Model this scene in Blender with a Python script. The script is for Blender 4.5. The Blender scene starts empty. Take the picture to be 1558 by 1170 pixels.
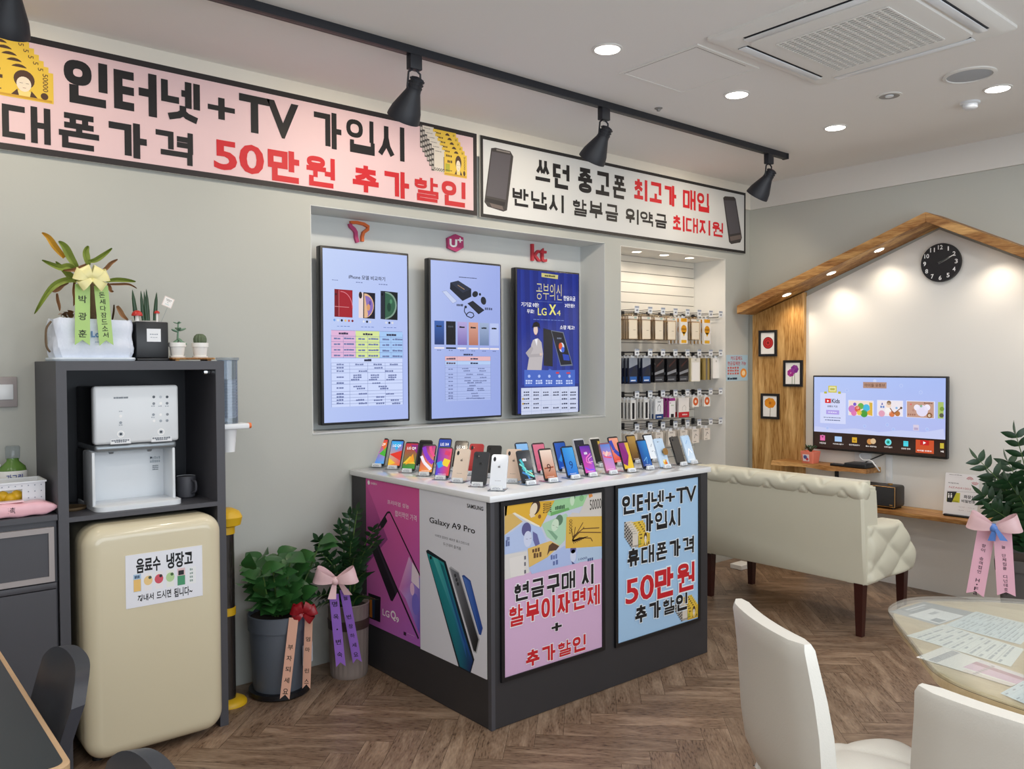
import bpy, bmesh, math, random
from mathutils import Vector, Matrix
random.seed(7)
SC = bpy.context.scene
COL = SC.collection
PI = math.pi
def R(d): return math.radians(d)
# ------------------------------------------------------------------ camera
CAMH, YAW, PITCH, ROLL, FPX = 1.5, 0.695330, 0.0240108, 0.0047212, 1261.86
_cy,_sy,_cp,_sp,_cr,_sr = math.cos(YAW),math.sin(YAW),math.cos(PITCH),math.sin(PITCH),math.cos(ROLL),math.sin(ROLL)
FW = Vector((_sy*_cp,_cy*_cp,-_sp)); _r = Vector((_cy,-_sy,0)); _d = FW.cross(_r)
RT = _cr*_r+_sr*_d; DN = -_sr*_r+_cr*_d
EYE = Vector((0,0,CAMH))
cd = bpy.data.cameras.new('camera'); cam = bpy.data.objects.new('camera',cd); COL.objects.link(cam)
cd.sensor_fit='HORIZONTAL'; cd.sensor_width=36.0; cd.lens=FPX/1558*36.0; cd.clip_start=0.02
M = Matrix.Identity(4)
for i in range(3):
    M[i][0]=RT[i]; M[i][1]=-DN[i]; M[i][2]=-FW[i]; M[i][3]=EYE[i]
cam.matrix_world = M
SC.camera = cam
def ray(x,y): return RT*((x-779)/FPX)+DN*((y-585)/FPX)+FW
def onplane(ax,val,x,y):           # the point of a known plane (depth measured) seen at a photo pixel
    d=ray(x,y); return EYE+d*((val-EYE[ax])/d[ax])
def PX(v,x,y): return onplane(0,v,x,y)
def PY(v,x,y): return onplane(1,v,x,y)
def PZ(v,x,y): return onplane(2,v,x,y)
# ------------------------------------------------------------------ world, exposure, lamps
w = bpy.data.worlds.new('world'); SC.world=w; w.use_nodes=True
w.node_tree.nodes['Background'].inputs[0].default_value=(0.75,0.85,1,1)
w.node_tree.nodes['Background'].inputs[1].default_value=0.6
SC.view_settings.view_transform='Standard'; SC.view_settings.look='None'
SC.view_settings.exposure=0.0; SC.view_settings.gamma=1.0
try: SC.view_settings.use_curve_mapping=False
except Exception: pass
SC.cycles.use_denoising=True
SC.cycles.max_bounces=8; SC.cycles.diffuse_bounces=5; SC.cycles.glossy_bounces=4; SC.cycles.transparent_max_bounces=12
SC.cycles.sample_clamp_indirect=6.0; SC.cycles.caustics_reflective=False; SC.cycles.caustics_refractive=False
CEIL=2.875
P_DOWN=3.2
WARM=(1.0,0.80,0.58); NEUT=(1.0,0.97,0.93)
def area(name,loc,power,size,color=NEUT,spread=180,rot=(0,0,0)):
    l=bpy.data.lights.new(name,'AREA'); l.shape='DISK'; l.size=size; l.energy=power; l.color=color; l.spread=R(spread)
    o=bpy.data.objects.new(name,l); o.location=loc; o.rotation_euler=rot; COL.objects.link(o); return o
def spot(name,loc,target,power,angle,blend=.6,color=WARM,r=.02):
    l=bpy.data.lights.new(name,'SPOT'); l.energy=power; l.spot_size=R(angle); l.spot_blend=blend; l.color=color; l.shadow_soft_size=r
    o=bpy.data.objects.new(name,l); o.location=loc
    o.rotation_euler=(Vector(target)-Vector(loc)).to_track_quat('-Z','Y').to_euler(); COL.objects.link(o); return o
# added fill lamp behind the camera, assumed daylight raised to lift the ceiling
dl=bpy.data.lights.new('shopfront_fill_light','AREA'); dl.shape='RECTANGLE'; dl.size=5.2; dl.size_y=2.0; dl.energy=95; dl.color=(0.86,0.93,1.0)
do=bpy.data.objects.new('shopfront_fill_light',dl); do.location=(1.6,-1.58,1.45); do.rotation_euler=(R(90),0,0); COL.objects.link(do)
# ------------------------------------------------------------------ materials
def lin(c):
    if isinstance(c,str):
        c=c.lstrip('#'); c=[int(c[i:i+2],16)/255 for i in (0,2,4)]
    return tuple((v/12.92 if v<=.04045 else ((v+.055)/1.055)**2.4) for v in c[:3])+(1.0,)
def mat(name,color,rough=.5,metal=0,bump=0,bscale=200,spec=.5,coat=0,noise=0,nscale=3,trans=0,emit=0,alpha=1):
    m=bpy.data.materials.new(name); m.use_nodes=True; nt=m.node_tree; b=nt.nodes['Principled BSDF']
    c=lin(color); b.inputs['Base Color'].default_value=c; b.inputs['Roughness'].default_value=rough; b.inputs['Metallic'].default_value=metal
    b.inputs['Specular IOR Level'].default_value=spec; b.inputs['Coat Weight'].default_value=coat; b.inputs['Coat Roughness'].default_value=.08
    b.inputs['Transmission Weight'].default_value=trans; b.inputs['Alpha'].default_value=alpha
    if emit: b.inputs['Emission Color'].default_value=c; b.inputs['Emission Strength'].default_value=emit
    tc=nt.nodes.new('ShaderNodeTexCoord')
    if noise:
        n=nt.nodes.new('ShaderNodeTexNoise'); n.inputs['Scale'].default_value=nscale; n.inputs['Detail'].default_value=4
        mx=nt.nodes.new('ShaderNodeMix'); mx.data_type='RGBA'; nt.links.new(tc.outputs['Object'],n.inputs['Vector'])
        mx.inputs[6].default_value=tuple(v*(1-noise) for v in c[:3])+(1,); mx.inputs[7].default_value=tuple(min(1,v*(1+noise)) for v in c[:3])+(1,)
        nt.links.new(n.outputs['Fac'],mx.inputs[0]); nt.links.new(mx.outputs[2],b.inputs['Base Color'])
    if bump:
        n2=nt.nodes.new('ShaderNodeTexNoise'); n2.inputs['Scale'].default_value=bscale; nt.links.new(tc.outputs['Object'],n2.inputs['Vector'])
        bp=nt.nodes.new('ShaderNodeBump'); bp.inputs['Strength'].default_value=bump; bp.inputs['Distance'].default_value=.002
        nt.links.new(n2.outputs['Fac'],bp.inputs['Height']); nt.links.new(bp.outputs['Normal'],b.inputs['Normal'])
    return m
def woodmat(name,c1,c2,stretch=(8,1,8),scale=3,rough=.45,uv=False,dark=None,spec=.4):
    m=bpy.data.materials.new(name); m.use_nodes=True; nt=m.node_tree; b=nt.nodes['Principled BSDF']; b.inputs['Roughness'].default_value=rough
    b.inputs['Specular IOR Level'].default_value=spec
    tc=nt.nodes.new('ShaderNodeTexCoord'); mp=nt.nodes.new('ShaderNodeMapping'); mp.inputs['Scale'].default_value=stretch
    nt.links.new(tc.outputs['UV' if uv else 'Object'],mp.inputs['Vector'])
    n=nt.nodes.new('ShaderNodeTexNoise'); n.inputs['Scale'].default_value=scale; n.inputs['Detail'].default_value=3; n.inputs['Distortion'].default_value=.6
    nt.links.new(mp.outputs[0],n.inputs['Vector'])
    mul=nt.nodes.new('ShaderNodeMath'); mul.operation='MULTIPLY'; mul.inputs[1].default_value=11; nt.links.new(n.outputs['Fac'],mul.inputs[0])
    sn=nt.nodes.new('ShaderNodeMath'); sn.operation='SINE'; nt.links.new(mul.outputs[0],sn.inputs[0])
    n3=nt.nodes.new('ShaderNodeTexNoise'); n3.inputs['Scale'].default_value=scale*9; n3.inputs['Detail'].default_value=3; nt.links.new(mp.outputs[0],n3.inputs['Vector'])
    ad=nt.nodes.new('ShaderNodeMath'); ad.operation='MULTIPLY_ADD'; ad.inputs[1].default_value=.28; ad.inputs[2].default_value=-.05; nt.links.new(sn.outputs[0],ad.inputs[0])
    ad2=nt.nodes.new('ShaderNodeMath'); ad2.operation='ADD'; nt.links.new(ad.outputs[0],ad2.inputs[0]); nt.links.new(n3.outputs['Fac'],ad2.inputs[1])
    cr=nt.nodes.new('ShaderNodeValToRGB'); e=cr.color_ramp.elements; e[0].position=.15; e[1].position=.85
    e[0].color=lin(c1); e[1].color=lin(c2)
    if dark: x=cr.color_ramp.elements.new(.02); x.color=lin(dark)
    nt.links.new(ad2.outputs[0],cr.inputs[0])
    out=cr.outputs[0]
    if uv:
        at=nt.nodes.new('ShaderNodeAttribute'); at.attribute_name='Col'
        mx=nt.nodes.new('ShaderNodeMix'); mx.data_type='RGBA'; mx.blend_type='MULTIPLY'; mx.inputs[0].default_value=1
        nt.links.new(out,mx.inputs[6]); nt.links.new(at.outputs['Color'],mx.inputs[7]); out=mx.outputs[2]
    nt.links.new(out,b.inputs['Base Color'])
    bp=nt.nodes.new('ShaderNodeBump'); bp.inputs['Strength'].default_value=.15; bp.inputs['Distance'].default_value=.002
    nt.links.new(ad2.outputs[0],bp.inputs['Height']); nt.links.new(bp.outputs['Normal'],b.inputs['Normal'])
    return m
def printmat(name,rough=.55,emit=0,coat=0):
    m=bpy.data.materials.new(name); m.use_nodes=True; nt=m.node_tree; b=nt.nodes['Principled BSDF']
    at=nt.nodes.new('ShaderNodeAttribute'); at.attribute_name='Col'
    b.inputs['Roughness'].default_value=rough; b.inputs['Specular IOR Level'].default_value=.35; b.inputs['Coat Weight'].default_value=coat
    if emit:
        b.inputs['Base Color'].default_value=(.01,.01,.012,1); b.inputs['Emission Strength'].default_value=emit
        nt.links.new(at.outputs['Color'],b.inputs['Emission Color'])
    else: nt.links.new(at.outputs['Color'],b.inputs['Base Color'])
    return m
def glassmat(name,tint,rough=.03,amount=.12):
    m=bpy.data.materials.new(name); m.use_nodes=True; nt=m.node_tree; nt.nodes.clear()
    o=nt.nodes.new('ShaderNodeOutputMaterial'); t=nt.nodes.new('ShaderNodeBsdfTransparent'); g=nt.nodes.new('ShaderNodeBsdfGlossy'); f=nt.nodes.new('ShaderNodeLayerWeight'); x=nt.nodes.new('ShaderNodeMixShader')
    t.inputs[0].default_value=lin(tint); g.inputs['Roughness'].default_value=rough; f.inputs[0].default_value=.5
    pw=nt.nodes.new('ShaderNodeMath'); pw.operation='POWER'; pw.inputs[1].default_value=4.0; nt.links.new(f.outputs['Facing'],pw.inputs[0])
    a=nt.nodes.new('ShaderNodeMath'); a.operation='ADD'; a.inputs[1].default_value=amount*.3; nt.links.new(pw.outputs[0],a.inputs[0]); a.use_clamp=True
    nt.links.new(a.outputs[0],x.inputs[0]); nt.links.new(t.outputs[0],x.inputs[1]); nt.links.new(g.outputs[0],x.inputs[2]); nt.links.new(x.outputs[0],o.inputs[0])
    return m
MT=dict(
 wall=mat('sage_wall_paint','#b8bab4',.75,bump=.08,bscale=90,noise=.02,nscale=1.2),
 white=mat('white_wall_paint','#e6e5e1',.6,bump=.05,bscale=90),
 niche=mat('niche_white_paint','#d3d6d5',.55),
 ceil=mat('ceiling_paint','#e9e7e4',.8,bump=.04,bscale=80),
 trimw=mat('trim_white','#d9d7d3',.6),
 slat=mat('slat_white_laminate','#dedad0',.35),
 groove=mat('groove_shadow_metal','#8b857e',.5,.4),
 floorbase=mat('floor_joint','#3d332b',.8),
 floor=woodmat('herringbone_oak','#7a6452','#a08a75',(3.2,16,1),1.0,.38,uv=True,dark='#554236',spec=.35),
 pine=woodmat('knotty_pine','#a5793f','#deb67a',(9,9,.8),1.7,.5,dark='#7d5426'),
 pineh=woodmat('pine_board','#8f6030','#d3a668',(9,.9,9),1.8,.5,dark='#7a5026'),
 ash=woodmat('light_table_wood','#c4ab83','#ddc9a6',(9,1.2,3),1.5,.4),
 edgewood=mat('beech_edge','#c7a57f',.5,noise=.08,nscale=30),
 black=mat('black_plastic','#15161a',.35),
 blackm=mat('matte_black_metal','#1b1e26',.5),
 dgrey=mat('dark_grey_laminate','#4a4a50',.5,noise=.02,nscale=6),
 cgrey=mat('counter_charcoal','#343336',.5,noise=.02,nscale=6),
 lgrey=mat('light_grey_laminate','#a39c9c',.5),
 counter=mat('white_counter_top','#e9ebee',.18,coat=.5),
 cream=mat('cream_enamel','#d9cfb2',.25,coat=.6),
 leather=mat('cream_leather','#d6d3bf',.42,bump=.25,bscale=260),
 wleather=mat('white_leather','#e2dfd6',.42,bump=.2,bscale=260),
 mahog=mat('mahogany_leg','#3a1814',.35,noise=.2,nscale=20),
 chrome=mat('chrome','#c9ccd0',.12,1),
 dplast=mat('charcoal_chair_plastic','#34373f',.4),
 dtop=mat('dark_table_laminate','#2a3136',.35),
 wplast=mat('white_plastic','#e4e8ec',.3),
 gplast=mat('grey_plastic','#8f959a',.3,.6),
 cup=mat('paper_cup_white','#eceef0',.6),
 clear=glassmat('clear_acrylic','#eef2f5',.05,.1),
 tubeg=glassmat('grey_clear_tube','#e6ebf1',.08,.2),
 glass=glassmat('table_glass','#fafdfc',.02,.08),
 casep=glassmat('clear_case_plastic','#f3e8d6',.2,.5),
 green=mat('mouthwash_green','#7fae52',.15,trans=.5),
 yellow=mat('yellow_plastic','#e0b21e',.4),
 pink=mat('pink_wrapper','#f2bcc6',.3),
 orange=mat('orange_cap','#ee7a3c',.4),
 soil=mat('potting_soil','#2b221c',.9,noise=.4,nscale=60),
 leaf1=mat('glossy_leaf_green','#2d5a2a',.35,noise=.35,nscale=14),
 leaf2=mat('dark_leaf_green','#1f4023',.35,noise=.35,nscale=14),
 leaf3=mat('olive_leaf','#7f8f3f',.5,noise=.35,nscale=18),
 leafdry=mat('dry_leaf_brown','#9a7350',.8,noise=.35,nscale=20),
 leafyel=mat('yellowing_leaf','#c99a35',.6,noise=.25,nscale=20),
 stem=mat('green_stem','#4c6b30',.6),
 trunk=mat('brown_trunk','#5d4a35',.8,noise=.3,nscale=40),
 potblue=mat('slate_pot','#5a616b',.45),
 pottaupe=mat('taupe_pot','#8d8079',.6),
 potdark=mat('charcoal_pot','#5b5856',.55),
 potwhite=mat('white_ceramic','#eceae6',.3),
 potpink=mat('coral_pot','#e8836c',.5),
 fabric=mat('pale_blue_fabric','#dfe6f4',.85,bump=.6,bscale=60,noise=.04,nscale=25),
 tray=mat('pale_blue_tray','#dbe6f2',.35),
 succ=mat('succulent_green','#6f8f78',.55,noise=.2,nscale=40),
 cactus=mat('cactus_green','#5d6b52',.7,noise=.3,nscale=60),
 red=mat('red_mushroom','#c0302c',.35),
 satinp=mat('pale_pink_satin','#e9c4c8',.35),
 satinr=mat('dark_red_satin','#8e1420',.3),
 satinb=mat('blue_satin','#5b86d0',.3),
 satiny=mat('cream_yellow_satin','#e9e2a2',.35),
 brown=mat('brown_cap','#6a563f',.6),
 lampoff=mat('recess_grey','#8d8b88',.4,.3),
 lamp=mat('lamp_glow','#fff8ee',.5,emit=9),
 lampw=mat('warm_lamp_glow','#ffefd8',.5,emit=9),
 print=printmat('printed_ink'),
 screen=printmat('screen_glow',.12,1.0),
 logor=mat('logo_red_acrylic','#c42a3c',.4),
 logom=mat('logo_magenta_acrylic','#b8336f',.4),
 logoo=mat('logo_orange_acrylic','#dd6a2a',.4),
 gold=mat('gold_trim','#b98f55',.3,.8),
 spkgrille=mat('speaker_mesh','#2c2c2e',.8,bump=.5,bscale=900),
 leatherb=mat('black_leatherette','#241f1d',.45,bump=.3,bscale=300),
 coil=mat('woven_brown','#5f4c33',.8,noise=.3,nscale=80),
)
# ------------------------------------------------------------------ mesh helpers
def nb(): return bmesh.new()
def quadbox(bm,P,mi=0):
    v=[bm.verts.new(p) for p in P]
    for f in ((0,3,2,1),(4,5,6,7),(0,1,5,4),(1,2,6,5),(2,3,7,6),(3,0,4,7)):
        bm.faces.new([v[i] for i in f]).material_index=mi
    return bm
def box(bm,x0,x1,y0,y1,z0,z1,mi=0):
    if x1<x0:x0,x1=x1,x0
    if y1<y0:y0,y1=y1,y0
    if z1<z0:z0,z1=z1,z0
    return quadbox(bm,[(x0,y0,z0),(x1,y0,z0),(x1,y1,z0),(x0,y1,z0),(x0,y0,z1),(x1,y0,z1),(x1,y1,z1),(x0,y1,z1)],mi)
def merge(dst,src,Mx=None):
    me=bpy.data.meshes.new('tmp'); src.to_mesh(me); src.free()
    if Mx is not None: me.transform(Mx)
    dst.from_mesh(me); bpy.data.meshes.remove(me); return dst
def rbox(bm,x0,x1,y0,y1,z0,z1,r=.01,seg=3,Mx=None):
    t=nb(); box(t,x0,x1,y0,y1,z0,z1)
    bmesh.ops.bevel(t,geom=list(t.edges),offset=r,segments=seg,profile=.5,affect='EDGES')
    return merge(bm,t,Mx)
def loft(bm,loops,cap=True,mi=0,closed=False):
    L=[[bm.verts.new(p) for p in lp] for lp in loops]; n=len(L[0])
    for a,b in zip(L,L[1:]+([L[0]] if closed else [])):
        for i in range(n):
            bm.faces.new((a[i],a[(i+1)%n],b[(i+1)%n],b[i])).material_index=mi
    if cap and not closed:
        bm.faces.new(list(reversed(L[0]))).material_index=mi; bm.faces.new(L[-1]).material_index=mi
    return bm
def lathe(bm,prof,c=(0,0),seg=28,sx=1,sy=1,cap=True,mi=0):
    return loft(bm,[[(c[0]+r*sx*math.cos(2*PI*i/seg),c[1]+r*sy*math.sin(2*PI*i/seg),z) for i in range(seg)] for r,z in prof],cap,mi)
def cyl(bm,p,q,r,r2=None,seg=20,cap=True):
    p=Vector(p);q=Vector(q); d=(q-p).normalized(); a=d.orthogonal().normalized(); b=d.cross(a); r2=r if r2 is None else r2
    return loft(bm,[[o+a*(rr*math.cos(2*PI*i/seg))+b*(rr*math.sin(2*PI*i/seg)) for i in range(seg)] for o,rr in ((p,r),(q,r2))],cap)
def tube(bm,pts,r,seg=10,cap=True):
    pts=[Vector(p) for p in pts]; loops=[]; a=None
    for i,p in enumerate(pts):
        t=((pts[min(i+1,len(pts)-1)]-p).normalized()+(p-pts[max(i-1,0)]).normalized())
        if t.length<1e-6: t=pts[-1]-pts[0]
        t.normalize()
        a=t.orthogonal().normalized() if a is None else (a-t*a.dot(t)).normalized()
        b=t.cross(a); rr=r[i] if isinstance(r,(list,tuple)) else r
        loops.append([p+a*(rr*math.cos(2*PI*k/seg))+b*(rr*math.sin(2*PI*k/seg)) for k in range(seg)])
    return loft(bm,loops,cap)
def smooth(pts,n=6):
    pts=[Vector(p) for p in pts]; out=[]
    for i in range(len(pts)-1):
        p0=pts[max(i-1,0)];p1=pts[i];p2=pts[i+1];p3=pts[min(i+2,len(pts)-1)]
        for k in range(n):
            t=k/n; out.append(.5*((2*p1)+(p2-p0)*t+(2*p0-5*p1+4*p2-p3)*t*t+(3*p1-p0-3*p2+p3)*t**3))
    out.append(pts[-1]); return out
def prism(bm,poly,f0,f1,mi=0):
    "poly: 2D points; f0,f1 map a 2D point to 3D (both ends)"
    return loft(bm,[[f0(*p) for p in poly],[f1(*p) for p in poly]],True,mi)
def grid(bm,fn,nu,nv,mi=0):
    V=[[bm.verts.new(fn(i/nu,j/nv)) for j in range(nv+1)] for i in range(nu+1)]
    for i in range(nu):
        for j in range(nv): bm.faces.new((V[i][j],V[i+1][j],V[i+1][j+1],V[i][j+1])).material_index=mi
    return bm
def leaf(bm,p,d,up,L,W,bend=.3,fold=.15,n=5,mi=0,shape=.8):
    p=Vector(p);d=Vector(d).normalized();up=Vector(up); s=d.cross(up)
    s=s.normalized() if s.length>1e-5 else d.orthogonal().normalized(); u=s.cross(d).normalized(); rows=[]
    for i in range(n+1):
        t=i/n; wd=W*.5*max(.04,math.sin(PI*min(1,(t*.93+.05))**shape))
        c=p+d*(L*t*(1-bend*.3*t))-u*(bend*L*t*t)
        rows.append([bm.verts.new(c-s*wd+u*(fold*wd)),bm.verts.new(c),bm.verts.new(c+s*wd+u*(fold*wd))])
    for a,b in zip(rows,rows[1:]):
        for k in (0,1): bm.faces.new((a[k],a[k+1],b[k+1],b[k])).material_index=mi
def rootM(o):
    Mx=Matrix.Identity(4)
    while o is not None: Mx=o.matrix_basis@Mx; o=o.parent
    return Mx
def obj(name,bm,m,parent=None,world=True,sharp=38,smoothed=True):
    me=bpy.data.meshes.new(name)
    bmesh.ops.recalc_face_normals(bm,faces=bm.faces[:]); bm.to_mesh(me); bm.free()
    for x in (m if isinstance(m,(list,tuple)) else [m]): me.materials.append(x)
    if smoothed:
        me.shade_smooth(); me.set_sharp_from_angle(angle=R(sharp))
    o=bpy.data.objects.new(name,me); COL.objects.link(o)
    if parent is not None:
        o.parent=parent
        if world: me.transform(rootM(parent).inverted())
    return o
def tag(o,label,cat,group=None):
    o['label']=label; o['category']=cat
    if group: o['group']=group
    return o
def thing(name,label,cat,loc=(0,0,0),rot=(0,0,0),group=None):
    o=bpy.data.objects.new(name,None); COL.objects.link(o); o.location=loc; o.empty_display_size=.05
    o.rotation_euler=rot if isinstance(rot,(tuple,list)) else (0,0,rot)
    return tag(o,label,cat,group)
def struct(name,bm,m,**k):
    o=obj(name,bm,m,**k); o['kind']='structure'; return o
def dup(root,loc,rot=None,label=None,group=None):
    r=root.copy(); COL.objects.link(r); r.location=loc
    if rot is not None: r.rotation_euler=rot
    if label: r['label']=label
    if group: r['group']=group
    for ch in list(root.children):
        c=ch.copy(); COL.objects.link(c); c.parent=r
        for g in ch.children:
            d=g.copy(); COL.objects.link(d); d.parent=c
    return r
# ------------------------------------------------------------------ flat artwork (prints, screens)
_tc={}
def text_mesh(body,wt):
    k=(body,wt)
    if k in _tc: return _tc[k]
    c=bpy.data.curves.new('t','FONT'); c.body=body; c.offset=wt; c.resolution_u=3; c.dimensions='2D'; c.fill_mode='FRONT'
    o=bpy.data.objects.new('t',c); me=bpy.data.meshes.new_from_object(o)
    V=[(v.co.x,v.co.y) for v in me.vertices]; F=[tuple(p.vertices) for p in me.polygons]
    bpy.data.objects.remove(o); bpy.data.curves.remove(c); bpy.data.meshes.remove(me)
    _tc[k]=(V,F); return V,F
class Art:
    def __init__(s,O,U,V,step=.0004):
        s.O=Vector(O);s.U=Vector(U).normalized();s.V=Vector(V).normalized();s.N=s.U.cross(s.V).normalized(); s.step=step
        s.vs=[];s.fs=[];s.cs=[];s.cr=(0,0,1); s.T=None; s.up=False
    def crop(s,x0,y0,k): s.cr=(x0,y0,k); return s
    def q(s,x,y):
        "crop pixel of the photo -> panel coordinates in metres"
        d=ray(s.cr[0]+x/s.cr[2],s.cr[1]+y/s.cr[2]); t=(s.O-EYE).dot(s.N)/d.dot(s.N); p=EYE+d*t-s.O
        return (p.dot(s.U),p.dot(s.V))
    def _t(s,p):
        if s.T is None: return p
        ox,oy,a,k=s.T; return (ox+k*(p[0]*math.cos(a)-p[1]*math.sin(a)),oy+k*(p[0]*math.sin(a)+p[1]*math.cos(a)))
    def raw(s,pts,faces,col,L):
        b=len(s.vs); n=s.N*(s.step*(L+1))
        for p in pts:
            p=s._t(p); s.vs.append(s.O+s.U*p[0]+s.V*p[1]+n)
        for f in faces:
            s.fs.append([b+i for i in f])
            s.cs.append([col]*len(f) if not isinstance(col,list) else [col[i] for i in f])
    def poly(s,pts,col,L=1): s.raw(pts,[list(range(len(pts)))],[lin(c) for c in col] if isinstance(col,list) else lin(col),L)
    def rect(s,u0,v0,u1,v1,col,L=1):
        if u1<u0:u0,u1=u1,u0
        if v1<v0:v0,v1=v1,v0
        s.poly([(u0,v0),(u1,v0),(u1,v1),(u0,v1)],col,L)
    def rectq(s,x0,y0,x1,y1,col,L=1):
        a=s.q(x0,y0);b=s.q(x1,y1); s.rect(a[0],a[1],b[0],b[1],col,L)
    def polyq(s,pts,col,L=1): s.poly([s.q(*p) for p in pts],col,L)
    def circle(s,c,r,col,L=1,ry=None,ang=0,n=20):
        ry=r if ry is None else ry; ca,sa=math.cos(ang),math.sin(ang)
        s.poly([(c[0]+r*math.cos(2*PI*i/n)*ca-ry*math.sin(2*PI*i/n)*sa,c[1]+r*math.cos(2*PI*i/n)*sa+ry*math.sin(2*PI*i/n)*ca) for i in range(n)],col,L)
    def line(s,pts,w,col,L=2):
        for a,b in zip(pts,pts[1:]):
            a=Vector(a);b=Vector(b); d=(b-a)
            if d.length<1e-6: continue
            d.normalize(); n=Vector((-d.y,d.x))*(w/2)
            s.poly([tuple(a-n),tuple(b-n),tuple(b+n),tuple(a+n)],col,L)
    def text(s,body,u0,v0,u1,v1,col,L=3,wt=0.0,out=None,owt=.03,rot=0):
        if u1<u0:u0,u1=u1,u0
        if v1<v0:v0,v1=v1,v0
        V0,_=text_mesh(body,wt)
        xs=[p[0] for p in V0]; ys=[p[1] for p in V0]; x0,x1,y0,y1=min(xs),max(xs),min(ys),max(ys)
        for c,ww,l in (((out,wt+owt,L-1),) if out else ())+((col,wt,L),):
            V,F=text_mesh(body,ww)
            if rot==0: P=[(u0+(p[0]-x0)/(x1-x0)*(u1-u0),v0+(p[1]-y0)/(y1-y0)*(v1-v0)) for p in V]
            elif rot==1: P=[(u0+(p[1]-y0)/(y1-y0)*(u1-u0),v1-(p[0]-x0)/(x1-x0)*(v1-v0)) for p in V]      # reads downwards
            else: P=[(u1-(p[1]-y0)/(y1-y0)*(u1-u0),v0+(p[0]-x0)/(x1-x0)*(v1-v0)) for p in V]
            s.raw(P,F,lin(c),l)
    def textq(s,body,tl,br,col,L=3,wt=0.0,**k):
        a=s.q(*tl);b=s.q(*br)
        if s.up: a=s.q(tl[0],br[1]); b=s.q(br[0],tl[1]); a,b=(a[0],b[1]),(b[0],a[1])
        s.text(body,a[0],b[1],b[0],a[1],col,L,wt,**k)
    def dash(s,u0,v0,u1,v1,col,L=3,n=5,fill=.75):
        "a line of print too small to read"
        rg=random.Random(int(abs(u0*1e4+v0*1e3))); x=u0; step=(u1-u0)/n
        for i in range(n):
            ww=step*(fill+.2*rg.random()-.1); h=(v1-v0)*(.75+.25*rg.random())
            s.rect(u0+i*step,v0,u0+i*step+ww,v0+h,col,L)
    def dashq(s,x0,y0,x1,y1,col,L=3,n=5,fill=.75):
        a=s.q(x0,y0);b=s.q(x1,y1); s.dash(a[0],min(a[1],b[1]),b[0],max(a[1],b[1]),col,L,n,fill)
    def build(s,name,m,parent=None,world=True):
        me=bpy.data.meshes.new(name); me.from_pydata([tuple(v) for v in s.vs],[],s.fs); me.materials.append(m)
        ca=me.color_attributes.new('Col','FLOAT_COLOR','CORNER'); flat=[]
        for cl in s.cs:
            for c in cl: flat.extend(c)
        ca.data.foreach_set('color',flat); me.update()
        o=bpy.data.objects.new(name,me); COL.objects.link(o)
        if parent is not None:
            o.parent=parent
            if world: me.transform(rootM(parent).inverted())
        return o
def mixc(a,b,t):
    a=a.lstrip('#');b=b.lstrip('#'); return '#'+''.join('%02x'%round(int(a[i:i+2],16)*(1-t)+int(b[i:i+2],16)*t) for i in (0,2,4))
UX,UZ,UYm=Vector((1,0,0)),Vector((0,0,1)),Vector((0,-1,0))
# ------------------------------------------------------------------ broad square-cut Hangul lettering, drawn stroke by stroke
JC={'ㄱ':[[(0,1),(1,1),(1,0)]],'ㄴ':[[(0,1),(0,0),(1,0)]],'ㄷ':[[(1,1),(0,1),(0,0),(1,0)]],'ㄹ':[[(0,1),(1,1),(1,.5),(0,.5),(0,0),(1,0)]],'ㅁ':[[(0,0),(0,1),(1,1),(1,0),(0,0)]],
 'ㅂ':[[(0,1),(0,0),(1,0),(1,1)],[(0,.52),(1,.52)]],'ㅅ':[[(.5,1),(.5,.62),(.34,.3),(0,0)],[(.5,.66),(.66,.3),(1,0)]],'ㅇ':['o'],'ㅈ':[[(0,1),(1,1)],[(.5,1),(.5,.6),(.34,.28),(0,0)],[(.5,.62),(.66,.28),(1,0)]],
 'ㅊ':[[(.5,1.18),(.5,.92)],[(0,.84),(1,.84)],[(.5,.84),(.5,.55),(.34,.26),(0,0)],[(.5,.57),(.66,.26),(1,0)]],'ㅌ':[[(1,1),(0,1),(0,0),(1,0)],[(0,.5),(1,.5)]],
 'ㅍ':[[(0,1),(1,1)],[(0,0),(1,0)],[(.28,1),(.28,0)],[(.72,1),(.72,0)]],'ㅎ':[[(.5,1.16),(.5,.95)],[(0,.86),(1,.86)],'h'],'ㅆ':[[(.27,1),(.27,.55),(0,0)],[(.27,.6),(.46,0)],[(.76,1),(.76,.55),(.54,0)],[(.76,.6),(1,0)]]}
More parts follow.
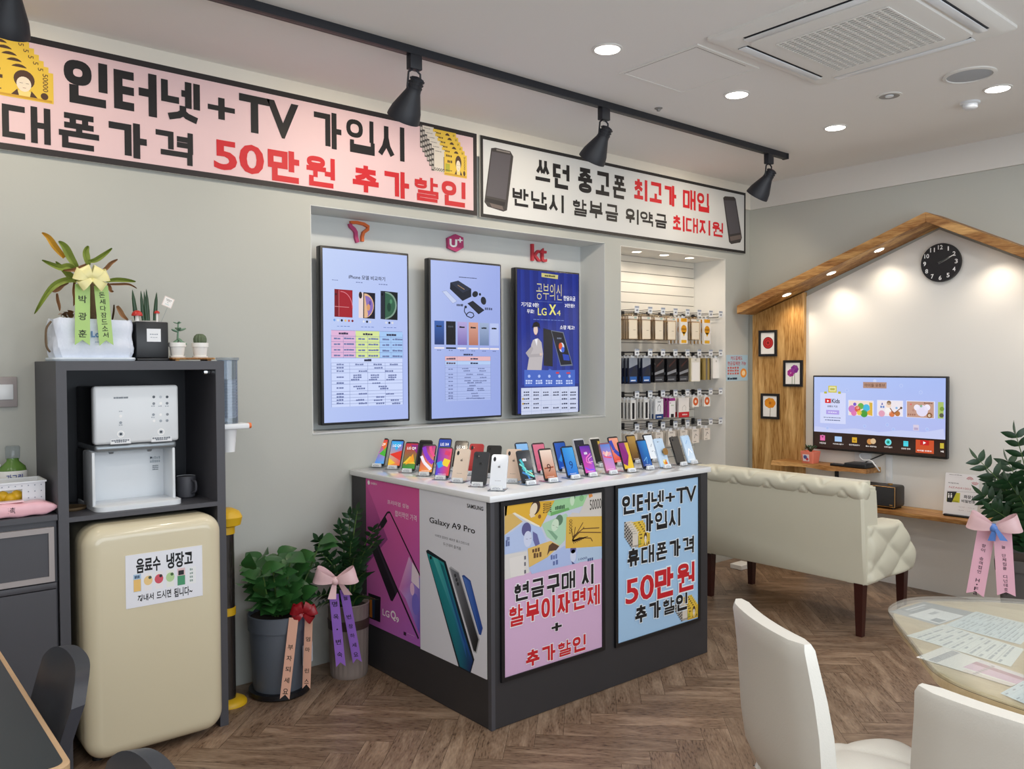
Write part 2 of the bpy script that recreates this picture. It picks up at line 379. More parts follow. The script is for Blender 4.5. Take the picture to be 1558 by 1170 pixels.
JV={'ㅏ':('v',[[(0,0),(0,1)],[(0,.5),(1,.5)]]),'ㅐ':('v',[[(0,0),(0,1)],[(1,0),(1,1)],[(0,.5),(1,.5)]]),'ㅓ':('v',[[(1,0),(1,1)],[(0,.55),(1,.55)]]),'ㅔ':('v',[[(1,0),(1,1)],[(.3,0),(.3,1)],[(-.2,.55),(.3,.55)]]),
 'ㅕ':('v',[[(1,0),(1,1)],[(0,.7),(1,.7)],[(0,.34),(1,.34)]]),'ㅑ':('v',[[(0,0),(0,1)],[(0,.7),(1,.7)],[(0,.34),(1,.34)]]),'ㅣ':('v',[[(.75,0),(.75,1)]]),
 'ㅗ':('h',[[(0,0),(1,0)],[(.5,1),(.5,0)]]),'ㅜ':('h',[[(0,1),(1,1)],[(.5,1),(.5,0)]]),'ㅠ':('h',[[(0,1),(1,1)],[(.3,1),(.3,0)],[(.7,1),(.7,0)]]),'ㅡ':('h',[[(0,.5),(1,.5)]]),
 'ㅚ':('c',[[(0,0),(1,0)],[(.5,1),(.5,0)]],[[(1,0),(1,1)]]),'ㅟ':('c',[[(0,1),(1,1)],[(.5,1),(.5,0)]],[[(1,0),(1,1)]]),'ㅝ':('c',[[(0,1),(1,1)],[(.45,1),(.45,-.5)]],[[(1,0),(1,1)],[(.2,.18),(1,.18)]])}
CHO='ㄱㄲㄴㄷㄸㄹㅁㅂㅃㅅㅆㅇㅈㅉㅊㅋㅌㅍㅎ'; JUNG='ㅏㅐㅑㅒㅓㅔㅕㅖㅗㅘㅙㅚㅛㅜㅝㅞㅟㅠㅡㅢㅣ'; JONG=['']+list('ㄱㄲㄳㄴㄵㄶㄷㄹㄺㄻㄼㄽㄾㄿㅀㅁㅂㅄㅅㅆㅇㅈㅊㅋㅌㅍㅎ')
def syllable(ch):
    k=ord(ch)-0xAC00; c,v,f=CHO[k//588],JUNG[(k%588)//28],JONG[k%28]; jv=JV[v]; out=[]
    def put(strokes,b,h=None):
        for s in strokes:
            if s=='o': out.append(('o',b))
            elif s=='h': out.append(('o',(b[0]+.08*(b[2]-b[0]),b[1],b[2]-.08*(b[2]-b[0]),b[1]+.6*(b[3]-b[1]))))
            else: out.append(('s',[(b[0]+x*(b[2]-b[0]),b[1]+y*(b[3]-b[1])) for x,y in s]))
    tall=c in 'ㅊㅎ'
    if jv[0]=='v':
        cb=(.02,.06,.54,.93) if not f else (.02,.50,.54,.95)
        vb=(.74,0,1,1) if v not in 'ㅐㅔ' else (.68,0,1,1)
        if v in 'ㅏㅑㅣ': cb=(0,cb[1],.50,cb[3])
        if v=='ㅐ': cb=(0,cb[1],.44,cb[3])
        if v in 'ㅓㅕㅔ': cb=(0,cb[1],.42,cb[3]); vb=(.62 if v!='ㅔ' else .62,vb[1],1,1)
        if f: vb=(vb[0],.42,vb[2],1)
        if f=='ㄹ': vb=(vb[0],.50,vb[2],1); cb=(cb[0],.58,cb[2],cb[3])
        if tall: cb=(cb[0],cb[1],cb[2],cb[3]-.08)
        put(JC[c],cb); put(jv[1],vb)
        if f: put(JC[f],(.14,0,.98,.36 if f=='ㄹ' else .27))
    elif jv[0]=='h':
        if f: cb,vb,fb=(.14,.68,.86,1),((0,.40,1,.55) if v!='ㅡ' else (0,.42,1,.52)),(.14,0,.86,.25)
        else: cb,vb,fb=(.12,.50,.88,1),(0,.04,1,.34),None
        if tall: cb=(cb[0],cb[1],cb[2],cb[3]-.07)
        if v in 'ㅜㅠ' and f: vb=(0,.38,1,.53)
        put(JC[c],cb); put(jv[1],vb)
        if f: put(JC[f],fb)
    else:
        cb,hb,vb=((.06,.50,.62,.98),(0,.06,.70,.34),(.5,0,.98,1)) if not f else ((.08,.74,.60,1),(0,.44,.70,.60),(.62,.33,.98,1))
        if tall: cb=(cb[0],cb[1],cb[2],cb[3]-.07)
        put(JC[c],cb); put(jv[1],hb); put(jv[2],vb)
        if f: put(JC[f],(.16,0,.98,.22))
    return out
def bigtext(A,body,u0,v0,u1,v1,col,L=3,wt=.15,out=None,owt=.10,gap=.09):
    "wt: stroke width as a share of a letter cell's height"
    if u1<u0:u0,u1=u1,u0
    if v1<v0:v0,v1=v1,v0
    n=len(body); cw=(u1-u0)/(n+(n-1)*gap); h=v1-v0
    for cc,ww,l in (((out,wt+owt,L-.9),) if out else ())+((col,wt,L),):
        sw=ww*min(h,cw*1.05); b0=wt*min(h,cw*1.05)/2
        for i,ch in enumerate(body):
            st=0; sy=ord(ch)-0xAC00; dn=.84 if (JUNG[(sy%588)//28] in 'ㅔㅐㅕㅑㅝ' or JONG[sy%28] in ('ㄹ','ㅂ','ㅁ') or CHO[sy//588] in 'ㅍㅂㅆ') else 1; dn=.68 if JONG[sy%28]=='ㄹ' else dn
            x0=u0+i*cw*(1+gap); W_,H_=cw-2*b0,h-2*b0
            for kind,d in syllable(ch):
                st+=1
                if kind=='o':
                    cx,cy=x0+b0+(d[0]+d[2])/2*W_,v0+b0+(d[1]+d[3])/2*H_; rx,ry=(d[2]-d[0])/2*W_,(d[3]-d[1])/2*H_; N=24; e=(sw-(1-dn)*wt*min(h,cw*1.05))/2
                    sq=lambda a,r:math.copysign(abs(a)**.82,a)*r
                    P=[(cx+sq(math.cos(2*PI*k/N),rx+e),cy+sq(math.sin(2*PI*k/N),ry+e)) for k in range(N)]+[(cx+sq(math.cos(2*PI*k/N),max(.002,rx-e)),cy+sq(math.sin(2*PI*k/N),max(.002,ry-e))) for k in range(N)]
                    A.raw(P,[[k,(k+1)%N,N+(k+1)%N,N+k] for k in range(N)],lin(cc),l+.09*st)
                else:
                    P=[Vector((x0+b0+x*W_,v0+b0+y*H_)) for x,y in d]; m=len(P); e=(sw-(1-dn)*wt*min(h,cw*1.05))/2
                    for k in range(m-1):
                        a,b=P[k],P[k+1]; dd=(b-a).normalized(); nn=Vector((-dd.y,dd.x))*e
                        vert=abs(dd.x)<.15; a2=a-dd*e*(1 if (k>0 or vert) else .25); b2=b+dd*e*(1 if (k<m-2 or vert) else .25)
                        diag=abs(dd.x)>.15 and abs(dd.y)>.15
                        if diag: a2=a-dd*e*.4; b2=b+dd*e*.25
                        A.raw([tuple(a2-nn),tuple(b2-nn),tuple(b2+nn),tuple(a2+nn)],[[0,1,2,3]],lin(cc),l+.09*st); st+=1
def bigq(A,body,tl,br,col,L=3,wt=.15,**k):
    if A.up: a=A.q(tl[0],br[1]+8); b=A.q(br[0],tl[1]-7); bigtext(A,body,a[0],a[1],b[0],b[1],col,L,wt,**k)
    else: a=A.q(*tl); b=A.q(*br); bigtext(A,body,a[0],b[1],b[0],a[1],col,L,wt,**k)
# ================================================================== THE ROOM
YW, XW = 3.79, 5.58            # display wall face, house wall face
XL, YF = -1.6, -1.7
N1=(1.872,3.960,1.158,2.294,4.015)   # screen niche: x0,x1,z0,z1,back
N2=(4.110,5.270,0.10,2.290,4.09)     # accessory niche
# floor of herringbone planks
bm=nb(); box(bm,XL-.1,XW+.25,YF-.1,YW+.45,-.06,-.001); struct('floor',bm,MT['floorbase'],smoothed=False)
def planks():
    w,n=.112,5; Lg=w*n; vs=[];fs=[];uv=[];cs=[]; rg=random.Random(3)
    c=math.cos(-PI/4);s=math.sin(-PI/4); K=60; g=.0006
    for y in range(-K,K):
        for m in range(-8,9):
            for kind in (0,1):
                if kind==0: a0=y+2*n*m; b0=y; A,B=n,1
                else: a0=y; b0=y-2*n+1-2*n*m; A,B=1,n
                P=[(a0*w+g,b0*w+g),((a0+A)*w-g,b0*w+g),((a0+A)*w-g,(b0+B)*w-g),(a0*w+g,(b0+B)*w-g)]
                Q=[(p[0]*c-p[1]*s+2.122,p[0]*s+p[1]*c+2.42) for p in P]
                cx=sum(p[0] for p in Q)/4; cy=sum(p[1] for p in Q)/4
                if not(XL<cx<XW+.3 and YF<cy<YW+.3): continue
                b=len(vs); vs+=[(p[0],p[1],0) for p in Q]; fs.append((b,b+1,b+2,b+3))
                o1,o2=rg.random()*40,rg.random()*40; ww=w
                uv+=[(o1,o2),(o1+Lg,o2),(o1+Lg,o2+ww),(o1,o2+ww)] if kind==0 else [(o1,o2+ww),(o1,o2),(o1+Lg,o2),(o1+Lg,o2+ww)]
                t=.86+.26*rg.random(); h=rg.random()*.05; cs+=[(t,t*(1-h*.5),t*(1-h),1)]*4
    me=bpy.data.meshes.new('floor_planks'); me.from_pydata(vs,[],fs); u=me.uv_layers.new(name='UVMap')
    for i,l in enumerate(me.loops): u.data[i].uv=uv[l.vertex_index]
    ca=me.color_attributes.new('Col','FLOAT_COLOR','CORNER')
    for i,l in enumerate(me.loops): ca.data[i].color=cs[l.vertex_index]
    me.materials.append(MT['floor']); o=bpy.data.objects.new('floor_planks',me); COL.objects.link(o); o['kind']='structure'
planks()
bm=nb(); box(bm,XL-.1,XW+.15,YF-.1,YW+.45,CEIL,CEIL+.1); struct('ceiling',bm,MT['ceil'],smoothed=False)
# display wall with its two openings
bm=nb(); yb=YW+.42
a0,a1,b0,b1,_=N1; c0,c1,d0,d1,_=N2
box(bm,XL,a0,YW,yb,0,CEIL); box(bm,a0,a1,YW,yb,0,b0); box(bm,a0,a1,YW,yb,b1,CEIL); box(bm,a1,c0,YW,yb,0,CEIL)
box(bm,c0,c1,YW,yb,0,d0); box(bm,c0,c1,YW,yb,d1,CEIL); box(bm,c1,XW+.12,YW,yb,0,CEIL)
bmesh.ops.remove_doubles(bm,verts=bm.verts[:],dist=1e-5)
struct('wall_back',bm,MT['wall'],smoothed=False)
def lining(name,N,m,mb):
    x0,x1,z0,z1,y=N; e=.004; bm=nb()
    box(bm,x0,x1,y,y+.02,z0,z1,1); box(bm,x0,x0+e,YW+.001,y,z0,z1); box(bm,x1-e,x1,YW+.001,y,z0,z1); box(bm,x0,x1,YW+.001,y,z1-e,z1); box(bm,x0,x1,YW-.004,y,z0,z0+e)
    struct(name,bm,[m,mb],smoothed=False)
lining('trim_1',N1,MT['niche'],MT['niche']); lining('trim_2',N2,MT['white'],MT['white'])
bm=nb(); box(bm,XW,XW+.12,YF,YW,0,CEIL); struct('wall_right',bm,MT['wall'],smoothed=False)
bm=nb(); box(bm,XL-.12,XL,YF,YW,0,CEIL); struct('wall_left',bm,MT['white'],smoothed=False)
# shop front behind the camera: a wall with a wide glazed opening
bm=nb(); box(bm,XL,XW,YF-.1,YF,2.45,CEIL); box(bm,XL,XW,YF-.1,YF,0,.4); box(bm,XL,-1.05,YF-.1,YF,.4,2.45); box(bm,4.25,XW,YF-.1,YF,.4,2.45)
struct('wall_front',bm,MT['white'],smoothed=False)
bm=nb(); box(bm,-1.05,4.25,YF-.06,YF-.05,.4,2.45); struct('window_1',bm,MT['glass'],smoothed=False)
# white band under the ceiling; creamier on the display wall to imitate spotlight warmth
bm=nb(); box(bm,XL,XW-.014,YW-.014,YW,2.69,CEIL); struct('trim_3',bm,mat('warm_lit_band','#e6e1d6',.6),smoothed=False)
bm=nb(); box(bm,XW-.014,XW,YF,YW,2.69,CEIL); struct('trim_4',bm,MT['trimw'],smoothed=False)
# white painted field of the house wall, following the roof line
bm=nb(); poly=[(3.30,0),(3.30,1.99),(2.36,2.36),(1.10,1.72),(1.10,0)]
prism(bm,poly,lambda y,z:(XW-.008,y,z),lambda y,z:(XW,y,z)); struct('trim_5',bm,MT['white'],smoothed=False)
# ------------------------------------------------------------------ slat wall
t=thing('slat_wall','white slotted display panel lining the lit accessory niche','display panel',(4.69,4.08,.1))
GZ=[2.240,2.165,2.092,2.020,1.947,1.874,1.801,1.728,1.655,1.582,1.509,1.436,1.363,1.290,1.217,1.144,1.083,1.010,.937,.862,.791,.719,.646,.573,.5,.42,.34,.26,.18]
bm=nb(); zs=[2.286]+GZ+[.104]
for a,b in zip(zs,zs[1:]): box(bm,4.116,5.264,4.078,4.088,b+.0025,a-.0025)
obj('slat_board',bm,MT['slat'],t,smoothed=False)
bm=nb()
for z in GZ: box(bm,4.118,5.255,4.0815,4.087,z-.005,z+.005)
obj('groove_rail',bm,MT['groove'],t,smoothed=False)
# ------------------------------------------------------------------ ceiling fittings
def downlight(loc,label,group,first=[None]):
    if first[0] is None:
        t=thing('ceiling_light',label,'ceiling light',loc,group=group); x,y,z=loc
        bm=nb(); lathe(bm,[(.066,z),(.066,z-.004),(.056,z-.006),(.054,z-.004)],(x,y),32,cap=False); obj('trim_ring',bm,MT['white'],t)
        bm=nb(); lathe(bm,[(.055,z-.003),(.054,z-.0055),(.0,z-.006)],(x,y),32,cap=False); obj('diffuser',bm,MT['lamp'],t)
        first[0]=t
    else: t=dup(first[0],loc,None,label,group)
    area('downlight_lamp',(loc[0],loc[1],loc[2]-.012),P_DOWN,.10,NEUT)
    return t
downlight((2.664,2.533,CEIL),'round ceiling light nearest the access panel, second from the rail end','ceiling lights')
downlight((1.70,2.533,CEIL),'round ceiling light cut by the top edge of the picture, above the screens','ceiling lights')
downlight((3.624,2.540,CEIL),'round ceiling light between the access panel and the recessed grey fitting','ceiling lights')
downlight((4.576,2.529,CEIL),'round ceiling light nearest the end of the black track','ceiling lights')
downlight((4.568,1.657,CEIL),'round ceiling light beside the round grey speaker and the smoke detector','ceiling lights')
for x in (-.9,.2,1.7,2.66,3.62,4.57):
    for y in (.75,-.3): downlight((x,y,CEIL),'round ceiling light outside the picture, over the customer tables','unseen ceiling lights')
for x,y in ((-.9,2.53),(.2,2.0),(1.7,1.65)): downlight((x,y,CEIL),'round ceiling light outside the picture, over the customer tables','unseen ceiling lights')
# access panel
t=thing('access_panel','square white access panel set in the ceiling beside the cassette unit','ceiling panel',(3.15,2.47,CEIL))
p=[(2.946,2.676),(3.362,2.680),(3.364,2.274),(2.938,2.262)]
bm=nb(); box(bm,2.94,3.365,2.265,2.685,CEIL-.004,CEIL+.002); obj('panel_door',bm,MT['ceil'],t,smoothed=False)
bm=nb()
for a in ((2.922,2.94,2.247,2.703),(3.365,3.383,2.247,2.703),(2.94,3.365,2.247,2.265),(2.94,3.365,2.685,2.703)): box(bm,*a,CEIL-.006,CEIL+.002)
obj('panel_frame',bm,MT['white'],t,smoothed=False)
bm=nb(); box(bm,2.937,2.9405,2.266,2.684,CEIL-.0062,CEIL); box(bm,2.94,3.3,2.2635,2.267,CEIL-.0062,CEIL); obj('shadow_gap',bm,MT['groove'],t,smoothed=False)
# cassette air conditioner
t=thing('air_conditioner','square white four way cassette air conditioner in the ceiling','air conditioner',(3.345,1.742,CEIL))
x0,x1,y0,y1=2.893,3.797,1.30,2.184; xc,yc=(x0+x1)/2,(y0+y1)/2
def rr(cx,cy,hx,hy,r,z,n=6):
    o=[]
    for k,(sx,sy) in enumerate(((1,1),(-1,1),(-1,-1),(1,-1))):
        for i in range(n+1):
            a=PI/2*k+PI/2*i/n; o.append((cx+sx*(hx-r)+r*math.cos(a),cy+sy*(hy-r)+r*math.sin(a),z))
    return o
hx,hy=(x1-x0)/2,(y1-y0)/2
bm=nb(); loft(bm,[rr(xc,yc,hx,hy,.02,CEIL+.001),rr(xc,yc,hx,hy,.02,CEIL-.012),rr(xc,yc,hx-.03,hy-.03,.05,CEIL-.026),rr(xc,yc,hx-.05,hy-.05,.08,CEIL-.028)]); obj('panel',bm,MT['white'],t)
bm=nb(); loft(bm,[rr(xc,yc,hx-.115,hy-.115,.05,CEIL-.027),rr(xc,yc,hx-.12,hy-.12,.05,CEIL-.036),rr(xc,yc,hx-.15,hy-.15,.05,CEIL-.039)]); obj('center_panel',bm,MT['white'],t)
bm=nb(); gx,gy=.245,.235
box(bm,xc-gx,xc+gx,yc-gy,yc+gy,CEIL-.0405,CEIL-.039); obj('intake_backing',bm,MT['lampoff'],t,smoothed=False)
bm=nb(); n=26
for i in range(n+1):
    u=-gx+2*gx*i/n; box(bm,xc+u-.004,xc+u+.004,yc-gy,yc+gy,CEIL-.044,CEIL-.040)
for i in range(15):
    u=-gy+2*gy*i/14; box(bm,xc-gx,xc+gx,yc+u-.004,yc+u+.004,CEIL-.0435,CEIL-.040)
obj('intake_grille',bm,MT['white'],t,smoothed=False)
for k in range(4):
    Mx=Matrix.Translation((xc,yc,0))@Matrix.Rotation(PI/2*k,4,'Z'); bm=nb(); q=nb()
    box(q,-.30,.30,-hy+.055,-hy+.105,CEIL-.0292,CEIL-.026); merge(bm,q,Mx); ob=obj('air_outlet',bm,MT['blackm'],t,smoothed=False)
    bm=nb(); q=nb(); rbox(q,-.305,.305,-hy+.062,-hy+.1,CEIL-.036,CEIL-.031,.002,2); merge(bm,q,Mx@Matrix.Translation((0,0,0))); obj('flap',bm,MT['wplast'],ob)
bm=nb(); box(bm,xc-.05,xc+.01,y1-.062,y1-.054,CEIL-.0295,CEIL-.027); obj('maker_badge',bm,MT['lampoff'],t,smoothed=False)
# speaker, off downlight, detectors
t=thing('ceiling_speaker','round grey ceiling speaker between the cassette unit and the house wall','speaker',(4.244,1.664,CEIL))
bm=nb(); lathe(bm,[(.115,CEIL),(.115,CEIL-.006),(.1,CEIL-.009),(.098,CEIL-.004)],(4.244,1.664),36,cap=False); obj('rim',bm,MT['white'],t)
bm=nb(); lathe(bm,[(.099,CEIL-.004),(.06,CEIL-.009),(0.0,CEIL-.010)],(4.244,1.664),36,cap=False); obj('mesh_cover',bm,mat('speaker_grey','#a9aeb4',.6,bump=.4,bscale=700),t)
t=thing('recessed_downlight','unlit recessed ceiling fitting with a grey reflector','ceiling light',(4.254,2.056,CEIL))
bm=nb(); lathe(bm,[(.062,CEIL),(.062,CEIL-.004),(.05,CEIL-.005),(.049,CEIL-.002)],(4.254,2.056),32,cap=False); obj('trim_ring',bm,MT['white'],t)
bm=nb(); lathe(bm,[(.05,CEIL-.004),(.03,CEIL-.0012),(.0,CEIL-.001)],(4.254,2.056),32,cap=False); obj('reflector',bm,MT['lampoff'],t)
bm=nb(); lathe(bm,[(.022,CEIL-.001),(.02,CEIL-.006),(0,CEIL-.007)],(4.254,2.056),20,cap=False); obj('bulb',bm,MT['wplast'],t)
t=thing('smoke_detector','small white smoke detector under the ceiling near a lit round light','smoke detector',(4.696,1.837,CEIL))
bm=nb(); lathe(bm,[(.048,CEIL),(.048,CEIL-.01),(.036,CEIL-.012),(.036,CEIL-.03),(.028,CEIL-.036),(0,CEIL-.037)],(4.696,1.837),28,cap=False); obj('body',bm,MT['wplast'],t)
t=thing('ceiling_sensor','tiny white ceiling sensor beside the access panel','sensor',(3.49,2.942,CEIL))
bm=nb(); lathe(bm,[(.022,CEIL),(.021,CEIL-.003),(.011,CEIL-.006),(.009,CEIL-.016),(0,CEIL-.018)],(3.49,2.942),20,cap=False); obj('body',bm,MT['lampoff'],t)
# ------------------------------------------------------------------ black track and its spots
t=thing('lighting_track','long black lighting track along the ceiling above the banners','lighting track',(2.4,3.055,CEIL))
bm=nb(); box(bm,-.6,4.888,3.036,3.072,CEIL-.034,CEIL); obj('rail',bm,MT['blackm'],t,smoothed=False)
bm=nb(); box(bm,-.6,4.87,3.047,3.061,CEIL-.0345,CEIL-.03); obj('slot',bm,MT['black'],t,smoothed=False)
bm=nb(); box(bm,4.888,4.905,3.034,3.074,CEIL-.036,CEIL); obj('end_cap',bm,MT['blackm'],t,smoothed=False)
def trackhead(x,label,first=[None]):
    loc=(x,3.054,CEIL-.034)
    if first[0] is None:
        t=thing('track_spotlight',label,'spotlight',loc,group='black track spotlights'); z=loc[2]; y=loc[1]
        bm=nb(); rbox(bm,x-.03,x+.03,y-.018,y+.018,z-.062,z,.003,2); obj('adapter',bm,MT['blackm'],t)
        bm=nb()
        c=Vector((x,y+.006,z-.145)); ax=Vector((-.03,.60,-.80)).normalized()
        for sx in (-.03,.03): tube(bm,[(x+sx*.3,y,z-.06),(x+sx,y,z-.075),(x+sx*1.15,y+.004,z-.14)],.0045,8)
        tube(bm,[(x-.035,y+.004,z-.14),(x+.035,y+.004,z-.14)],.007,8); obj('yoke',bm,MT['blackm'],t)
        # bell shaped shade
        a=ax.orthogonal().normalized(); b=ax.cross(a)
        def ring(d,r): return [c+ax*d+a*(r*math.cos(2*PI*i/28))+b*(r*math.sin(2*PI*i/28)) for i in range(28)]
        bm=nb(); loft(bm,[ring(-.055,.012),ring(-.05,.028),ring(-.01,.031),ring(.01,.034),ring(.09,.066),ring(.125,.074),ring(.135,.0745),ring(.135,.071),ring(.09,.062),ring(.02,.034)],cap=True); sh=obj('shade',bm,MT['blackm'],t)
        bm=nb()
        for d,r in ((-.045,.0335),(-.03,.0335),(-.015,.0335)): loft(bm,[ring(d,.02),ring(d,r),ring(d+.005,r),ring(d+.005,.02)],cap=False)
        obj('cooling_fin',bm,MT['blackm'],sh)
        bm=nb(); loft(bm,[ring(.05,.040),ring(.055,.03)],cap=True); obj('bulb',bm,MT['lampw'],t)
        first[0]=t
    else: t=dup(first[0],loc,None,label,'black track spotlights')
    c=Vector((x,3.060,loc[2]-.145)); ax=Vector((-.03,.60,-.80)).normalized()
    spot('track_lamp',c+ax*.128,c+ax*2,P_TRACK,172,.4,(1,.84,.64),.03)
    return t
P_TRACK=10
trackhead(2.005,'black track spotlight hanging between the two lines of the pink banner')
trackhead(.485,'black track spotlight at the left end, cut by the top of the picture')
trackhead(3.185,'black track spotlight above the white trade in banner')
trackhead(4.705,'black track spotlight at the far end of the track, past the banners')
# ------------------------------------------------------------------ niche downlights
def nichelight(p,label,first=[None]):
    loc=(p[0],p[1],N2[3]-.004)
    if first[0] is None:
        t=thing('niche_downlight',label,'downlight',loc,group='downlights in the accessory niche'); z=loc[2]
        bm=nb(); lathe(bm,[(.04,z),(.04,z-.003),(.032,z-.004)],loc[:2],24,cap=False); obj('trim_ring',bm,MT['white'],t)
        bm=nb(); lathe(bm,[(.033,z-.003),(0,z-.0035)],loc[:2],24,cap=False); obj('diffuser',bm,MT['lampw'],t); first[0]=t
    else: t=dup(first[0],loc,None,label)
    area('niche_lamp',(loc[0],loc[1],loc[2]-.01),0.7,.05,(1,.86,.7),150)
for q,l in (((968.6,382.6),'niche downlight nearest the screens, above the slotted panel'),((1010.5,387.5),'middle niche downlight above the slotted panel'),((1049,392),'niche downlight nearest the house wall, above the slotted panel')):
    nichelight(PZ(N2[3]-.004,*q),l)
# ================================================================== BANNERS
BLK='#1d1b1c'; REDT='#c8232b'
def note(A,u,v,w,h,ang=0,kind='y',L=1,k=1.0,face=True):
    pal={'y':('#e3bf45','#c99a2e','#4e3527'),'g':('#9ccb98','#6ea873','#3d5a44'),'b':('#b9c9ea','#8fa4d6','#4e4a78'),'w':('#d9d2c8','#a49c92','#4b4640')}[kind]
    A.T=(u,v,ang,1); A.rect(0,0,w,h,pal[0],L); A.rect(.02*w,.03*h,.98*w,.1*h,pal[1],L+.3)
    A.dash(.08*w,.80*h,.34*w,.90*h,pal[2],L+.4,4); A.rect(.05*w,.15*h,.24*w,.5*h,mixc(pal[0],'#7a9a30' if kind=='y' else pal[1],.5),L+.3)
    A.dash(.14*w,.55*h,.36*w,.68*h,pal[2],L+.4,3); A.dash(.05*w,.2*h,.35*w,.24*h,pal[2],L+.4,5)
    if face:
        cx,cy=.62*w,.46*h
        A.circle((cx,cy+.17*h),.135*w,pal[2],L+.4,.30*h); A.circle((cx-.005*w,cy+.02*h),.095*w,'#e9dcc6' if kind in 'yw' else mixc(pal[0],'#ffffff',.5),L+.6,.24*h)
        A.poly([(cx-.15*w,.1*h),(cx-.05*w,cy-.15*h),(cx+.05*w,cy-.15*h),(cx+.15*w,.1*h)],mixc(pal[0],'#fff6e0',.4),L+.5)
        A.poly([(cx-.17*w,.1*h),(cx-.09*w,.3*h),(cx-.07*w,.1*h)],pal[2],L+.65); A.poly([(cx+.17*w,.1*h),(cx+.09*w,.3*h),(cx+.07*w,.1*h)],pal[2],L+.65)
        A.line([(cx-.06*w,cy+.05*h),(cx-.02*w,cy+.05*h)],.012*h,pal[2],L+.8); A.line([(cx+.02*w,cy+.05*h),(cx+.06*w,cy+.05*h)],.012*h,pal[2],L+.8); A.line([(cx-.02*w,cy-.1*h),(cx+.02*w,cy-.1*h)],.015*h,'#a66a58',L+.8)
    A.circle((.88*w,.2*h),.05*w,pal[2],L+.5,.11*h)
    A.text({'y':'50000','g':'10000','b':'1000','w':'50000'}[kind],.86*w,.35*h,.93*w,.93*h,pal[2],L+.5,.005,rot=1)
    A.T=None
def wnote(A,u,v,w,h,L):
    A.rect(u,v,u+w,v+h,'#dad2c6',L); A.rect(u,v,u+.19*w,v+h,'#4a4644',L+.2)
    for k in range(4): A.rect(u+.03*w,v+h*(.06+.24*k),u+.16*w,v+h*(.2+.24*k),'#b9b2aa',L+.3)
    A.dash(u+.28*w,v+.88*h,u+.75*w,v+.92*h,'#8d8680',L+.3,6); A.dash(u+.9*w,v+.1*h,u+.96*w,v+.8*h,'#3d3a38',L+.3,1)
    A.text('50000',u+.2*w,v+.02*h,u+.98*w,v+.16*h,'#3b3836',L+.3,.01)
def board(name,label,cat,x0,x1,z0,z1,y,th,edge,edgecol,m_edge=None):
    t=thing(name,label,cat,((x0+x1)/2,y+th,z0))
    bm=nb(); box(bm,x0,x1,y,y+th,z0,z1); obj('panel',bm,m_edge or MT['white'],t,smoothed=False)
    A=Art((x0,y,z0),UX,UZ); return t,A
a=PY(3.77,0,0)
YB=3.766
bz0,bz1=PY(YB,726,328.3).z,PY(YB,725.3,203.8).z; bx1=PY(YB,725.5,260).x
t,A=board('banner','long pink banner of black and red letters with banknotes printed at both ends','banner',-.12,bx1,bz0,bz1,YB,.009,0,BLK)
W,Hh=bx1+.12,bz1-bz0
A.rect(0,0,W,Hh,'#2a2526',0); A.rect(.026,.026,W-.026,Hh-.026,'#e3c5c8',.6)
bigq(A,'인터넷',(96.3,84.7),(305.5,191.3),BLK,4,.19); A.textq('+',(315.8,145),(357.4,186),BLK,4,.02); A.textq('TV',(363.3,141.2),(454.5,215.3),BLK,4,.03)
bigq(A,'가입시',(474.2,165.3),(617.5,246.9),BLK,4,.155); bigq(A,'대폰가격',(1.3,152.8),(294.7,254.2),BLK,4,.19)
q=A.q(1.3,152.8); bigtext(A,'휴',q[0]-.17,A.q(1.3,210)[1],q[0]-.02,q[1],BLK,4,.19)
A.textq('50',(324.8,210.5),(401.8,268),REDT,4,.026); bigq(A,'만원',(407,224.3),(511,288.5),REDT,4,.19); bigq(A,'추가할인',(533.5,248.7),(710,316.7),REDT,4,.19)
b=A.q(0,0)
nw,nh=.27,.122
e=A.q(81.5,159); 
for k in range(6): note(A,e[0]-nw-.0165*(5-k),e[1]+.021*(5-k),nw,nh,0,'y',1+.95*k)
e=A.q(710,272)
for k in range(6):
    wnote(A,e[0]-.24-.0145*(5-k),e[1]+.012+.0225*(5-k),.09,.122,1+.95*k)
for k in range(6): note(A,e[0]-.155-.0145*(5-k),e[1]+.0225*(5-k),.155,.128,0,'y',1.2+.95*k)
A.build('printed_face',MT['print'],t)
bx0=PY(YB,730.5,205).x; bx1=PY(YB,1134.4,291).x; bz1=PY(YB,730.5,205.2).z; bz0=PY(YB,730.5,329.7).z
t,A=board('banner','white banner of black and red letters between two printed smartphones','banner',bx0,bx1,bz0,bz1,YB,.009,0,BLK)
W,Hh=bx1-bx0,bz1-bz0; A.rect(0,0,W,Hh,'#2a2828',0); A.rect(.02,.02,W-.02,Hh-.02,'#d4d6d6',.6); A.crop(700,150,3.116)
for s,tl,br,c,wt in (('쓰던',(350,283),(518,435),BLK,.042),('중고폰',(553,322),(790,483),BLK,.042),('최고가',(820,375),(1028,515),REDT,.042),('매입',(1055,425),(1182,545),REDT,.042),('반납시',(247,418),(495,545),BLK,.036),('할부금',(530,468),(752,588),BLK,.036),('위약금',(782,517),(982,620),BLK,.036),('최대지원',(1005,548),(1247,660),REDT,.028)):
    bigq(A,s,tl,br,c,3,.18)
A.polyq([(147,235),(168,233),(238,250),(252,275),(222,530),(205,536),(130,512),(115,490)],'#3f3b3b',1); A.polyq([(150,250),(240,268),(216,480),(124,460)],'#57545a',2); A.polyq([(122,470),(214,492),(210,510),(120,488)],'#2b2829',2)
A.polyq([(172,240),(236,254),(236,260),(172,246)],'#8b8684',2); A.polyq([(140,495),(200,510),(205,528),(150,515)],'#6d625e',2)
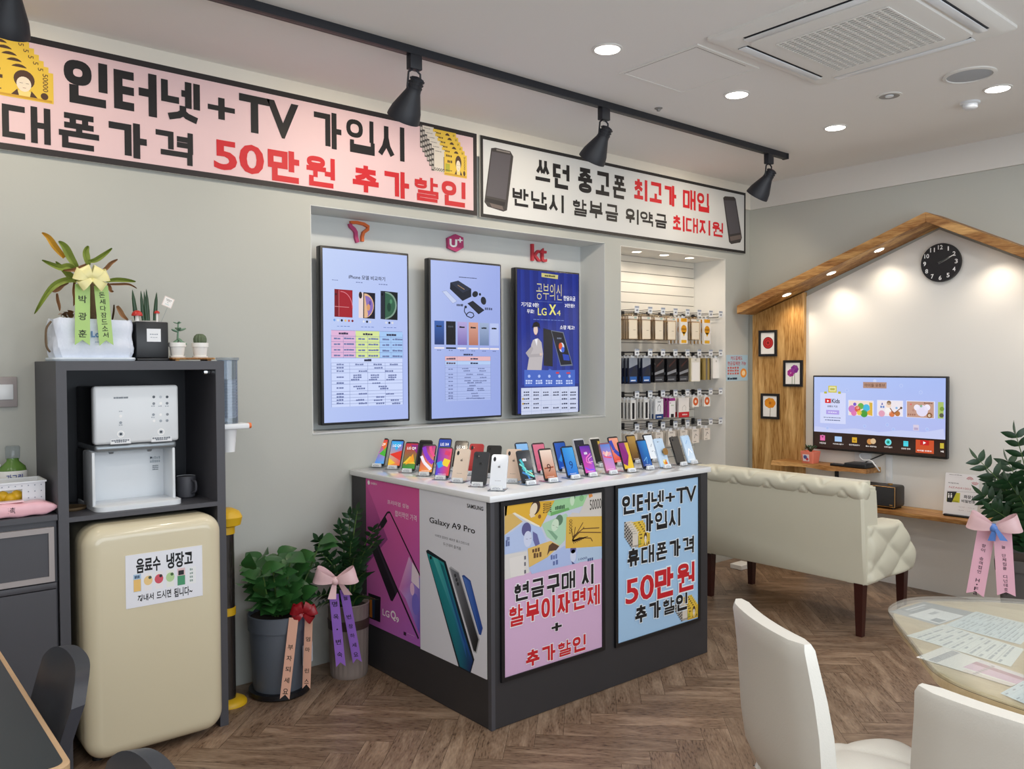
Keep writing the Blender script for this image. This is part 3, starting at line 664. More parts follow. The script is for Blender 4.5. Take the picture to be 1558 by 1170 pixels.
A.polyq([(1247,470),(1255,463),(1298,466),(1306,475),(1336,660),(1328,682),(1285,690),(1275,680)],'#3f3b3b',1); A.polyq([(1252,482),(1303,484),(1327,636),(1277,644)],'#57545a',2); A.polyq([(1278,655),(1330,645),(1333,664),(1282,676)],'#6d625e',2)
A.build('printed_face',MT['print'],t)
# ================================================================== WALL SCREENS
def screen(name,label,tl,br,y,edge,th=.05):
    a=PY(y,*tl);b=PY(y,*br); x0,x1,z0,z1=a.x,b.x,b.z,a.z
    t=thing(name,label,'screen',((x0+x1)/2,y+th,z0)); bm=nb(); rbox(bm,x0,x1,y+.002,y+th,z0,z1,.006,2); obj('bezel',bm,MT['black'],t)
    bm=nb(); box(bm,(x0+x1)/2-.12,(x0+x1)/2+.12,y+th,N1[4]-.002,(z0+z1)/2-.15,(z0+z1)/2+.15); obj('wall_mount',bm,MT['blackm'],t,smoothed=False)
    A=Art((x0+edge,y+.001,z0+edge),UX,UZ); return t,A,x1-x0-2*edge,z1-z0-2*edge
K7=(460,320,3.387); YS=3.88
INK='#6d79a8'
t,A,W,Hh=screen('wall_screen','portrait wall screen under the orange letter sign, comparing three phones',(487.2,372.6),(624.2,640.3),YS,.013)
A.poly([(0,0),(W,0),(W,Hh),(0,Hh)],['#b3c3f0','#a9b8ee','#b6c5f3','#c3d2f6'],0); A.crop(*K7)
A.textq('iPhone 모델 비교하기',(238,330),(426,366),'#1e2236',2,.012)
A.dashq(152,356,186,362,INK,2,3); A.dashq(276,368,312,375,INK,2,3); A.dashq(393,378,440,386,INK,2,4)
def scrphone(pts,c,L=1): A.polyq(pts,c,L)
scrphone([(165,405),(258,412),(258,553),(165,548)],'#7e1420'); scrphone([(187,408),(256,414),(256,551),(187,547)],'#a3202c',2); A.line([A.q(196+62*math.sin(a_),418+88*(1-math.cos(a_))) for a_ in [PI*.5*i/10 for i in range(11)]],.004,'#d87a88',2.5); A.line([A.q(188,410),A.q(188,546)],.002,'#d28a90',2.6); A.line([A.q(166,495),A.q(240,500)],.003,'#d28a90',2.7); A.circle(A.q(172,432),.006,'#431016',2.6)
scrphone([(290,422),(318,424),(315,556),(290,553)],'#e9d6d4'); scrphone([(314,422),(375,427),(374,560),(313,556)],'#1a1626',1.5); A.polyq([(318,428)]+[(318+50*math.sin(PI*i/12),428+64*(1-math.cos(PI*i/12))) for i in range(1,12)]+[(318,554)],'#e0b48c',2); A.polyq([(322,440)]+[(324+40*math.sin(PI*i/12),440+54*(1-math.cos(PI*i/12))) for i in range(1,12)]+[(340,548),(332,500)],'#8a6fb8',2.3); A.circle(A.q(340,500),.010,'#d89a6a',2.6,.018); A.circle(A.q(348,478),.006,'#5a4a9a',2.7,.012); A.circle(A.q(299,437),.01,'#2a2226',2,.018)
scrphone([(403,415),(425,416),(423,562),(403,560)],'#232834'); scrphone([(424,416),(491,424),(490,566),(423,562)],'#12181c',1.5); A.polyq([(426,420)]+[(428+58*math.sin(PI*i/12),420+70*(1-math.cos(PI*i/12))) for i in range(1,12)]+[(426,562)],'#7d9a8a',2); A.polyq([(426,426)]+[(428+50*math.sin(PI*i/12),428+62*(1-math.cos(PI*i/12))) for i in range(1,12)]+[(426,556)],'#35604a',2.2); A.circle(A.q(446,500),.012,'#1f4234',2.5,.024); A.circle(A.q(456,470),.008,'#4f8a66',2.6,.012); A.circle(A.q(411,433),.007,'#0b0d11',2)
for x,y,c in ((165,565,'#6f9fe0'),(184,566,'#d8dde8'),(203,567,'#14161c'),(222,568,'#e3c07a'),(240,569,'#c95a45'),(258,570,'#7a1a24'),(316,573,'#dfe3ee'),(333,574,'#16202c'),(349,575,'#dcd8dc'),(432,579,'#d8dce8'),(448,580,'#101830'),(464,580,'#dcdbe2')): A.circle(A.q(x,y),.0065,c,1,n=12)
for x,y in ((178,595),(302,599),(418,602)): A.dashq(x,y,x+70,y+5,'#5d73b5',2,4)
def cell(x0,y0,x1,y1,c,L=1): A.polyq([(x0,y0),(x1,y0+(x1-x0)*.03),(x1,y1+(x1-x0)*.01),(x0,y1)],c,L)
for x0,x1,c,o in ((148,274,'#dfb4d8',0),(274,398,'#d6e59a',4),(398,517,'#a5c8f4',8)):
    a=A.q(x0,617+o); b=A.q(x1,758+o*.4); A.rect(a[0],a[1],b[0],b[1],c,1)
    A.dashq((x0+x1)/2-24,628+o,(x0+x1)/2+26,640+o,'#33304a',2,4,.9)
    for r in range(4): 
        A.dashq(x0+14,655+r*29+o*.6,x0+50,665+r*29+o*.6,INK,2,2,.9); A.dashq(x0+66,655+r*29+o*.6,x0+118,665+r*29+o*.6,INK,2,4,.9)
GR='#6c7cb0'
a=A.q(148,617);b=A.q(517,1000); A.rect(a[0],b[1],b[0],A.q(148,762)[1],'#ccd8fa',.5)
for y in (617,647,676,704,732,760,786,803,820,838,880,897,935,952,968,985,1000):
    v=A.q(148,y)[1]; A.line([(a[0],v),(b[0],v)],.0016,GR,1.6)
for x in (148,210,274,336,398,456,517): A.line([A.q(x,640),(A.q(x,640)[0],A.q(148,762)[1])],.0014,GR,1.6)
for x in (148,243,336,426,517): A.line([(A.q(x,790)[0],A.q(148,786)[1]),(A.q(x,790)[0],b[1])],.0014,GR,1.6)
A.dashq(318,766,356,778,'#2a2f48',2,2,.95)
for y in (790,807,824,855,886,911,941,957,973,990): A.dashq(176,y,214,y+8,INK,2,3,.85)
for y,xs in ((790,(272,366,450)),(807,(370,)),(824,(290,425)),(845,(262,352,442)),(856,(262,352,442)),(868,(250,342,432)),(886,(360,)),(903,(262,392)),(914,(280,400)),(941,(290,430)),(957,(380,)),(973,(276,368,455)),(990,(290,380,462))):
    for x in xs: A.dashq(x,y,x+44,y+8,INK,2,4,.85)
A.build('display_picture',MT['screen'],t)
t,A,W,Hh=screen('wall_screen','portrait wall screen in the middle, showing an unboxed phone and six colour choices',(652.5,391.7),(764.4,634.4),YS,.012)
A.poly([(0,0),(W,0),(W,Hh),(0,Hh)],['#a0b0e6','#95a5e0','#9dace6','#b4c2f0'],0); A.crop(*K7)
A.dashq(806,342,900,353,'#2c3352',2,7,.9)
A.polyq([(762,372),(803,362),(870,405),(870,445),(825,467),(760,405)],'#1b1f2c',1); A.polyq([(762,372),(803,362),(870,405),(826,425)],'#2b3142',1.5); A.line([A.q(800,385),A.q(835,408)],.004,'#a88a6a',2)
A.polyq([(720,418),(742,414),(796,468),(775,480)],'#c5cfee',1); A.line([A.q(720,418),A.q(742,414),A.q(796,468),A.q(775,480),A.q(720,418)],.002,'#8e9ac4',1.5)
A.polyq([(850,480),(878,466),(938,515),(908,536)],'#15171f',1); A.polyq([(856,481),(877,470),(931,514),(908,529)],'#20242f',1.5)
A.circle(A.q(890,432),.022,'#20242e',1,.017,.4); A.circle(A.q(915,433),.008,'#20242e',1); A.circle(A.q(933,466),.02,'#20242e',1,.024,.3)
A.line([A.q(838,492),A.q(834,520),A.q(848,545),A.q(870,555),A.q(884,545),A.q(880,530),A.q(862,524),A.q(848,532),A.q(846,545)],.006,'#1d2130',1); A.circle(A.q(842,498),.008,'#1d2130',1.2); A.dashq(795,480,830,495,'#1d2130',1.2,5); A.dashq(940,500,980,515,'#4a5478',1.2,4)
for x0,x1,c,c2 in ((680,731,'#3b62ad','#22386f'),(740,790,'#191b22','#101116'),(799,849,'#b3a6da','#7a6cb2'),(857,906,'#d9a08c','#b07260'),(913,961,'#9fb0d2','#6d82a8'),(966,1012,'#b7c4ee','#aebce8')):
    a=A.q(x0,568+(x0-680)*.05);b=A.q(x1,692+(x0-680)*.02); A.poly([(a[0],b[1]),(b[0],b[1]),(b[0],a[1]),(a[0],a[1])],[c2,c2,c,c],1)
    A.dash(a[0]+.2*(b[0]-a[0]),a[1]-.035,a[0]+.75*(b[0]-a[0]),a[1]-.025,'#10131c' if c!='#191b22' else '#444955',1.6,3,.95)
    A.dashq(x0,704+(x0-680)*.02,x1,713+(x0-680)*.02,'#f0e6ea' if c!='#191b22' else '#14151a',1.2,1,.98); A.dashq(x0+14,718+(x0-680)*.02,x1-14,723+(x0-680)*.02,INK,2,2)
A.dashq(830,738,880,748,'#2c3352',2,4,.9)
a=A.q(735,752);b=A.q(970,975); m1=A.q(735,776);m2=A.q(735,797)
A.rect(a[0],a[1],b[0],m1[1],'#e4b6bd',1); A.rect(a[0],m1[1],b[0],m2[1],'#b3cbf2',1); A.rect(a[0],m2[1],b[0],b[1],'#abbaea',.6)
for y in (752,776,797,810,838,855,870,895,912,935,950,962,975): v=A.q(735,y)[1]; A.line([(a[0],v),(b[0],v)],.0013,'#7484b8',1.5)
for x in (735,797,970): u=A.q(x,800)[0]; A.line([(u,a[1]),(u,b[1])],.0013,'#7484b8',1.5)
for y in (760,783): A.dashq(742,y,790,y+9,'#5b4a5a',2,4,.9); A.dashq(866,y,905,y+9,'#2c3352',2,3,.9)
for y in (815,842,858,878,900,918,938,953,965): A.dashq(752,y,778,y+6,INK,2,2,.85)
for y,xs in ((812,(822,905)),(824,(830,912)),(842,(845,900)),(858,(835,915)),(875,(835,880,915)),(885,(850,890)),(900,(860,)),(915,(850,900)),(924,(848,905)),(940,(870,)),(953,(875,)),(965,(845,880,905))):
    for x in xs: A.dashq(x,y,x+34,y+6,INK,2,4,.85)
A.build('display_picture',MT['screen'],t)
t,A,W,Hh=screen('wall_screen','portrait wall screen under the red letter sign, dark blue advert with a standing man',(784.8,406.2),(882.8,627),YS,.011)
A.poly([(0,0),(W,0),(W,Hh),(0,Hh)],['#1d2f86','#1a2a78','#182a80','#16257a'],0); A.crop(*K7)
for k in range(7):
    u=W*(.07+.14*k); A.poly([(u,.2*Hh),(u+.045,.2*Hh),(u+.02,Hh),(u-.01,Hh)],['#22389a','#1c3090','#1a2c86','#1f3494'],.4)
A.polyq([(1232,322),(1318,334),(1316,355),(1232,343)],'#c8c07a',1); A.dashq(1248,331,1302,345,'#4a4a2a',2,5,.9)
A.textq('공부의신',(1205,372),(1336,466),'#d8cf96',2,-.008)
A.textq('기기값 0원!',(1127,472),(1218,500),'#ffffff',2,.01); A.textq('무료!',(1157,510),(1193,532),'#ffffff',2,.01); A.textq('한달요금',(1345,440),(1406,468),'#ffffff',2,.01); A.textq('3만원!',(1352,480),(1402,502),'#ffffff',2,.01)
A.textq('LG',(1213,502),(1258,542),'#e8e27a',2,.01); A.textq('X',(1270,484),(1308,540),'#e8e27a',2,.03); A.textq('4',(1311,515),(1330,543),'#e8e27a',2,.0); A.textq('소량 재고!',(1327,592),(1402,616),'#ffffff',2,.01)
A.dashq(1190,560,1350,570,'#6f86c8',2,9,.8); A.line([A.q(1195,468),A.q(1340,476)],.0015,'#6f86c8',1); 
A.polyq([(1241,607),(1290,620),(1290,805),(1243,800)],'#14161e',1); A.polyq([(1281,618),(1345,628),(1393,800),(1330,803)],'#6a7486',1.2); A.polyq([(1284,622),(1342,632),(1388,793),(1332,797)],'#0d1020',1.5)
A.circle(A.q(1336,706),.022,'#cfd6e8',2,.03); A.circle(A.q(1330,700),.016,'#d8572c',2.3,.022); A.circle(A.q(1342,718),.014,'#3a62d8',2.4,.018); A.polyq([(1340,740),(1372,745),(1378,775),(1346,772)],'#1e3fae',2); A.dashq(1312,655,1336,664,'#6d7890',2.4,3)
# printed man in a light suit, arms folded
A.polyq([(1180,690),(1188,668),(1215,660),(1232,680),(1240,740),(1232,824),(1158,822),(1166,770)],'#b9b3b6',1.4); A.polyq([(1196,664),(1212,660),(1208,700)],'#e8e8ee',1.8)
A.polyq([(1150,735),(1180,700),(1190,712),(1176,742),(1232,738),(1234,754),(1166,758)],'#a8a2a6',2); A.circle(A.q(1202,616),.018,'#e0c8ba',1.8,.03); A.polyq([(1183,606),(1190,580),(1206,573),(1222,584),(1225,612),(1216,600),(1194,602)],'#1c1a20',2.2); A.circle(A.q(1228,742),.009,'#d9c0b2',2.3); A.line([A.q(1196,640),A.q(1208,642)],.003,'#a66a60',2.4)
A.polyq([(1143,822),(1265,824),(1275,815),(1285,824),(1404,822),(1404,906),(1143,908)],'#3f62c0',2.6)
for k in range(5):
    x=1168+k*52; A.circle(A.q(x,855),.011,'#a9bdf0',3,.01,n=10); A.dashq(x-18,874,x+18,882,'#c2d0f4',3,3); A.dashq(x-18,886,x+18,894,'#c2d0f4',3,3)
for x in (1306,1360): A.dashq(x,833,x+18,842,'#c83a42',3.2,1,1)
a=A.q(1127,916);b=A.q(1420,1038); A.rect(a[0],a[1],b[0],b[1],'#c8d0ea',2)
for y in (916,960,985,1008,1038): v=A.q(1127,y)[1]; A.line([(a[0],v),(b[0],v)],.0013,'#8a96c0',2.3)
for x in (1180,1230,1282,1328,1370): u=A.q(x,970)[0]; A.line([(u,a[1]),(u,b[1])],.0012,'#8a96c0',2.3)
for y in (934,948,968,993,1014):
    for k,x in enumerate((1140,1190,1240,1292,1336,1380)):
        if not(y in(968,993) and k in(2,3)): A.dashq(x,y,x+30,y+6,'#2c3352',3,3,.8)
for y in (968,993): A.circle(A.q(1136,y+4),.007,'#b8964a',3)
A.build('display_picture',MT['screen'],t)
# ------------------------------------------------------------------ carrier letter signs on the back of the niche
yb=N1[4]
def q7(x,y,yy=None): return PY(yb-.018 if yy is None else yy,460+x/3.387,320+y/3.387)
t=thing('letter_sign','orange and magenta ribbon shaped letter T sign above the leftmost screen','sign',(2.27,yb,2.17))
def strip(name,ptsq,w,m):
    bm=nb(); pts=[q7(*p) for p in ptsq]; L=[];Rr=[]
    for i,p in enumerate(pts):
        d=(pts[min(i+1,len(pts)-1)]-pts[max(i-1,0)]).normalized(); n=Vector((-d.z,0,d.x))*(w/2); L.append(p+n);Rr.append(p-n)
    loft(bm,[[a,b,b+Vector((0,.017,0)),a+Vector((0,.017,0))] for a,b in zip(L,Rr)],True); return obj(name,bm,m,t,smoothed=False)
strip('magenta_stroke',[(248,68),(252,82),(270,98),(278,112),(280,140),(288,165)],.020,MT['logom'])
strip('orange_stroke',[(250,62),(285,62),(320,70),(342,84),(340,98),(318,114),(312,135),(312,160)],.016,MT['logoo'])
t=thing('letter_sign','magenta hexagon sign reading U plus above the middle screen','sign',(2.91,yb,2.17))
c0=[(790,122),(830,140),(832,192),(795,214),(750,194),(748,142)]
bm=nb(); loft(bm,[[q7(*p) for p in c0],[q7(*p)+Vector((0,.017,0)) for p in c0]]); obj('badge',bm,MT['logom'],t,smoothed=False)
A=Art((2.8,yb-.0182,2.1),UX,UZ); A.crop(*K7); A.textq('U',(758,146),(798,192),'#ffffff',1,.04); A.textq('+',(800,140),(826,168),'#ffffff',1,.03); A.build('lettering',MT['print'],t)
t=thing('letter_sign','red raised letters kt above the rightmost wall screen','sign',(3.57,yb,2.16))
def solidtext(body,x0,x1,z0,z1,y,th,m,t,name,wt=.02):
    V,F=text_mesh(body,wt); xs=[p[0] for p in V];ys=[p[1] for p in V]; a0,a1,b0,b1=min(xs),max(xs),min(ys),max(ys); bm=nb()
    vv=[bm.verts.new((x0+(p[0]-a0)/(a1-a0)*(x1-x0),y,z0+(p[1]-b0)/(b1-b0)*(z1-z0))) for p in V]
    for f in F:
        try: bm.faces.new([vv[i] for i in f])
        except ValueError: pass
    g=bmesh.ops.extrude_face_region(bm,geom=bm.faces[:]); bmesh.ops.translate(bm,vec=(0,th,0),verts=[e for e in g['geom'] if isinstance(e,bmesh.types.BMVert)])
    return obj(name,bm,m,t,smoothed=False)
a=q7(1183,172);b=q7(1262,268); solidtext('kt',a.x,b.x,b.z,a.z,yb-.018,.017,MT['logor'],t,'lettering',.012)
# ================================================================== ACCESSORY HOOKS AND PACKS
HX=[4.160,4.297,4.434,4.571,4.708,4.845,4.982,5.119,5.240]
ROWS=[1.862,1.570,1.281,1.056]
OD=['first','second','third','fourth','fifth','sixth','seventh','eighth','ninth']; RN=['top','second','third','bottom']
proto=None
for r,z in enumerate(ROWS):
    for k,x in enumerate(HX):
        if k==0: continue
        lab='black wire display hook with price tag, %s from the screens on the %s row'%(OD[k-1],RN[r])
        if proto is None:
            t=thing('display_hook',lab,'hook',(x,4.078,z),group='display hooks in the accessory niche'); y=4.078
            bm=nb(); rbox(bm,x-.016,x+.016,y-.012,y-.001,z-.028,z+.02,.003,2); obj('clip',bm,MT['black'],t)
            bm=nb(); tube(bm,[(x,y-.008,z-.012),(x,3.84,z-.012),(x,3.826,z-.004)],.0028,6); obj('wire',bm,MT['blackm'],t)
            bm=nb(); tube(bm,[(x,y-.008,z+.012),(x,3.82,z+.014)],.0022,6); obj('tag_arm',bm,MT['blackm'],t)
            bm=nb(); box(bm,x-.021,x+.021,3.812,3.816,z-.012,z+.034); tg=obj('price_tag',bm,MT['wplast'],t,smoothed=False)
            A=Art((x-.021,3.8118,z-.012),UX,UZ); A.rect(0,.034,.042,.046,'#9aa3b4',0); A.dash(.012,.012,.032,.024,'#4f5668',1,2); A.build('tag_print',MT['print'],tg)
            proto=t
        else: dup(proto,(x,4.078,z),None,lab)
def pack(kind,x,y,ztop,w,h,first={},label='',group='',name='accessory_pack'):
    key=(kind,w,h)
    if key in first: return dup(first[key],(x,y,ztop),None,label,group)
    t=thing(name,label,'package',(x,y,ztop),group=group); th=PK[kind][0]
    bm=nb(); x0,x1=x-w/2,x+w/2; zt=ztop-.012; 
    rbox(bm,x0,x1,y,y+th,ztop-h,zt,.002,1); 
    m=PK[kind][1]; obj('box' if th>.02 else 'pouch',bm,m,t)
    bm=nb(); box(bm,x-.018,x+.018,y+th*.4,y+th*.5,zt-.002,ztop+.006); obj('hang_tab',bm,MT['casep'] if kind=='clear' else MT['wplast'],t,smoothed=False)
    A=Art((x0,y,ztop-h),UX,UZ,.0002); PK[kind][2](A,w,h-.012); 
    if A.fs: A.build('front_print',MT['print'],t)
    first[key]=t; return t
def a_clear(A,w,h):
    A.rect(.0,h*.86,w,h*.97,'#efe6d8',0); A.rect(w*.06,.02*h,w*.9,.82*h,'#e9d9bd',0); A.rect(w*.12,.06*h,w*.84,.78*h,'#f0e4ce',.5)
    A.dash(w*.5,.38*h,w*.75,.41*h,'#a89878',1,3); A.rect(w*.6,.88*h,w*.85,.95*h,'#a9c2b8',.5)
def a_yel(A,w,h):
    A.rect(0,0,w,h,'#eeeae4',0); A.rect(.1*w,.85*h,.9*w,.99*h,'#eda818',.5); A.circle((.5*w,.56*h),.38*w,'#d9960f',.5); A.poly([(.25*w,.45*h),(.75*w,.45*h),(.5*w,.28*h)],'#e8b323',.5); A.rect(.15*w,.03*h,.85*w,.15*h,'#e3ad22',.5); A.dash(.2*w,.55*h,.8*w,.6*h,'#7a4d10',1,4)
def a_blue(A,w,h):
    A.rect(0,0,w,h,'#1b2440',0); A.poly([(0,h*.6),(w,.75*h),(w,h),(0,h)],'#8f97a3',.5); A.poly([(.1*w,.3*h),(.6*w,.7*h),(w,.5*h),(w,.3*h)],'#252a38',.7); A.rect(.1*w,.08*h,.9*w,.28*h,'#2e66b4',1); A.dash(.2*w,.1*h,.8*w,.16*h,'#e8eef8',1.3,4)
def a_blk(A,w,h):
    A.rect(0,0,w,h,'#16161a',0); A.poly([(0,.3*h),(w,.42*h),(w,.55*h),(0,.4*h)],'#8d9096',.5); A.rect(.05*w,.05*h,.95*w,.24*h,'#44474d',.5); A.poly([(.2*w,.6*h),(.9*w,.9*h),(.9*w,.95*h),(.2*w,.7*h)],'#4a2a26',.5); A.dash(.1*w,.1*h,.8*w,.14*h,'#a8abb0',1,5)
def a_wht(A,w,h):
    A.rect(0,0,w,h,'#e9e4d8',0); A.rect(.12*w,.05*h,.9*w,.82*h,'#f4f2ee',.5); A.dash(.4*w,.9*h,.6*w,.94*h,'#8f8878',1,2)
def a_gold(A,w,h):
    A.rect(0,0,w,h,'#a08b4f',0); A.rect(.3*w,0,.55*w,h,'#6f6a62',.5); A.rect(.85*w,0,w,h,'#241c18',.5)
def a_plain(A,w,h): A.rect(0,0,w,h,'#efece8',0); A.dash(.35*w,.8*h,.5*w,.9*h,'#b9b4ac',.5,2)
def a_cable(A,w,h): A.rect(0,0,w,h,'#e9e9e8',0); A.rect(.25*w,.05*h,.75*w,.85*h,'#1c1c20',.5)
def a_wb(A,w,h):
    A.rect(0,0,w,h,'#eceff2',0); A.rect(0,0,w,.24*h,'#24467e',.5); A.line([(.3*w,.4*h),(.3*w,.6*h),(.5*w,.72*h),(.65*w,.6*h),(.6*w,.35*h)],.004,'#565c66',.7); A.dash(.2*w,.08*h,.8*w,.14*h,'#ffffff',1,3); A.dash(.3*w,.82*h,.7*w,.88*h,'#6d7480',1,3)
def a_mag(A,w,h):
    A.rect(0,0,w,h,'#eceaea',0); A.rect(0,.86*h,w,h,'#a8348c',.5); A.rect(0,0,.12*w,h,'#a8348c',.5); A.rect(.35*w,0,.8*w,.18*h,'#1d1b20',.5); A.dash(.4*w,.6*h,.8*w,.66*h,'#9ab890',1,3); A.dash(.2*w,.74*h,.4*w,.78*h,'#6d4060',1,1)
def a_red(A,w,h):
    A.rect(0,0,w,h,'#eae6e2',0); A.rect(0,0,w,.27*h,'#c4242c',.5); A.line([(.35*w,.35*h),(.35*w,.5*h),(.55*w,.62*h),(.7*w,.5*h),(.66*w,.34*h)],.0035,'#b9b4b0',.7); A.dash(.35*w,.1*h,.85*w,.18*h,'#f0d8d6',1,4)
def a_org(A,w,h): A.rect(0,0,w,h,'#eeeae4',0); A.circle((.5*w,.55*h),.4*w,'#d9622a',.5); A.circle((.5*w,.55*h),.16*w,'#f4ddc8',.7)
def a_dot(A,w,h):
    A.rect(0,0,w,h,'#e6ded4',0)
    A.line([(.3*w,.35*h),(.5*w,.65*h),(.72*w,.5*h)],.004,'#3a3838',.5); A.dash(.2*w,.08*h,.6*w,.14*h,'#55504a',1,4); A.dash(.2*w,.86*h,.7*w,.9*h,'#55504a',1,4)
packcol=lambda n,c,r=.4: mat(n,c,r)
PK={'clear':(.012,MT['casep'],a_clear),'yellow':(.016,packcol('pack_white','#ece8e2'),a_yel),'blue':(.018,packcol('pack_navy','#1a2238'),a_blue),'black':(.02,packcol('pack_black','#17171b',.25),a_blk),
 'beige':(.022,packcol('pack_beige','#dccfa8'),a_wht),'gold':(.016,packcol('pack_gold','#9a854c'),a_gold),'plain':(.02,packcol('pack_plain','#ece9e4'),a_plain),'cable':(.014,packcol('pack_cable','#d8d8d8',.3),a_cable),
 'whiteblue':(.02,packcol('pack_whiteblue','#dfe4ea'),a_wb),'magenta':(.02,packcol('pack_magenta','#a23a8c'),a_mag),'redbag':(.016,packcol('pack_redwhite','#dcd6d2',.25),a_red),'disc':(.024,packcol('pack_disc','#e9e4de'),a_org),'dots':(.026,packcol('pack_dots','#e2dacf'),a_dot)}
DESC={'clear':'clear phone case pack','yellow':'white pack with yellow medallion print','blue':'navy film pack with a blue label','black':'glossy black film pack','beige':'beige and white film pack','gold':'gold and black pack','plain':'plain white pack','cable':'thin pack holding a black cable','whiteblue':'white cable box with a blue foot','magenta':'magenta edged white pack','redbag':'white earphone bag with a red foot','disc':'white box with an orange disc','dots':'small white accessory box'}
NAMES={'clear':'phone_case_pack','yellow':'charger_pack','blue':'film_pack','black':'film_pack','beige':'film_pack','gold':'film_pack','plain':'film_pack','cable':'cable_pack','whiteblue':'cable_box','magenta':'cable_box','redbag':'earphone_bag','disc':'charger_box','dots':'adapter_box'}
LAY=[[('clear',.1,.175,8),('clear',.1,.175,8),('clear',.1,.175,8),('clear',.1,.175,7),('yellow',.085,.2,4),('clear',.105,.17,7),('yellow',.085,.2,5),None],
     [('blue',.085,.19,6),('blue',.085,.19,5),('black',.1,.185,7),('black',.1,.185,7),('black',.1,.185,5),('beige',.105,.185,4),('gold',.085,.175,5),('plain',.1,.165,3)],
     [('cable',.05,.15,5),('cable',.05,.15,4),('whiteblue',.085,.155,3),('magenta',.075,.15,3),('redbag',.12,.155,5),('disc',.075,.085,7),('disc',.075,.085,6),None],
     [('dots',.08,.12,5),('dots',.08,.12,4),('dots',.08,.115,5),('dots',.08,.115,6),('dots',.08,.115,5),('dots',.08,.115,4),('dots',.075,.1,2),None]]
for r,row in enumerate(LAY):
    for k,it in enumerate(row):
        if not it: continue
        kind,w,h,n=it; x=HX[k+1]; zt=ROWS[r]-.0165
        if r==3: zt-=.012
        n=max(n,2); y0=3.845; st=(4.05-y0)/max(n,1)
        for i in range(n):
            g='packs on the %s hook of the %s row'%(OD[k],RN[r])
            pack(kind,x+((i*7)%3-1)*.002,y0+i*min(st,.034),zt,w,h,label='%s hanging on the %s hook of the %s row'%(DESC[kind],OD[k],RN[r]),group=g,name=NAMES[kind])
# ================================================================== DISPLAY COUNTER
CX0,CX1,CY0,CY1,CZ=2.082,3.515,2.636,3.782,.940
t=thing('display_counter','charcoal phone display counter with a white top, standing out from the screen wall','counter',(2.8,3.2,0))
bm=nb(); rbox(bm,CX0,CX1,CY0,CY1,0,CZ,.003,1); obj('body',bm,MT['cgrey'],t)
bm=nb(); rbox(bm,CX0-.012,CX1+.012,CY0-.012,CY1,CZ,CZ+.027,.003,2); obj('top',bm,MT['counter'],t)
CT=CZ+.027
bm=nb(); box(bm,CX0-.0005,CX0+.02,CY0-.0006,CY0+.02,0,CZ-.001); obj('corner_trim',bm,MT['dgrey'],t,smoothed=False)
def lightpanel(label,tl,br):
    y=CY0-.012; a=PY(y,*tl);b=PY(y,*br); x0,x1,z0,z1=a.x,b.x,b.z,a.z
    t=thing('framed_poster',label,'poster',((x0+x1)/2,CY0,z0)); e=.017
    bm=nb()
    for q in ((x0,x1,z1-e,z1),(x0,x1,z0,z0+e),(x0,x0+e,z0+e,z1-e),(x1-e,x1,z0+e,z1-e)): box(bm,q[0],q[1],y,CY0-.0005,q[2],q[3])
    obj('frame',bm,MT['black'],t,smoothed=False)
    bm=nb(); box(bm,x0+e,x1-e,y+.006,CY0-.0005,z0+e,z1-e); obj('backing',bm,MT['white'],t,smoothed=False)
    A=Art((x0+e,y+.0057,z0+e),UX,UZ); return t,A,x1-x0-2*e,z1-z0-2*e
K4=(740,700,2.786); KN=(750,740,7.311)
t,A,W,Hh=lightpanel('pink framed poster on the counter front with banknotes printed across its upper half',(762.3,764.8),(921.0,989))
A.up=True; A.rect(0,0,W,Hh,'#d9b4d6',0)
zc=Hh*.585
A.rect(0,zc,W,Hh,'#c9cfe0',.3)
A.crop(*KN)
def nq(x,y,w,h,deg,kind,L,face=True): p=A.q(x,y); note(A,p[0],p[1],w,h,R(deg),kind,L,face=face)
# overlapping notes; anything past the panel edge is trimmed below by the frame
def clipnote(poly,c,L): A.polyq(poly,c,L)
clipnote([(130,215),(160,210),(130,530)],'#d9b24a',1); clipnote([(128,215),(470,170),(690,155),(530,455),(215,300),(128,400)],'#e3b23c',1); clipnote([(128,330),(215,300),(330,390),(128,540)],'#d8b368',1.2)
clipnote([(215,300),(240,290),(520,440),(510,460)],'#efe6cf',1.6)
A.circle(A.q(470,235),.026,'#4b3327',2,.032,-.6); A.circle(A.q(450,255),.019,'#ead9c0',2.4,.028,-.5); A.polyq([(400,310),(440,290),(470,330),(420,350)],'#ead9c0',2.2); A.circle(A.q(517,335),.0075*1.2,'#8a5a2c',2)
A.textq('50000',(555,175),(650,300),'#4b3327',2,.0,rot=2)
clipnote([(690,150),(1055,90),(1050,200),(640,330),(600,310)],'#9fd09c',1.4); clipnote([(640,290),(840,235),(850,262),(640,330)],'#6fae66',1.8); A.circle(A.q(880,150),.014,'#c9e2c4',2,.026); A.circle(A.q(885,120),.016,'#587a5c',1.9,.016); A.circle(A.q(985,130),.014,'#84b884',1.9); A.dashq(690,215,800,245,'#3d5f44',2.2,6)
clipnote([(540,420),(810,300),(830,320),(800,600),(740,660),(600,560)],'#aed4b4',1.5); A.circle(A.q(735,375),.022,'#5f7f66',2,.024,-.5); A.circle(A.q(690,430),.021,'#cfe3cb',2.2,.027,-.4); A.polyq([(600,480),(660,500),(720,560),(700,600)],'#7fa88a',2); A.line([A.q(660,430),A.q(680,436)],.0015,'#4a6a52',2.5); A.line([A.q(700,450),A.q(720,458)],.0015,'#4a6a52',2.5)
clipnote([(815,340),(1220,330),(1220,665),(805,690)],'#dcb24c',2.6); A.textq('50000',(845,365),(880,530),'#5a4020',3,.0,rot=2); A.textq('Bank of Korea',(975,352),(1140,380),'#6d5022',3,.0)
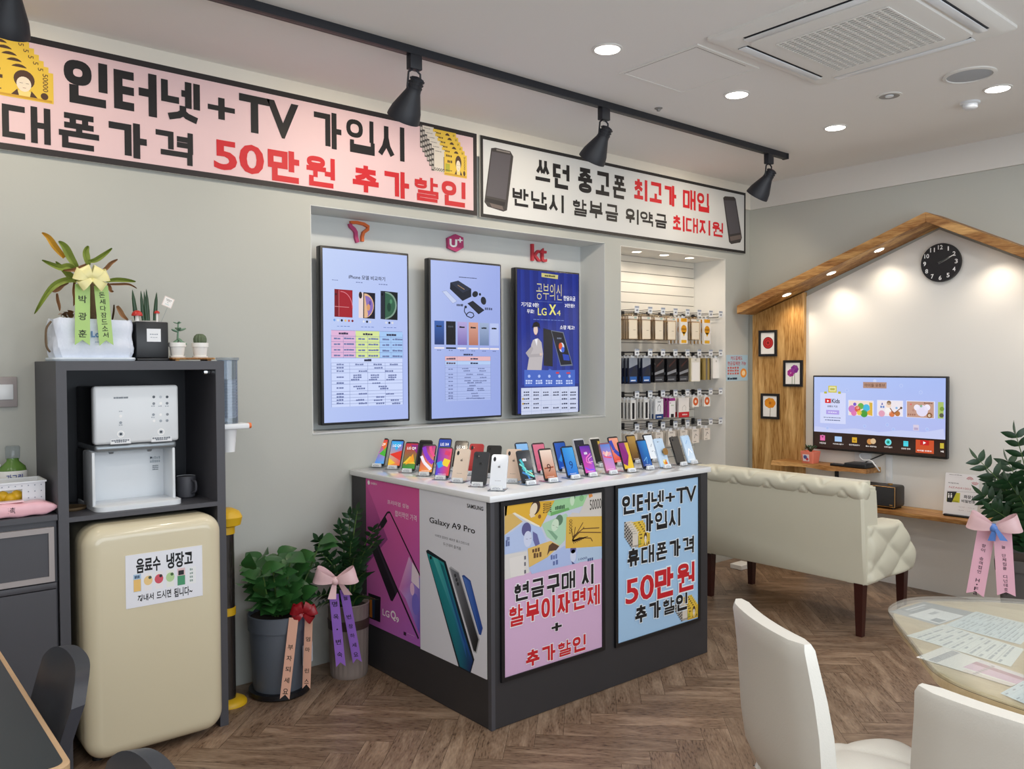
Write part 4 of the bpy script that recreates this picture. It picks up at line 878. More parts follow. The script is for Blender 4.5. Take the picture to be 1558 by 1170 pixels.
for p in ([(880,600),(930,520),(1000,400)],[(885,560),(1000,470),(1180,460)],[(880,590),(960,510),(1200,512)],[(890,610),(960,570),(1085,575)],[(870,470),(890,600),(915,450)],[(1085,575),(1105,610)],[(1000,470),(1010,450)]): A.line([A.q(*k) for k in p],.0045,'#6a4a2a',3)
for k in range(8): A.line([A.q(880,600),A.q(900+k*22,640-k*12)],.003,'#59402a',3)
clipnote([(1055,90),(1220,60),(1220,330),(830,350),(880,290),(960,300)],'#d5cfc8',1.7); A.textq('50000',(1075,130),(1205,265),'#4b4640',2.2,.01); A.polyq([(1060,88),(1100,82),(1110,110),(1070,130)],'#d98e4a',2)
clipnote([(128,550),(215,500),(350,400),(530,455),(600,610),(380,700),(128,760)],'#b5c6ea',1.9); A.circle(A.q(370,480),.026,'#5d5a8c',2.4,.03); A.circle(A.q(385,585),.023,'#cfd6ee',2.6,.034); A.polyq([(440,500),(490,530),(520,640),(470,665),(445,600)],'#6a6aa0',2.5); A.line([A.q(365,585),A.q(385,585)],.0015,'#55558a',2.8); A.line([A.q(405,580),A.q(425,575)],.0015,'#55558a',2.8); A.dashq(150,560,185,600,'#5d6a9c',2.5,2); A.dashq(140,600,190,660,'#5d6a9c',2.5,2)
clipnote([(385,690),(640,605),(740,660),(600,790),(400,900)],'#dfb96a',2.2); A.polyq([(600,770),(620,660),(660,625),(735,665),(700,710),(630,720)],'#5a4030',2.6); A.dashq(435,690,525,720,'#6a4a30',2.6,3); A.dashq(450,735,545,780,'#6a4a30',2.6,3)
clipnote([(128,760),(375,720),(400,960),(128,1040)],'#dad6d2',2.1); clipnote([(180,800),(340,760),(350,985),(195,1010)],'#e2ddd9',2.3); 
for y in (765,835,920): A.dashq(345,y,372,y+45,'#6a6670',2.5,1)
clipnote([(400,905),(600,790),(790,660),(930,690),(960,850),(620,925),(430,975)],'#aebfe8',2.35); A.circle(A.q(890,700),.018,'#5a5688',2.55,.018); A.circle(A.q(890,770),.018,'#cfd6ee',2.55,.028); A.polyq([(870,830),(910,860),(880,865)],'#4a4a80',2.6); A.dashq(640,760,720,800,'#6070a8',2.5,3); A.dashq(665,820,730,865,'#6070a8',2.5,2)
clipnote([(945,690),(1220,660),(1220,800),(920,850)],'#b3c8e2',2.45); A.textq('1000',(950,780),(1045,825),'#4a5a8a',2.8,.01); A.dashq(1050,798,1115,820,'#4a5a8a',2.8,3)
A.crop(*K4); WH='#f2ecf2'
for s,tl,br,c in (('현금구매',(115,472),(375,595),BLK),('시',(402,445),(455,527),BLK),('할부이자면제',(92,530),(480,705),REDT),('+',(275,683),(318,730),BLK),('추가할인',(163,742),(422,875),REDT)):
    if s=='+': A.textq(s,tl,br,c,5,.03,out=WH,owt=.03)
    else: bigq(A,s,tl,br,c,5,.18,out=WH)
A.build('printed_sheet',MT['print'],t)
t,A,W,Hh=lightpanel('light blue framed poster on the counter front with a large red price',(936.7,738.4),(1066.2,944.5))
A.up=True; A.rect(0,0,W,Hh,'#a9cdee',0); A.crop(*K4)
p=A.q(692,345); p=(p[0],A.q(640,372)[1])
for k in range(6): wnote(A,p[0]-.135-.009*(5-k),p[1]+.004+.011*(5-k),.055,.075,.3+.95*k)
for k in range(6): note(A,p[0]-.085-.009*(5-k),p[1]+.011*(5-k),.085,.072,0,'y',.5+.95*k)
p=(W-.002,.006)
for k in range(6): wnote(A,p[0]-.135-.009*(5-k),p[1]+.004+.011*(5-k),.055,.065,.3+.95*k)
for k in range(6): note(A,p[0]-.085-.009*(5-k),p[1]+.011*(5-k),.085,.068,0,'y',.5+.95*k)
for s,tl,br,c in (('인터넷',(573,132),(750,225),BLK),('+',(757,135),(797,180),BLK),('TV',(803,107),(888,187),BLK),('가입시',(652,208),(822,302),BLK),('휴대폰가격',(592,325),(878,450),BLK),('50',(588,478),(708,615),REDT),('만원',(712,432),(882,585),REDT),('추가할인',(625,565),(852,690),BLK)):
    if s in ('+','TV','50'): A.textq(s,tl,br,c,8,.02,out='#e9f2fa',owt=.028)
    else: bigq(A,s,tl,br,c,8,.18,out='#e9f2fa')
A.build('printed_sheet',MT['print'],t)
# posters pasted on the counter's left face (facing the shop front)
K3=(530,710,3.44)
def sideposter(label,tl,br,off):
    x=CX0-off; a=PX(x,*tl);b=PX(x,*br); t=thing('poster',label,'poster',(CX0,(a.y+b.y)/2,b.z))
    bm=nb(); box(bm,x,CX0-.0005,b.y,a.y,b.z,a.z); obj('sheet',bm,MT['white'],t,smoothed=False)
    A=Art((x-.0001,a.y,b.z),UYm,UZ,.0003); A.crop(*K3); return t,A,a.y-b.y,a.z-b.z
t,A,W,Hh=sideposter('pink phone poster on the counter side behind the plants, with a notched phone outline',(556.7,727.4),(640.5,985),.002)
A.poly([(0,0),(W,0),(W,Hh),(0,Hh)],['#c56ab8','#b268c8','#e0589f','#dc5aa6'],0)
A.poly([(0,Hh*.40),(0,Hh*.97),(W*.42,Hh*.62)],['#8a3f86','#d0559c','#9a4288'],.4); A.circle(A.q(107,83),.011,'#ffffff',1); A.textq('LG유플러스',(118,80),(150,98),'#ffffff',1,.01)
A.textq('프리미엄 성능',(205,172),(318,222),'#f6e4f0',2,.004); A.textq('합리적인 가격',(245,228),(358,288),'#f6e4f0',2,.004)
A.polyq([(118,425),(148,375),(258,655),(232,705),(222,700)],'#221a26',1.4); A.polyq([(150,385),(258,650),(250,670),(140,395)],'#3a2f40',1.6)
A.line([A.q(150,395),A.q(158,315),A.q(205,240),A.q(218,238),A.q(376,570)],.009,'#1d1620',2); A.line([A.q(150,395),A.q(368,900)],.012,'#1d1620',2); A.polyq([(165,300),(195,262),(205,285),(185,318),(172,322)],'#1d1620',2.1)
A.polyq([(318,470),(378,590),(374,880),(300,690),(265,640)],['#e7b6e2','#8c78d8','#6a5ac8','#c8a0ea','#e58ad0'],1.6); A.polyq([(335,500),(370,560),(372,640),(330,600)],'#f4e2f2',1.8); A.circle(A.q(352,720),.03,'#7f74d8',1.8,.05); A.circle(A.q(335,640),.018,'#f0c6ea',1.9,.03)
A.polyq([(105,660),(170,683),(168,815),(107,790)],'#15131c',2); A.polyq([(112,680),(140,690),(138,795),(112,785)],'#c8741e',2.3); A.polyq([(125,690),(140,692),(138,795),(126,790)],'#1e3a5a',2.5)
A.textq('LG',(180,742),(216,792),'#fff2fa',3,.015); A.textq('Q',(222,748),(250,812),'#fff2fa',3,.03); A.textq('9',(250,784),(266,820),'#fff2fa',3,.02); A.rectq(290,862,303,886,'#2a1830',2); A.dashq(310,872,350,888,'#f2d4ea',2,4)
A.build('printed_sheet',MT['print'],t)
t,A,W,Hh=sideposter('white phone poster at the counter corner, one teal phone and two thin phones',(638,743.8),(740.4,1034),.004)
A.rect(0,0,W,Hh,'#e6e8f2',0)
A.textq('SAMSUNG',(622,193),(707,232),'#1a1a1e',2,.02); A.textq('Galaxy A9 Pro',(425,262),(664,362),'#1a1a1e',2,.012)
A.textq('이제껏 없었던 새로운 풀스크린으로',(455,352),(634,414),'#4a4c56',2,-.004); A.textq('두근대며 즐겨봄',(497,395),(590,438),'#4a4c56',2,-.004)
A.polyq([(407,440),(418,434),(510,495),(660,1010),(640,1082),(578,1050)],'#16202a',1); A.polyq([(412,452),(500,502),(600,850),(652,1015),(637,1074),(585,1046)],['#1f8f92','#2a9aa0','#1f6a92','#1c3a7a','#182c5c','#1a6a7c'],1.4)
A.polyq([(440,470),(470,484),(600,850),(620,1000),(560,800)],['#5cc0bc','#3fb0ae','#2470a0','#2a58a8','#2a7f9a'],1.7); A.polyq([(480,500),(500,520),(640,1000),(600,900)],['#0e5f66','#167a80','#2a4fae','#1b3f8a'],1.9); A.circle(A.q(432,476),.008,'#0c1216',2)
A.polyq([(527,530),(537,522),(580,552),(688,905),(672,978),(655,970)],'#b9bcc4',1); A.polyq([(532,530),(577,556),(682,905),(668,970),(656,962)],['#8a8d96','#6a6c74','#1c1e22','#17181b','#2a2b30'],1.4)
for q in ((560,570),(567,592),(574,614)): A.circle(A.q(*q),.008,'#33363d',1.8)
A.polyq([(595,570),(606,566),(640,596),(704,845),(695,882),(684,878)],'#2f4f9a',1); A.polyq([(600,574),(636,600),(700,845),(692,876),(686,870)],['#5a80d0','#3f68c0','#2a4fa8','#24479c','#3460b8'],1.4)
A.build('printed_sheet',MT['print'],t)
# ================================================================== PHONES
def ph_grad(cols):                    # bottom-left, bottom-right, top-right, top-left
    def f(A,w,h): A.poly([(0,0),(w,0),(w,h),(0,h)],cols,0)
    return f
def w_lg(cols,blobs,word='LG Q9'):
    def f(A,w,h):
        A.poly([(0,0),(w,0),(w,h),(0,h)],cols,0)
        for (x0,y0,x1,y1,x2,y2,c) in blobs: A.poly([(x0*w,y0*h),(x1*w,y1*h),(x2*w,y2*h)],c,.5)
        if word: A.text(word,.16*w,.74*h,.86*w,.86*h,'#ffffff',2,.02)
    return f
def w_swirl(bg,arcs,word=None,wc='#ffffff',clock=False):
    def f(A,w,h):
        A.poly([(0,0),(w,0),(w,h),(0,h)],bg,0)
        for pts,wd,c in arcs: A.line([(x*w,y*h) for x,y in pts],wd*w,c,.6)
        if word: A.text(word,.34*w,.22*h,.66*w,.5*h,wc,2,.0)
        if clock: A.dash(.3*w,.68*h,.62*w,.78*h,'#e8e8f4',1.5,3)
        A.dash(.2*w,.04*h,.8*w,.055*h,'#ffffff',1.5,6)
    return f
def back_apple(c):
    def f(A,w,h):
        A.T=None
        A.circle((.17*w,.88*h),.09*w,'#1c1c20',.5,.16*w); A.circle((.17*w,.91*h),.06*w,'#33343a',.8); A.circle((.17*w,.845*h),.06*w,'#33343a',.8); A.circle((.33*w,.88*h),.025*w,'#f0e8d8',.5)
        k=mixc(c,'#000000',.45); cx,cy=.5*w,.64*h
        A.circle((cx-.02*w,cy),.07*w,k,.5); A.circle((cx+.035*w,cy),.065*w,k,.52); A.circle((cx+.1*w,cy+.01*w),.032*w,c,.8); A.poly([(cx,cy+.085*w),(cx+.05*w,cy+.15*w),(cx+.055*w,cy+.1*w)],k,.6)
        A.dash(.3*w,.2*h,.7*w,.212*h,k,.5,4)
    return f
def back_plain(c): 
    def f(A,w,h): A.circle((.2*w,.9*h),.08*w,'#15151a',.5); A.dash(.42*w,.5*h,.58*w,.51*h,mixc(c,'#888888',.5),.5,2)
    return f
def back_grip(A,w,h):
    A.rect(.3*w,.885*h,.38*w,.92*h,'#20242c',.5); A.rect(.42*w,.9*h,.55*w,.91*h,'#20242c',.5)
    A.circle((.55*w,.14*h),.2*w,'#f0c24a',.6); A.circle((.7*w,.1*h),.14*w,'#e2762e',.7); A.circle((.5*w,.2*h),.1*w,'#f6e9b8',.8); A.circle((.74*w,.2*h),.07*w,'#f3a63a',.8)
AUR=w_swirl(['#0a1a28','#0c1c2c','#0a1420','#0a1a28'],[([(.1,.75),(.3,.55),(.2,.4),(.6,.3),(.9,.32)],.16,'#2fb8c4'),([(0,.6),(.4,.42),(.4,.25),(1,.12)],.12,'#7be0d4'),([(.1,.3),(.5,.2),(.6,.05)],.14,'#2a7fc8'),([(.5,.35),(.9,.2)],.07,'#d8f0b0')],None,clock=True)
PURP=w_swirl(['#e24ab0','#b85ae0','#4a2a9a','#6a2ab4'],[([(.9,.7),(.4,.55),(.35,.4),(.8,.32)],.09,'#f07ac8'),([(1,.6),(.55,.5),(.6,.38),(1,.4)],.05,'#f8c0e4'),([(.1,.2),(.4,.1),(.9,.1)],.12,'#8a5af0')],None,clock=True)
PAST=w_swirl(['#e88ac0','#d88ad0','#5a8ad8','#5a7ac8'],[([(.1,.7),(.5,.6),(.9,.65)],.25,'#f0a8b0'),([(.3,.55),(.6,.72)],.2,'#f2d2c8'),([(.1,.55),(.5,.5),(.9,.48)],.12,'#e4587a')],None)
SW=w_swirl(['#e8823a','#f0a24a','#c83a8a','#3a1a6a'],[([(.1,.95),(.3,.7),(.7,.45),(1,.35)],.3,'#8a3ac8'),([(.0,.6),(.3,.35),(.9,.1)],.22,'#f2eaf4'),([(.6,.98),(.7,.8),(1,.6)],.2,'#e8508a')],None)
MULT=w_swirl(['#3a4ad8','#e84a3a','#e8506a','#8a2a9a'],[([(.75,.6),(.6,.35)],.5,'#f2d23a'),([(.15,.5),(.35,.3)],.4,'#3a9ae8'),([(.5,.85),(.9,.8)],.3,'#d83a6a')],None)
BLUE9=w_swirl(['#1f6ad0','#2a7ad8','#4aaae8','#2a8ad8'],[],'9','#123a80'); COP9=w_swirl(['#b0603a','#c07048','#f2dccc','#f0d8c8'],[([(.1,.35),(.9,.38)],.1,'#9a4a2c')],'9','#4a2416')
PHW,PHH,PHT=.0725,.150,.0085
def phone(loc,rz,body,scr,label,lean=20,is_back=False,extra=None,h=PHH,group=None):
    t=thing('smartphone',label,'phone',(0,0,0),(0,0,0))
    w=PHW; bm=nb(); q=nb(); box(q,-w/2,w/2,-PHT/2,PHT/2,0,h); 
    ve=[e for e in q.edges if abs(e.verts[0].co.y-e.verts[1].co.y)>.005]; bmesh.ops.bevel(q,geom=ve,offset=.010,segments=4,profile=.5,affect='EDGES'); 
    merge(bm,q); obj('body',bm,phmat(body),t,world=False)
    e=.003; A=Art((-w/2+e,-PHT/2,(.004 if is_back else .011)),UX,UZ,.00025); scr(A,w-2*e,h-(.008 if is_back else .019)); A.build('back_print' if is_back else 'screen',MT['print'] if is_back else MT['screen'],t,world=False)
    if extra=='grip':
        bm=nb(); cyl(bm,(.012,-PHT/2,.075),(.012,-PHT/2-.012,.075),.008); g=obj('phone_grip',bm,MT['black'],t,world=False)
        bm=nb(); cyl(bm,(.012,-PHT/2-.012,.075),(.012,-PHT/2-.017,.075),.0185); obj('grip_cap',bm,MT['gold'],g,world=False)
    t.rotation_euler=(-R(lean),0,rz); t.location=loc; return t
_pm={}
def phmat(c):
    if c not in _pm: _pm[c]=mat('phone_body_'+c.strip('#'),c,.25,0,coat=.4)
    return _pm[c]
_st=[]
def stand(loc,rz,label):
    if not _st:
        t=thing('phone_stand',label,'phone stand',(0,0,0),group='acrylic phone stands')
        bm=nb(); q=nb(); rbox(q,-.036,.036,-.040,.045,0,.004,.0015,2); merge(bm,q); obj('base_plate',bm,MT['clear'],t,world=False)
        bm=nb(); quadbox(bm,[(-.02,.010,.004),(.02,.010,.004),(.02,.014,.004),(-.02,.014,.004),(-.02,.047,.085),(.02,.047,.085),(.02,.051,.085),(-.02,.051,.085)]); obj('back_rest',bm,MT['clear'],t,world=False,smoothed=False)
        bm=nb(); quadbox(bm,[(-.025,-.026,.004),(.025,-.026,.004),(.025,-.012,.004),(-.025,-.012,.004),(-.025,-.020,.021),(.025,-.020,.021),(.025,-.014,.021),(-.025,-.014,.021)]); c=obj('price_card',bm,MT['wplast'],t,world=False,smoothed=False)
        A=Art((-.025,-.0265,.004),UX,Vector((0,.006,.017)),.0003); A.dash(.008,.004,.042,.008,'#9aa0aa',1,5); A.dash(.012,.010,.038,.013,'#b4b9c2',1,4); A.build('card_print',MT['print'],c,world=False)
        _st.append(t)
        t.location=loc; t.rotation_euler=(0,0,rz); return t
    return dup(_st[0],loc,(0,0,rz),label)
RB=['#4a9ae8','#3ab84a','#e8842a','#e84a9a']
PHONES=[
 # px,py at the foot, yaw, body, art, label, back?
 (575,709,-58,'#16181e',w_lg(['#3a8ae0','#4aa8e8','#e0452a','#d83a2a'],[(0,.75,.0,.35,.5,.45,'#e050b0'),(1,.7,1,.3,.45,.4,'#4ab03a'),(.4,.9,1,.9,.9,.5,'#e8702a')]),'phone with a red, magenta and green wallpaper at the wall end of the counter',0),
 (598.8,712,-58,'#16181e',w_lg(['#f0a82a','#e85a2a','#2a7ad8','#2a9ae0'],[(0,.0,.0,.3,.6,.1,'#f2c23a'),(0,.45,1,.62,1,.2,'#e0382a'),(.1,.95,.5,.6,.9,.95,'#3ab0e8')]),'phone with a blue top and red and orange lower wallpaper',0),
 (621,717,-58,'#16181e',w_lg(['#2a8a3a','#3a9a3a','#b82a4a','#c8283a'],[(0,.2,.5,.5,1,.2,'#f2c23a'),(.2,.15,.9,.3,.7,.6,'#f09a2a'),(.4,.95,1,.6,1,.95,'#8a2a7a')]),'phone with a red top, yellow splash and green foot on screen',0),
 (647,722,-58,'#16181e',SW,'phone with a purple, white and orange swirl wallpaper',0),
 (672,727.5,-58,'#16181e',MULT,'phone with a yellow and magenta burst wallpaper on the counter side edge',0),
 (698,731.7,-60,'#e6d3c2',back_apple('#e6d3c2'),'cream gold phone shown from behind with two lenses, near the counter corner',1),
 (727.7,738,-56,'#2e3238',back_apple('#2e3238'),'dark grey phone shown from behind, in front of a red phone',1),
 (757,744,-52,'#dfe4ec',back_apple('#dfe4ec'),'white phone shown from behind, nearest the counter corner',1),
 (805,735.5,-6,'#14171c',AUR,'phone with a black and turquoise aurora wallpaper',0),
 (838.7,731.5,-4,'#1a1816',COP9,'phone with a copper wallpaper and a dark figure nine',0),
 (872.5,726.5,-2,'#12243e',BLUE9,'phone with a bright blue wallpaper and a dark figure nine, in the front row',0),
 (899,723,0,'#1a1424',PURP,'phone with a violet and pink swirl wallpaper',0),
 (930,719.6,0,'#8a5a6a',PAST,'phone with a pastel pink and blue wallpaper',0),
 (958,716.6,0,'#2a1c14',w_lg(['#e8c02a','#f0c83a','#e8b82a','#8a2a7a'],[(0,1,0,.2,.75,.5,'#8a1f7a'),(0,.2,.4,.1,.75,.5,'#7a1a70'),(0,1,.6,1,.75,.5,'#8a2f80')],None),'phone with a half purple, half yellow wallpaper',0),
 (986,712.6,2,'#10162a',w_swirl(['#123a8a','#1a5ab0','#2a8ad0','#1a5aa8'],[([(.2,.2),(.6,.35),(.5,.1)],.05,'#7ac0f0')],None),'phone with a deep blue wallpaper, before the yellow striped row end',0),
 (1012,710.6,2,'#c4dcf4',back_grip,'pale blue phone shown from behind with a round finger grip and a floral sticker',1),
 (1036.7,706.6,4,'#17181b',back_plain('#17181b'),'plain black phone at the far right end of the counter',1),
 # second row
 (642,713,-58,'#1a1a1c',w_swirl(['#141416','#141416','#141416','#141416'],[],None),'black phone hidden behind the purple swirl phone',0),
 (672,709,-58,'#14161e',w_lg(['#1a3a9a','#1a3a9a','#2a4ab0','#2a4ab0'],[],'LG X4'),'phone with a plain blue wallpaper in the second row',0),
 (697,714.6,-58,'#121316',w_lg(['#17181c','#17181c','#17181c','#17181c'],[],'LG X5'),'phone with a black wallpaper and white lettering behind the cream gold phone',0),
 (720.5,721,-56,'#b8242c',back_apple('#b8242c'),'red phone shown from behind in the second row',1),
 (748,724.5,-54,'#111214',back_plain('#111214'),'black phone shown from behind between the red and the white phone',1),
 (779.8,732.5,-50,'#e8cdb8',back_apple('#e8cdb8'),'rose gold phone shown from behind, right of the white phone',1),
 (801,718.6,-8,'#1c2a3e',w_swirl(['#7ab0e8','#7ab0e8','#8abcec','#8abcec'],[],None),'phone with a plain sky blue wallpaper behind the aurora phone',0),
 (827,719.6,-6,'#3a1a22',w_swirl(['#c85a78','#c85a78','#d8708a','#d8708a'],[],None),'phone with a plain rose wallpaper behind the copper phone',0),
 (859.6,716.6,-4,'#101a2e',w_swirl(['#1a4ab0','#2a6ac8','#1a50a8','#2a5ab8'],[([(.2,.3),(.7,.6)],.3,'#2a86d8')],None),'phone with a mottled dark blue wallpaper in the second row',0),
 (889,711,-2,'#c9ccd2',w_swirl(['#1a1a22','#1a1a22','#2a2a36','#2a2a36'],[],None),'silver edged dark phone behind the violet swirl phone',0),
 (914,708.5,0,'#d8d4cc',w_swirl(['#101010','#101010','#2a2414','#14110c'],[([(.8,.1),(.85,.9)],.25,'#c8a23a')],None),'silver edged phone with a gold streak behind the pastel phone',0),
 (942,706.6,0,'#1a1a22',w_swirl(['#e84a3a','#d83a3a','#f0a888','#e89a8a'],[([(.1,.9),(.3,.5),(.7,.3)],.35,'#3a4ab0'),([(.6,.3),(.9,.2)],.2,'#2a3a9a')],None),'phone with a peach, blue and red wallpaper in the second row',0),
 (969,703,2,'#2a2018',w_swirl(['#5a3a20','#4a2e18','#b08a3a','#a07a34'],[],None),'phone with a bronze wallpaper in the second row',0),
 (995,701,2,'#14161a',w_swirl(['#e8eef4','#e8eef4','#dfe8f0','#dfe8f0'],[([(.5,.5),(.7,.62)],.06,'#8a94a0'),([(.45,.3),(.7,.32)],.05,'#9aa4b0')],None),'phone with a white sketch wallpaper behind the finger grip phone',0),
 (1053,704,4,'#bcd4ea',w_swirl(['#cfe0f0','#dfeaf4','#a8c8e8','#b8d4ee'],[([(.2,.2),(.5,.5),(.8,.3)],.08,'#ffffff'),([(.3,.7),(.6,.85)],.08,'#8ab4e0')],None),'pale blue patterned phone peeping out behind the plain black phone at the end',0),
]
for i,(px,py,rz,bc,fn,lab,bk) in enumerate(PHONES):
    p=PZ(CT+.006,px,py); r=R(rz); n=Vector((math.sin(r),-math.cos(r),0))
    lean=23 if rz<-30 else 20
    stand(Vector((p.x,p.y,CT+.0005))+n*(-.004),r,'acrylic stand of the '+' '.join(lab.replace(',','').split()[:12]))
    phone(Vector((p.x,p.y,CT+.007)),r,bc,fn,lab,lean,bool(bk),'grip' if fn is back_grip else None)
# ================================================================== CABINET WITH WATER DISPENSER
KX0,KX1,KY,KT=.663,1.285,3.40,1.521
t=thing('tall_cabinet','tall dark grey open cabinet housing a water dispenser over the cream fridge','cabinet',(.974,3.6,0))
YB2=YW-.002; th=.035
bm=nb(); box(bm,KX0,KX0+th,KY,YB2,0,KT-th); obj('side_panel',bm,MT['dgrey'],t,smoothed=False)
bm=nb(); box(bm,KX1-th,KX1,KY,YB2,0,KT-th); obj('side_panel',bm,MT['dgrey'],t,smoothed=False)
bm=nb(); box(bm,KX0,KX1,KY,YB2,KT-th,KT); obj('top_panel',bm,MT['dgrey'],t,smoothed=False)
bm=nb(); box(bm,KX0+th,KX1-th,YB2-.012,YB2,0,KT-th); obj('back_panel',bm,MT['blackm'],t,smoothed=False)  # black instead of grey, the deep shade inside the cabinet put into its colour
SZ=.941
bm=nb(); box(bm,KX0+th,KX1-th,KY,YB2-.012,SZ-.018,SZ); obj('shelf',bm,MT['dgrey'],t,smoothed=False)
bm=nb(); rbox(bm,KX1-th-.03,KX1-th,KY+.05,KY+.08,KT-th-.02,KT-th,.003,2); obj('hinge',bm,MT['chrome'],t)
# lower unit beside it
LX0,LX1,LZ=-.45,KX0-.003,.957
t=thing('low_cabinet','low dark grey cabinet at the left edge with a light framed drawer front','cabinet',(.1,3.6,0))
bm=nb(); box(bm,LX0,LX1,KY+.02,YB2,0,LZ-.02); obj('carcass',bm,MT['dgrey'],t,smoothed=False)
bm=nb(); box(bm,LX0,LX1,KY,YB2,LZ-.02,LZ); obj('worktop',bm,MT['dgrey'],t,smoothed=False)
d=None
bm=nb(); box(bm,LX0+.02,LX1-.026,KY+.005,KY+.02,.733,.895); d=obj('drawer',bm,MT['dgrey'],t,smoothed=False)
bm=nb()
for q in ((LX0,LX1-.012,.893,.913),(LX0,LX1-.012,.713,.733),(LX1-.030,LX1-.012,.733,.893)): box(bm,q[0],q[1],KY,KY+.02,q[2],q[3])
obj('drawer_frame',bm,MT['lgrey'],d,smoothed=False)
bm=nb(); rbox(bm,LX0,LX1-.004,KY+.004,KY+.02,.685,.708,.004,2); obj('door_rail',bm,MT['dgrey'],t)
bm=nb(); box(bm,LX0,LX1-.008,KY+.003,KY+.02,.05,.683); obj('door',bm,MT['dgrey'],t,smoothed=False)
# ------------------------------------------------------------------ fridge
FX0,FX1,FYF=.728,1.243,3.318
t=thing('retro_fridge','rounded cream retro fridge with a paper notice, standing under the cabinet shelf','fridge',((FX0+FX1)/2,3.5,0))
bm=nb(); rbox(bm,FX0+.012,FX1-.012,3.40,YB2-.02,.02,.885,.05,6); obj('body',bm,MT['cream'],t)
bm=nb(); q=nb(); box(q,FX0,FX1,FYF,3.46,.025,.905)
bmesh.ops.bevel(q,geom=[e for e in q.edges if abs(e.verts[0].co.y-e.verts[1].co.y)>.05],offset=.075,segments=8,profile=.5,affect='EDGES')
fe=[e for e in q.edges if all(v.co.y<FYF+.001 for v in e.verts)]; bmesh.ops.bevel(q,geom=fe,offset=.052,segments=7,profile=.5,affect='EDGES'); merge(bm,q); dr=obj('door',bm,MT['cream'],t,sharp=50)
bm=nb()
for x in (FX0+.06,FX1-.06):
    for y in (3.43,3.72): lathe(bm,[(.02,0),(.02,.03)],(x,y),14)
obj('foot',bm,MT['black'],t)
y=FYF-.0015; a=PY(y,190,846);b=PY(y,308,906); x0,x1=PY(y,190.5,846).x,PY(y,308,870).x; z1,z0=PY(y,190,846).z,PY(y,192,927).z
t=thing('paper_notice','white paper notice about cold drinks stuck on the fridge door','notice',((x0+x1)/2,FYF,z0))
bm=nb(); box(bm,x0,x1,y,FYF-.0002,z0,z1); obj('sheet',bm,MT['white'],t,smoothed=False)
A=Art((x0,y,z0),UX,UZ,.0002); A.crop(180,820,9.75); A.rect(0,0,x1-x0,z1-z0,'#eceef6',0)
A.textq('음료수',(262,298),(628,462),'#16171c',2,.03); A.textq('냉장고',(712,218),(1105,388),'#16171c',2,.03); A.textq('꺼내서',(285,835),(525,895),'#16171c',2,.02); A.textq('드시면',(568,775),(785,860),'#16171c',2,.02); A.textq('됩니다~',(825,735),(1100,820),'#16171c',2,.02)
for k,(x,y0,c,c2,c3) in enumerate(((222,535,'#a9c6e2','#f0c678','#28405c'),(385,515,'#f1eef0','#f0cf90','#4d5a50'),(545,490,'#f1eef0','#d85a6a','#3a3438'),(712,465,'#eef1ec','#b9d8a0','#4a6a40'),(875,440,'#e6c8cc','#4f9a72','#2a2a30'),(1035,420,'#f0f2f4','#d2dcd8','#8aa09a'))):
    A.rectq(x,y0,x+118,y0+240-k*2,c,.5); p=A.q(x+60,y0+150)
    if k in (1,2,3): A.circle(A.q(x+58,y0+100),.016,c2,1,.018); A.circle(A.q(x+85,y0+55),.006,c3,1.2)
    elif k==0: A.rectq(x+4,y0+75,x+114,y0+235,c2,1); A.dashq(x+20,y0+12,x+98,y0+45,c3,1.2,3)
    elif k==4: A.rectq(x+2,y0+110,x+116,y0+232,c2,1); A.rectq(x+15,y0+30,x+98,y0+85,c3,1.2)
    else:
        for j in range(4): A.dashq(x+25,y0+15+j*55,x+75,y0+40+j*55,c3,1.2,2)
A.build('printed_text',MT['print'],t)
# ------------------------------------------------------------------ water dispenser
t=thing('water_dispenser','white tabletop water dispenser in the open cabinet','water dispenser',(.96,3.6,SZ))
DX0,DX1,DF=.803,1.122,3.468
bm=nb(); rbox(bm,DX0,DX1,DF,DF+.045,1.197,1.424,.012,3); h=obj('head',bm,MT['wplast'],t)
bm=nb(); rbox(bm,DX0+.004,DX1-.004,DF+.04,3.765,1.19,1.42,.008,2); obj('rear_body',bm,MT['black'],t)
bm=nb(); rbox(bm,DX0+.004,DX1-.006,DF+.012,3.76,1.166,1.1975,.012,3); obj('nozzle_band',bm,MT['gplast'],t)
bm=nb(); rbox(bm,DX0-.004,DX1-.012,3.60,3.64,.955,1.168,.008,2); obj('column',bm,MT['wplast'],t)
bm=nb(); rbox(bm,DX0,DX1-.016,3.635,3.765,SZ+.001,1.168,.008,2); obj('rear_column',bm,MT['black'],t)
bm=nb(); 
bm.free()
for xa,xb in ((DX0-.006,DX0+.006),(DX1-.024,DX1-.012)): bm=nb(); rbox(bm,xa,xb,DF+.015,3.62,.955,1.168,.004,2); obj('side_wing',bm,MT['wplast'],t)
bm=nb(); loft(bm,[rr((DX0+DX1)/2,3.60,(DX1-DX0)/2+.004,.165,.04,z) for z in (SZ,SZ+.018)]+[rr((DX0+DX1)/2,3.60,(DX1-DX0)/2-.004,.158,.035,SZ+.022)]); obj('drip_tray',bm,MT['wplast'],t)
for x in (DX0+.075,DX1-.1): bm=nb(); cyl(bm,(x,DF+.06,1.168),(x,DF+.06,1.155),.012,.008,16); obj('nozzle',bm,MT['gplast'],t)
A=Art((DX0,DF-.0002,1.197),UX,UZ,.0002); A.crop(40,530,4.332)
A.dashq(575,318,672,330,'#8d949c',1,6,.95)
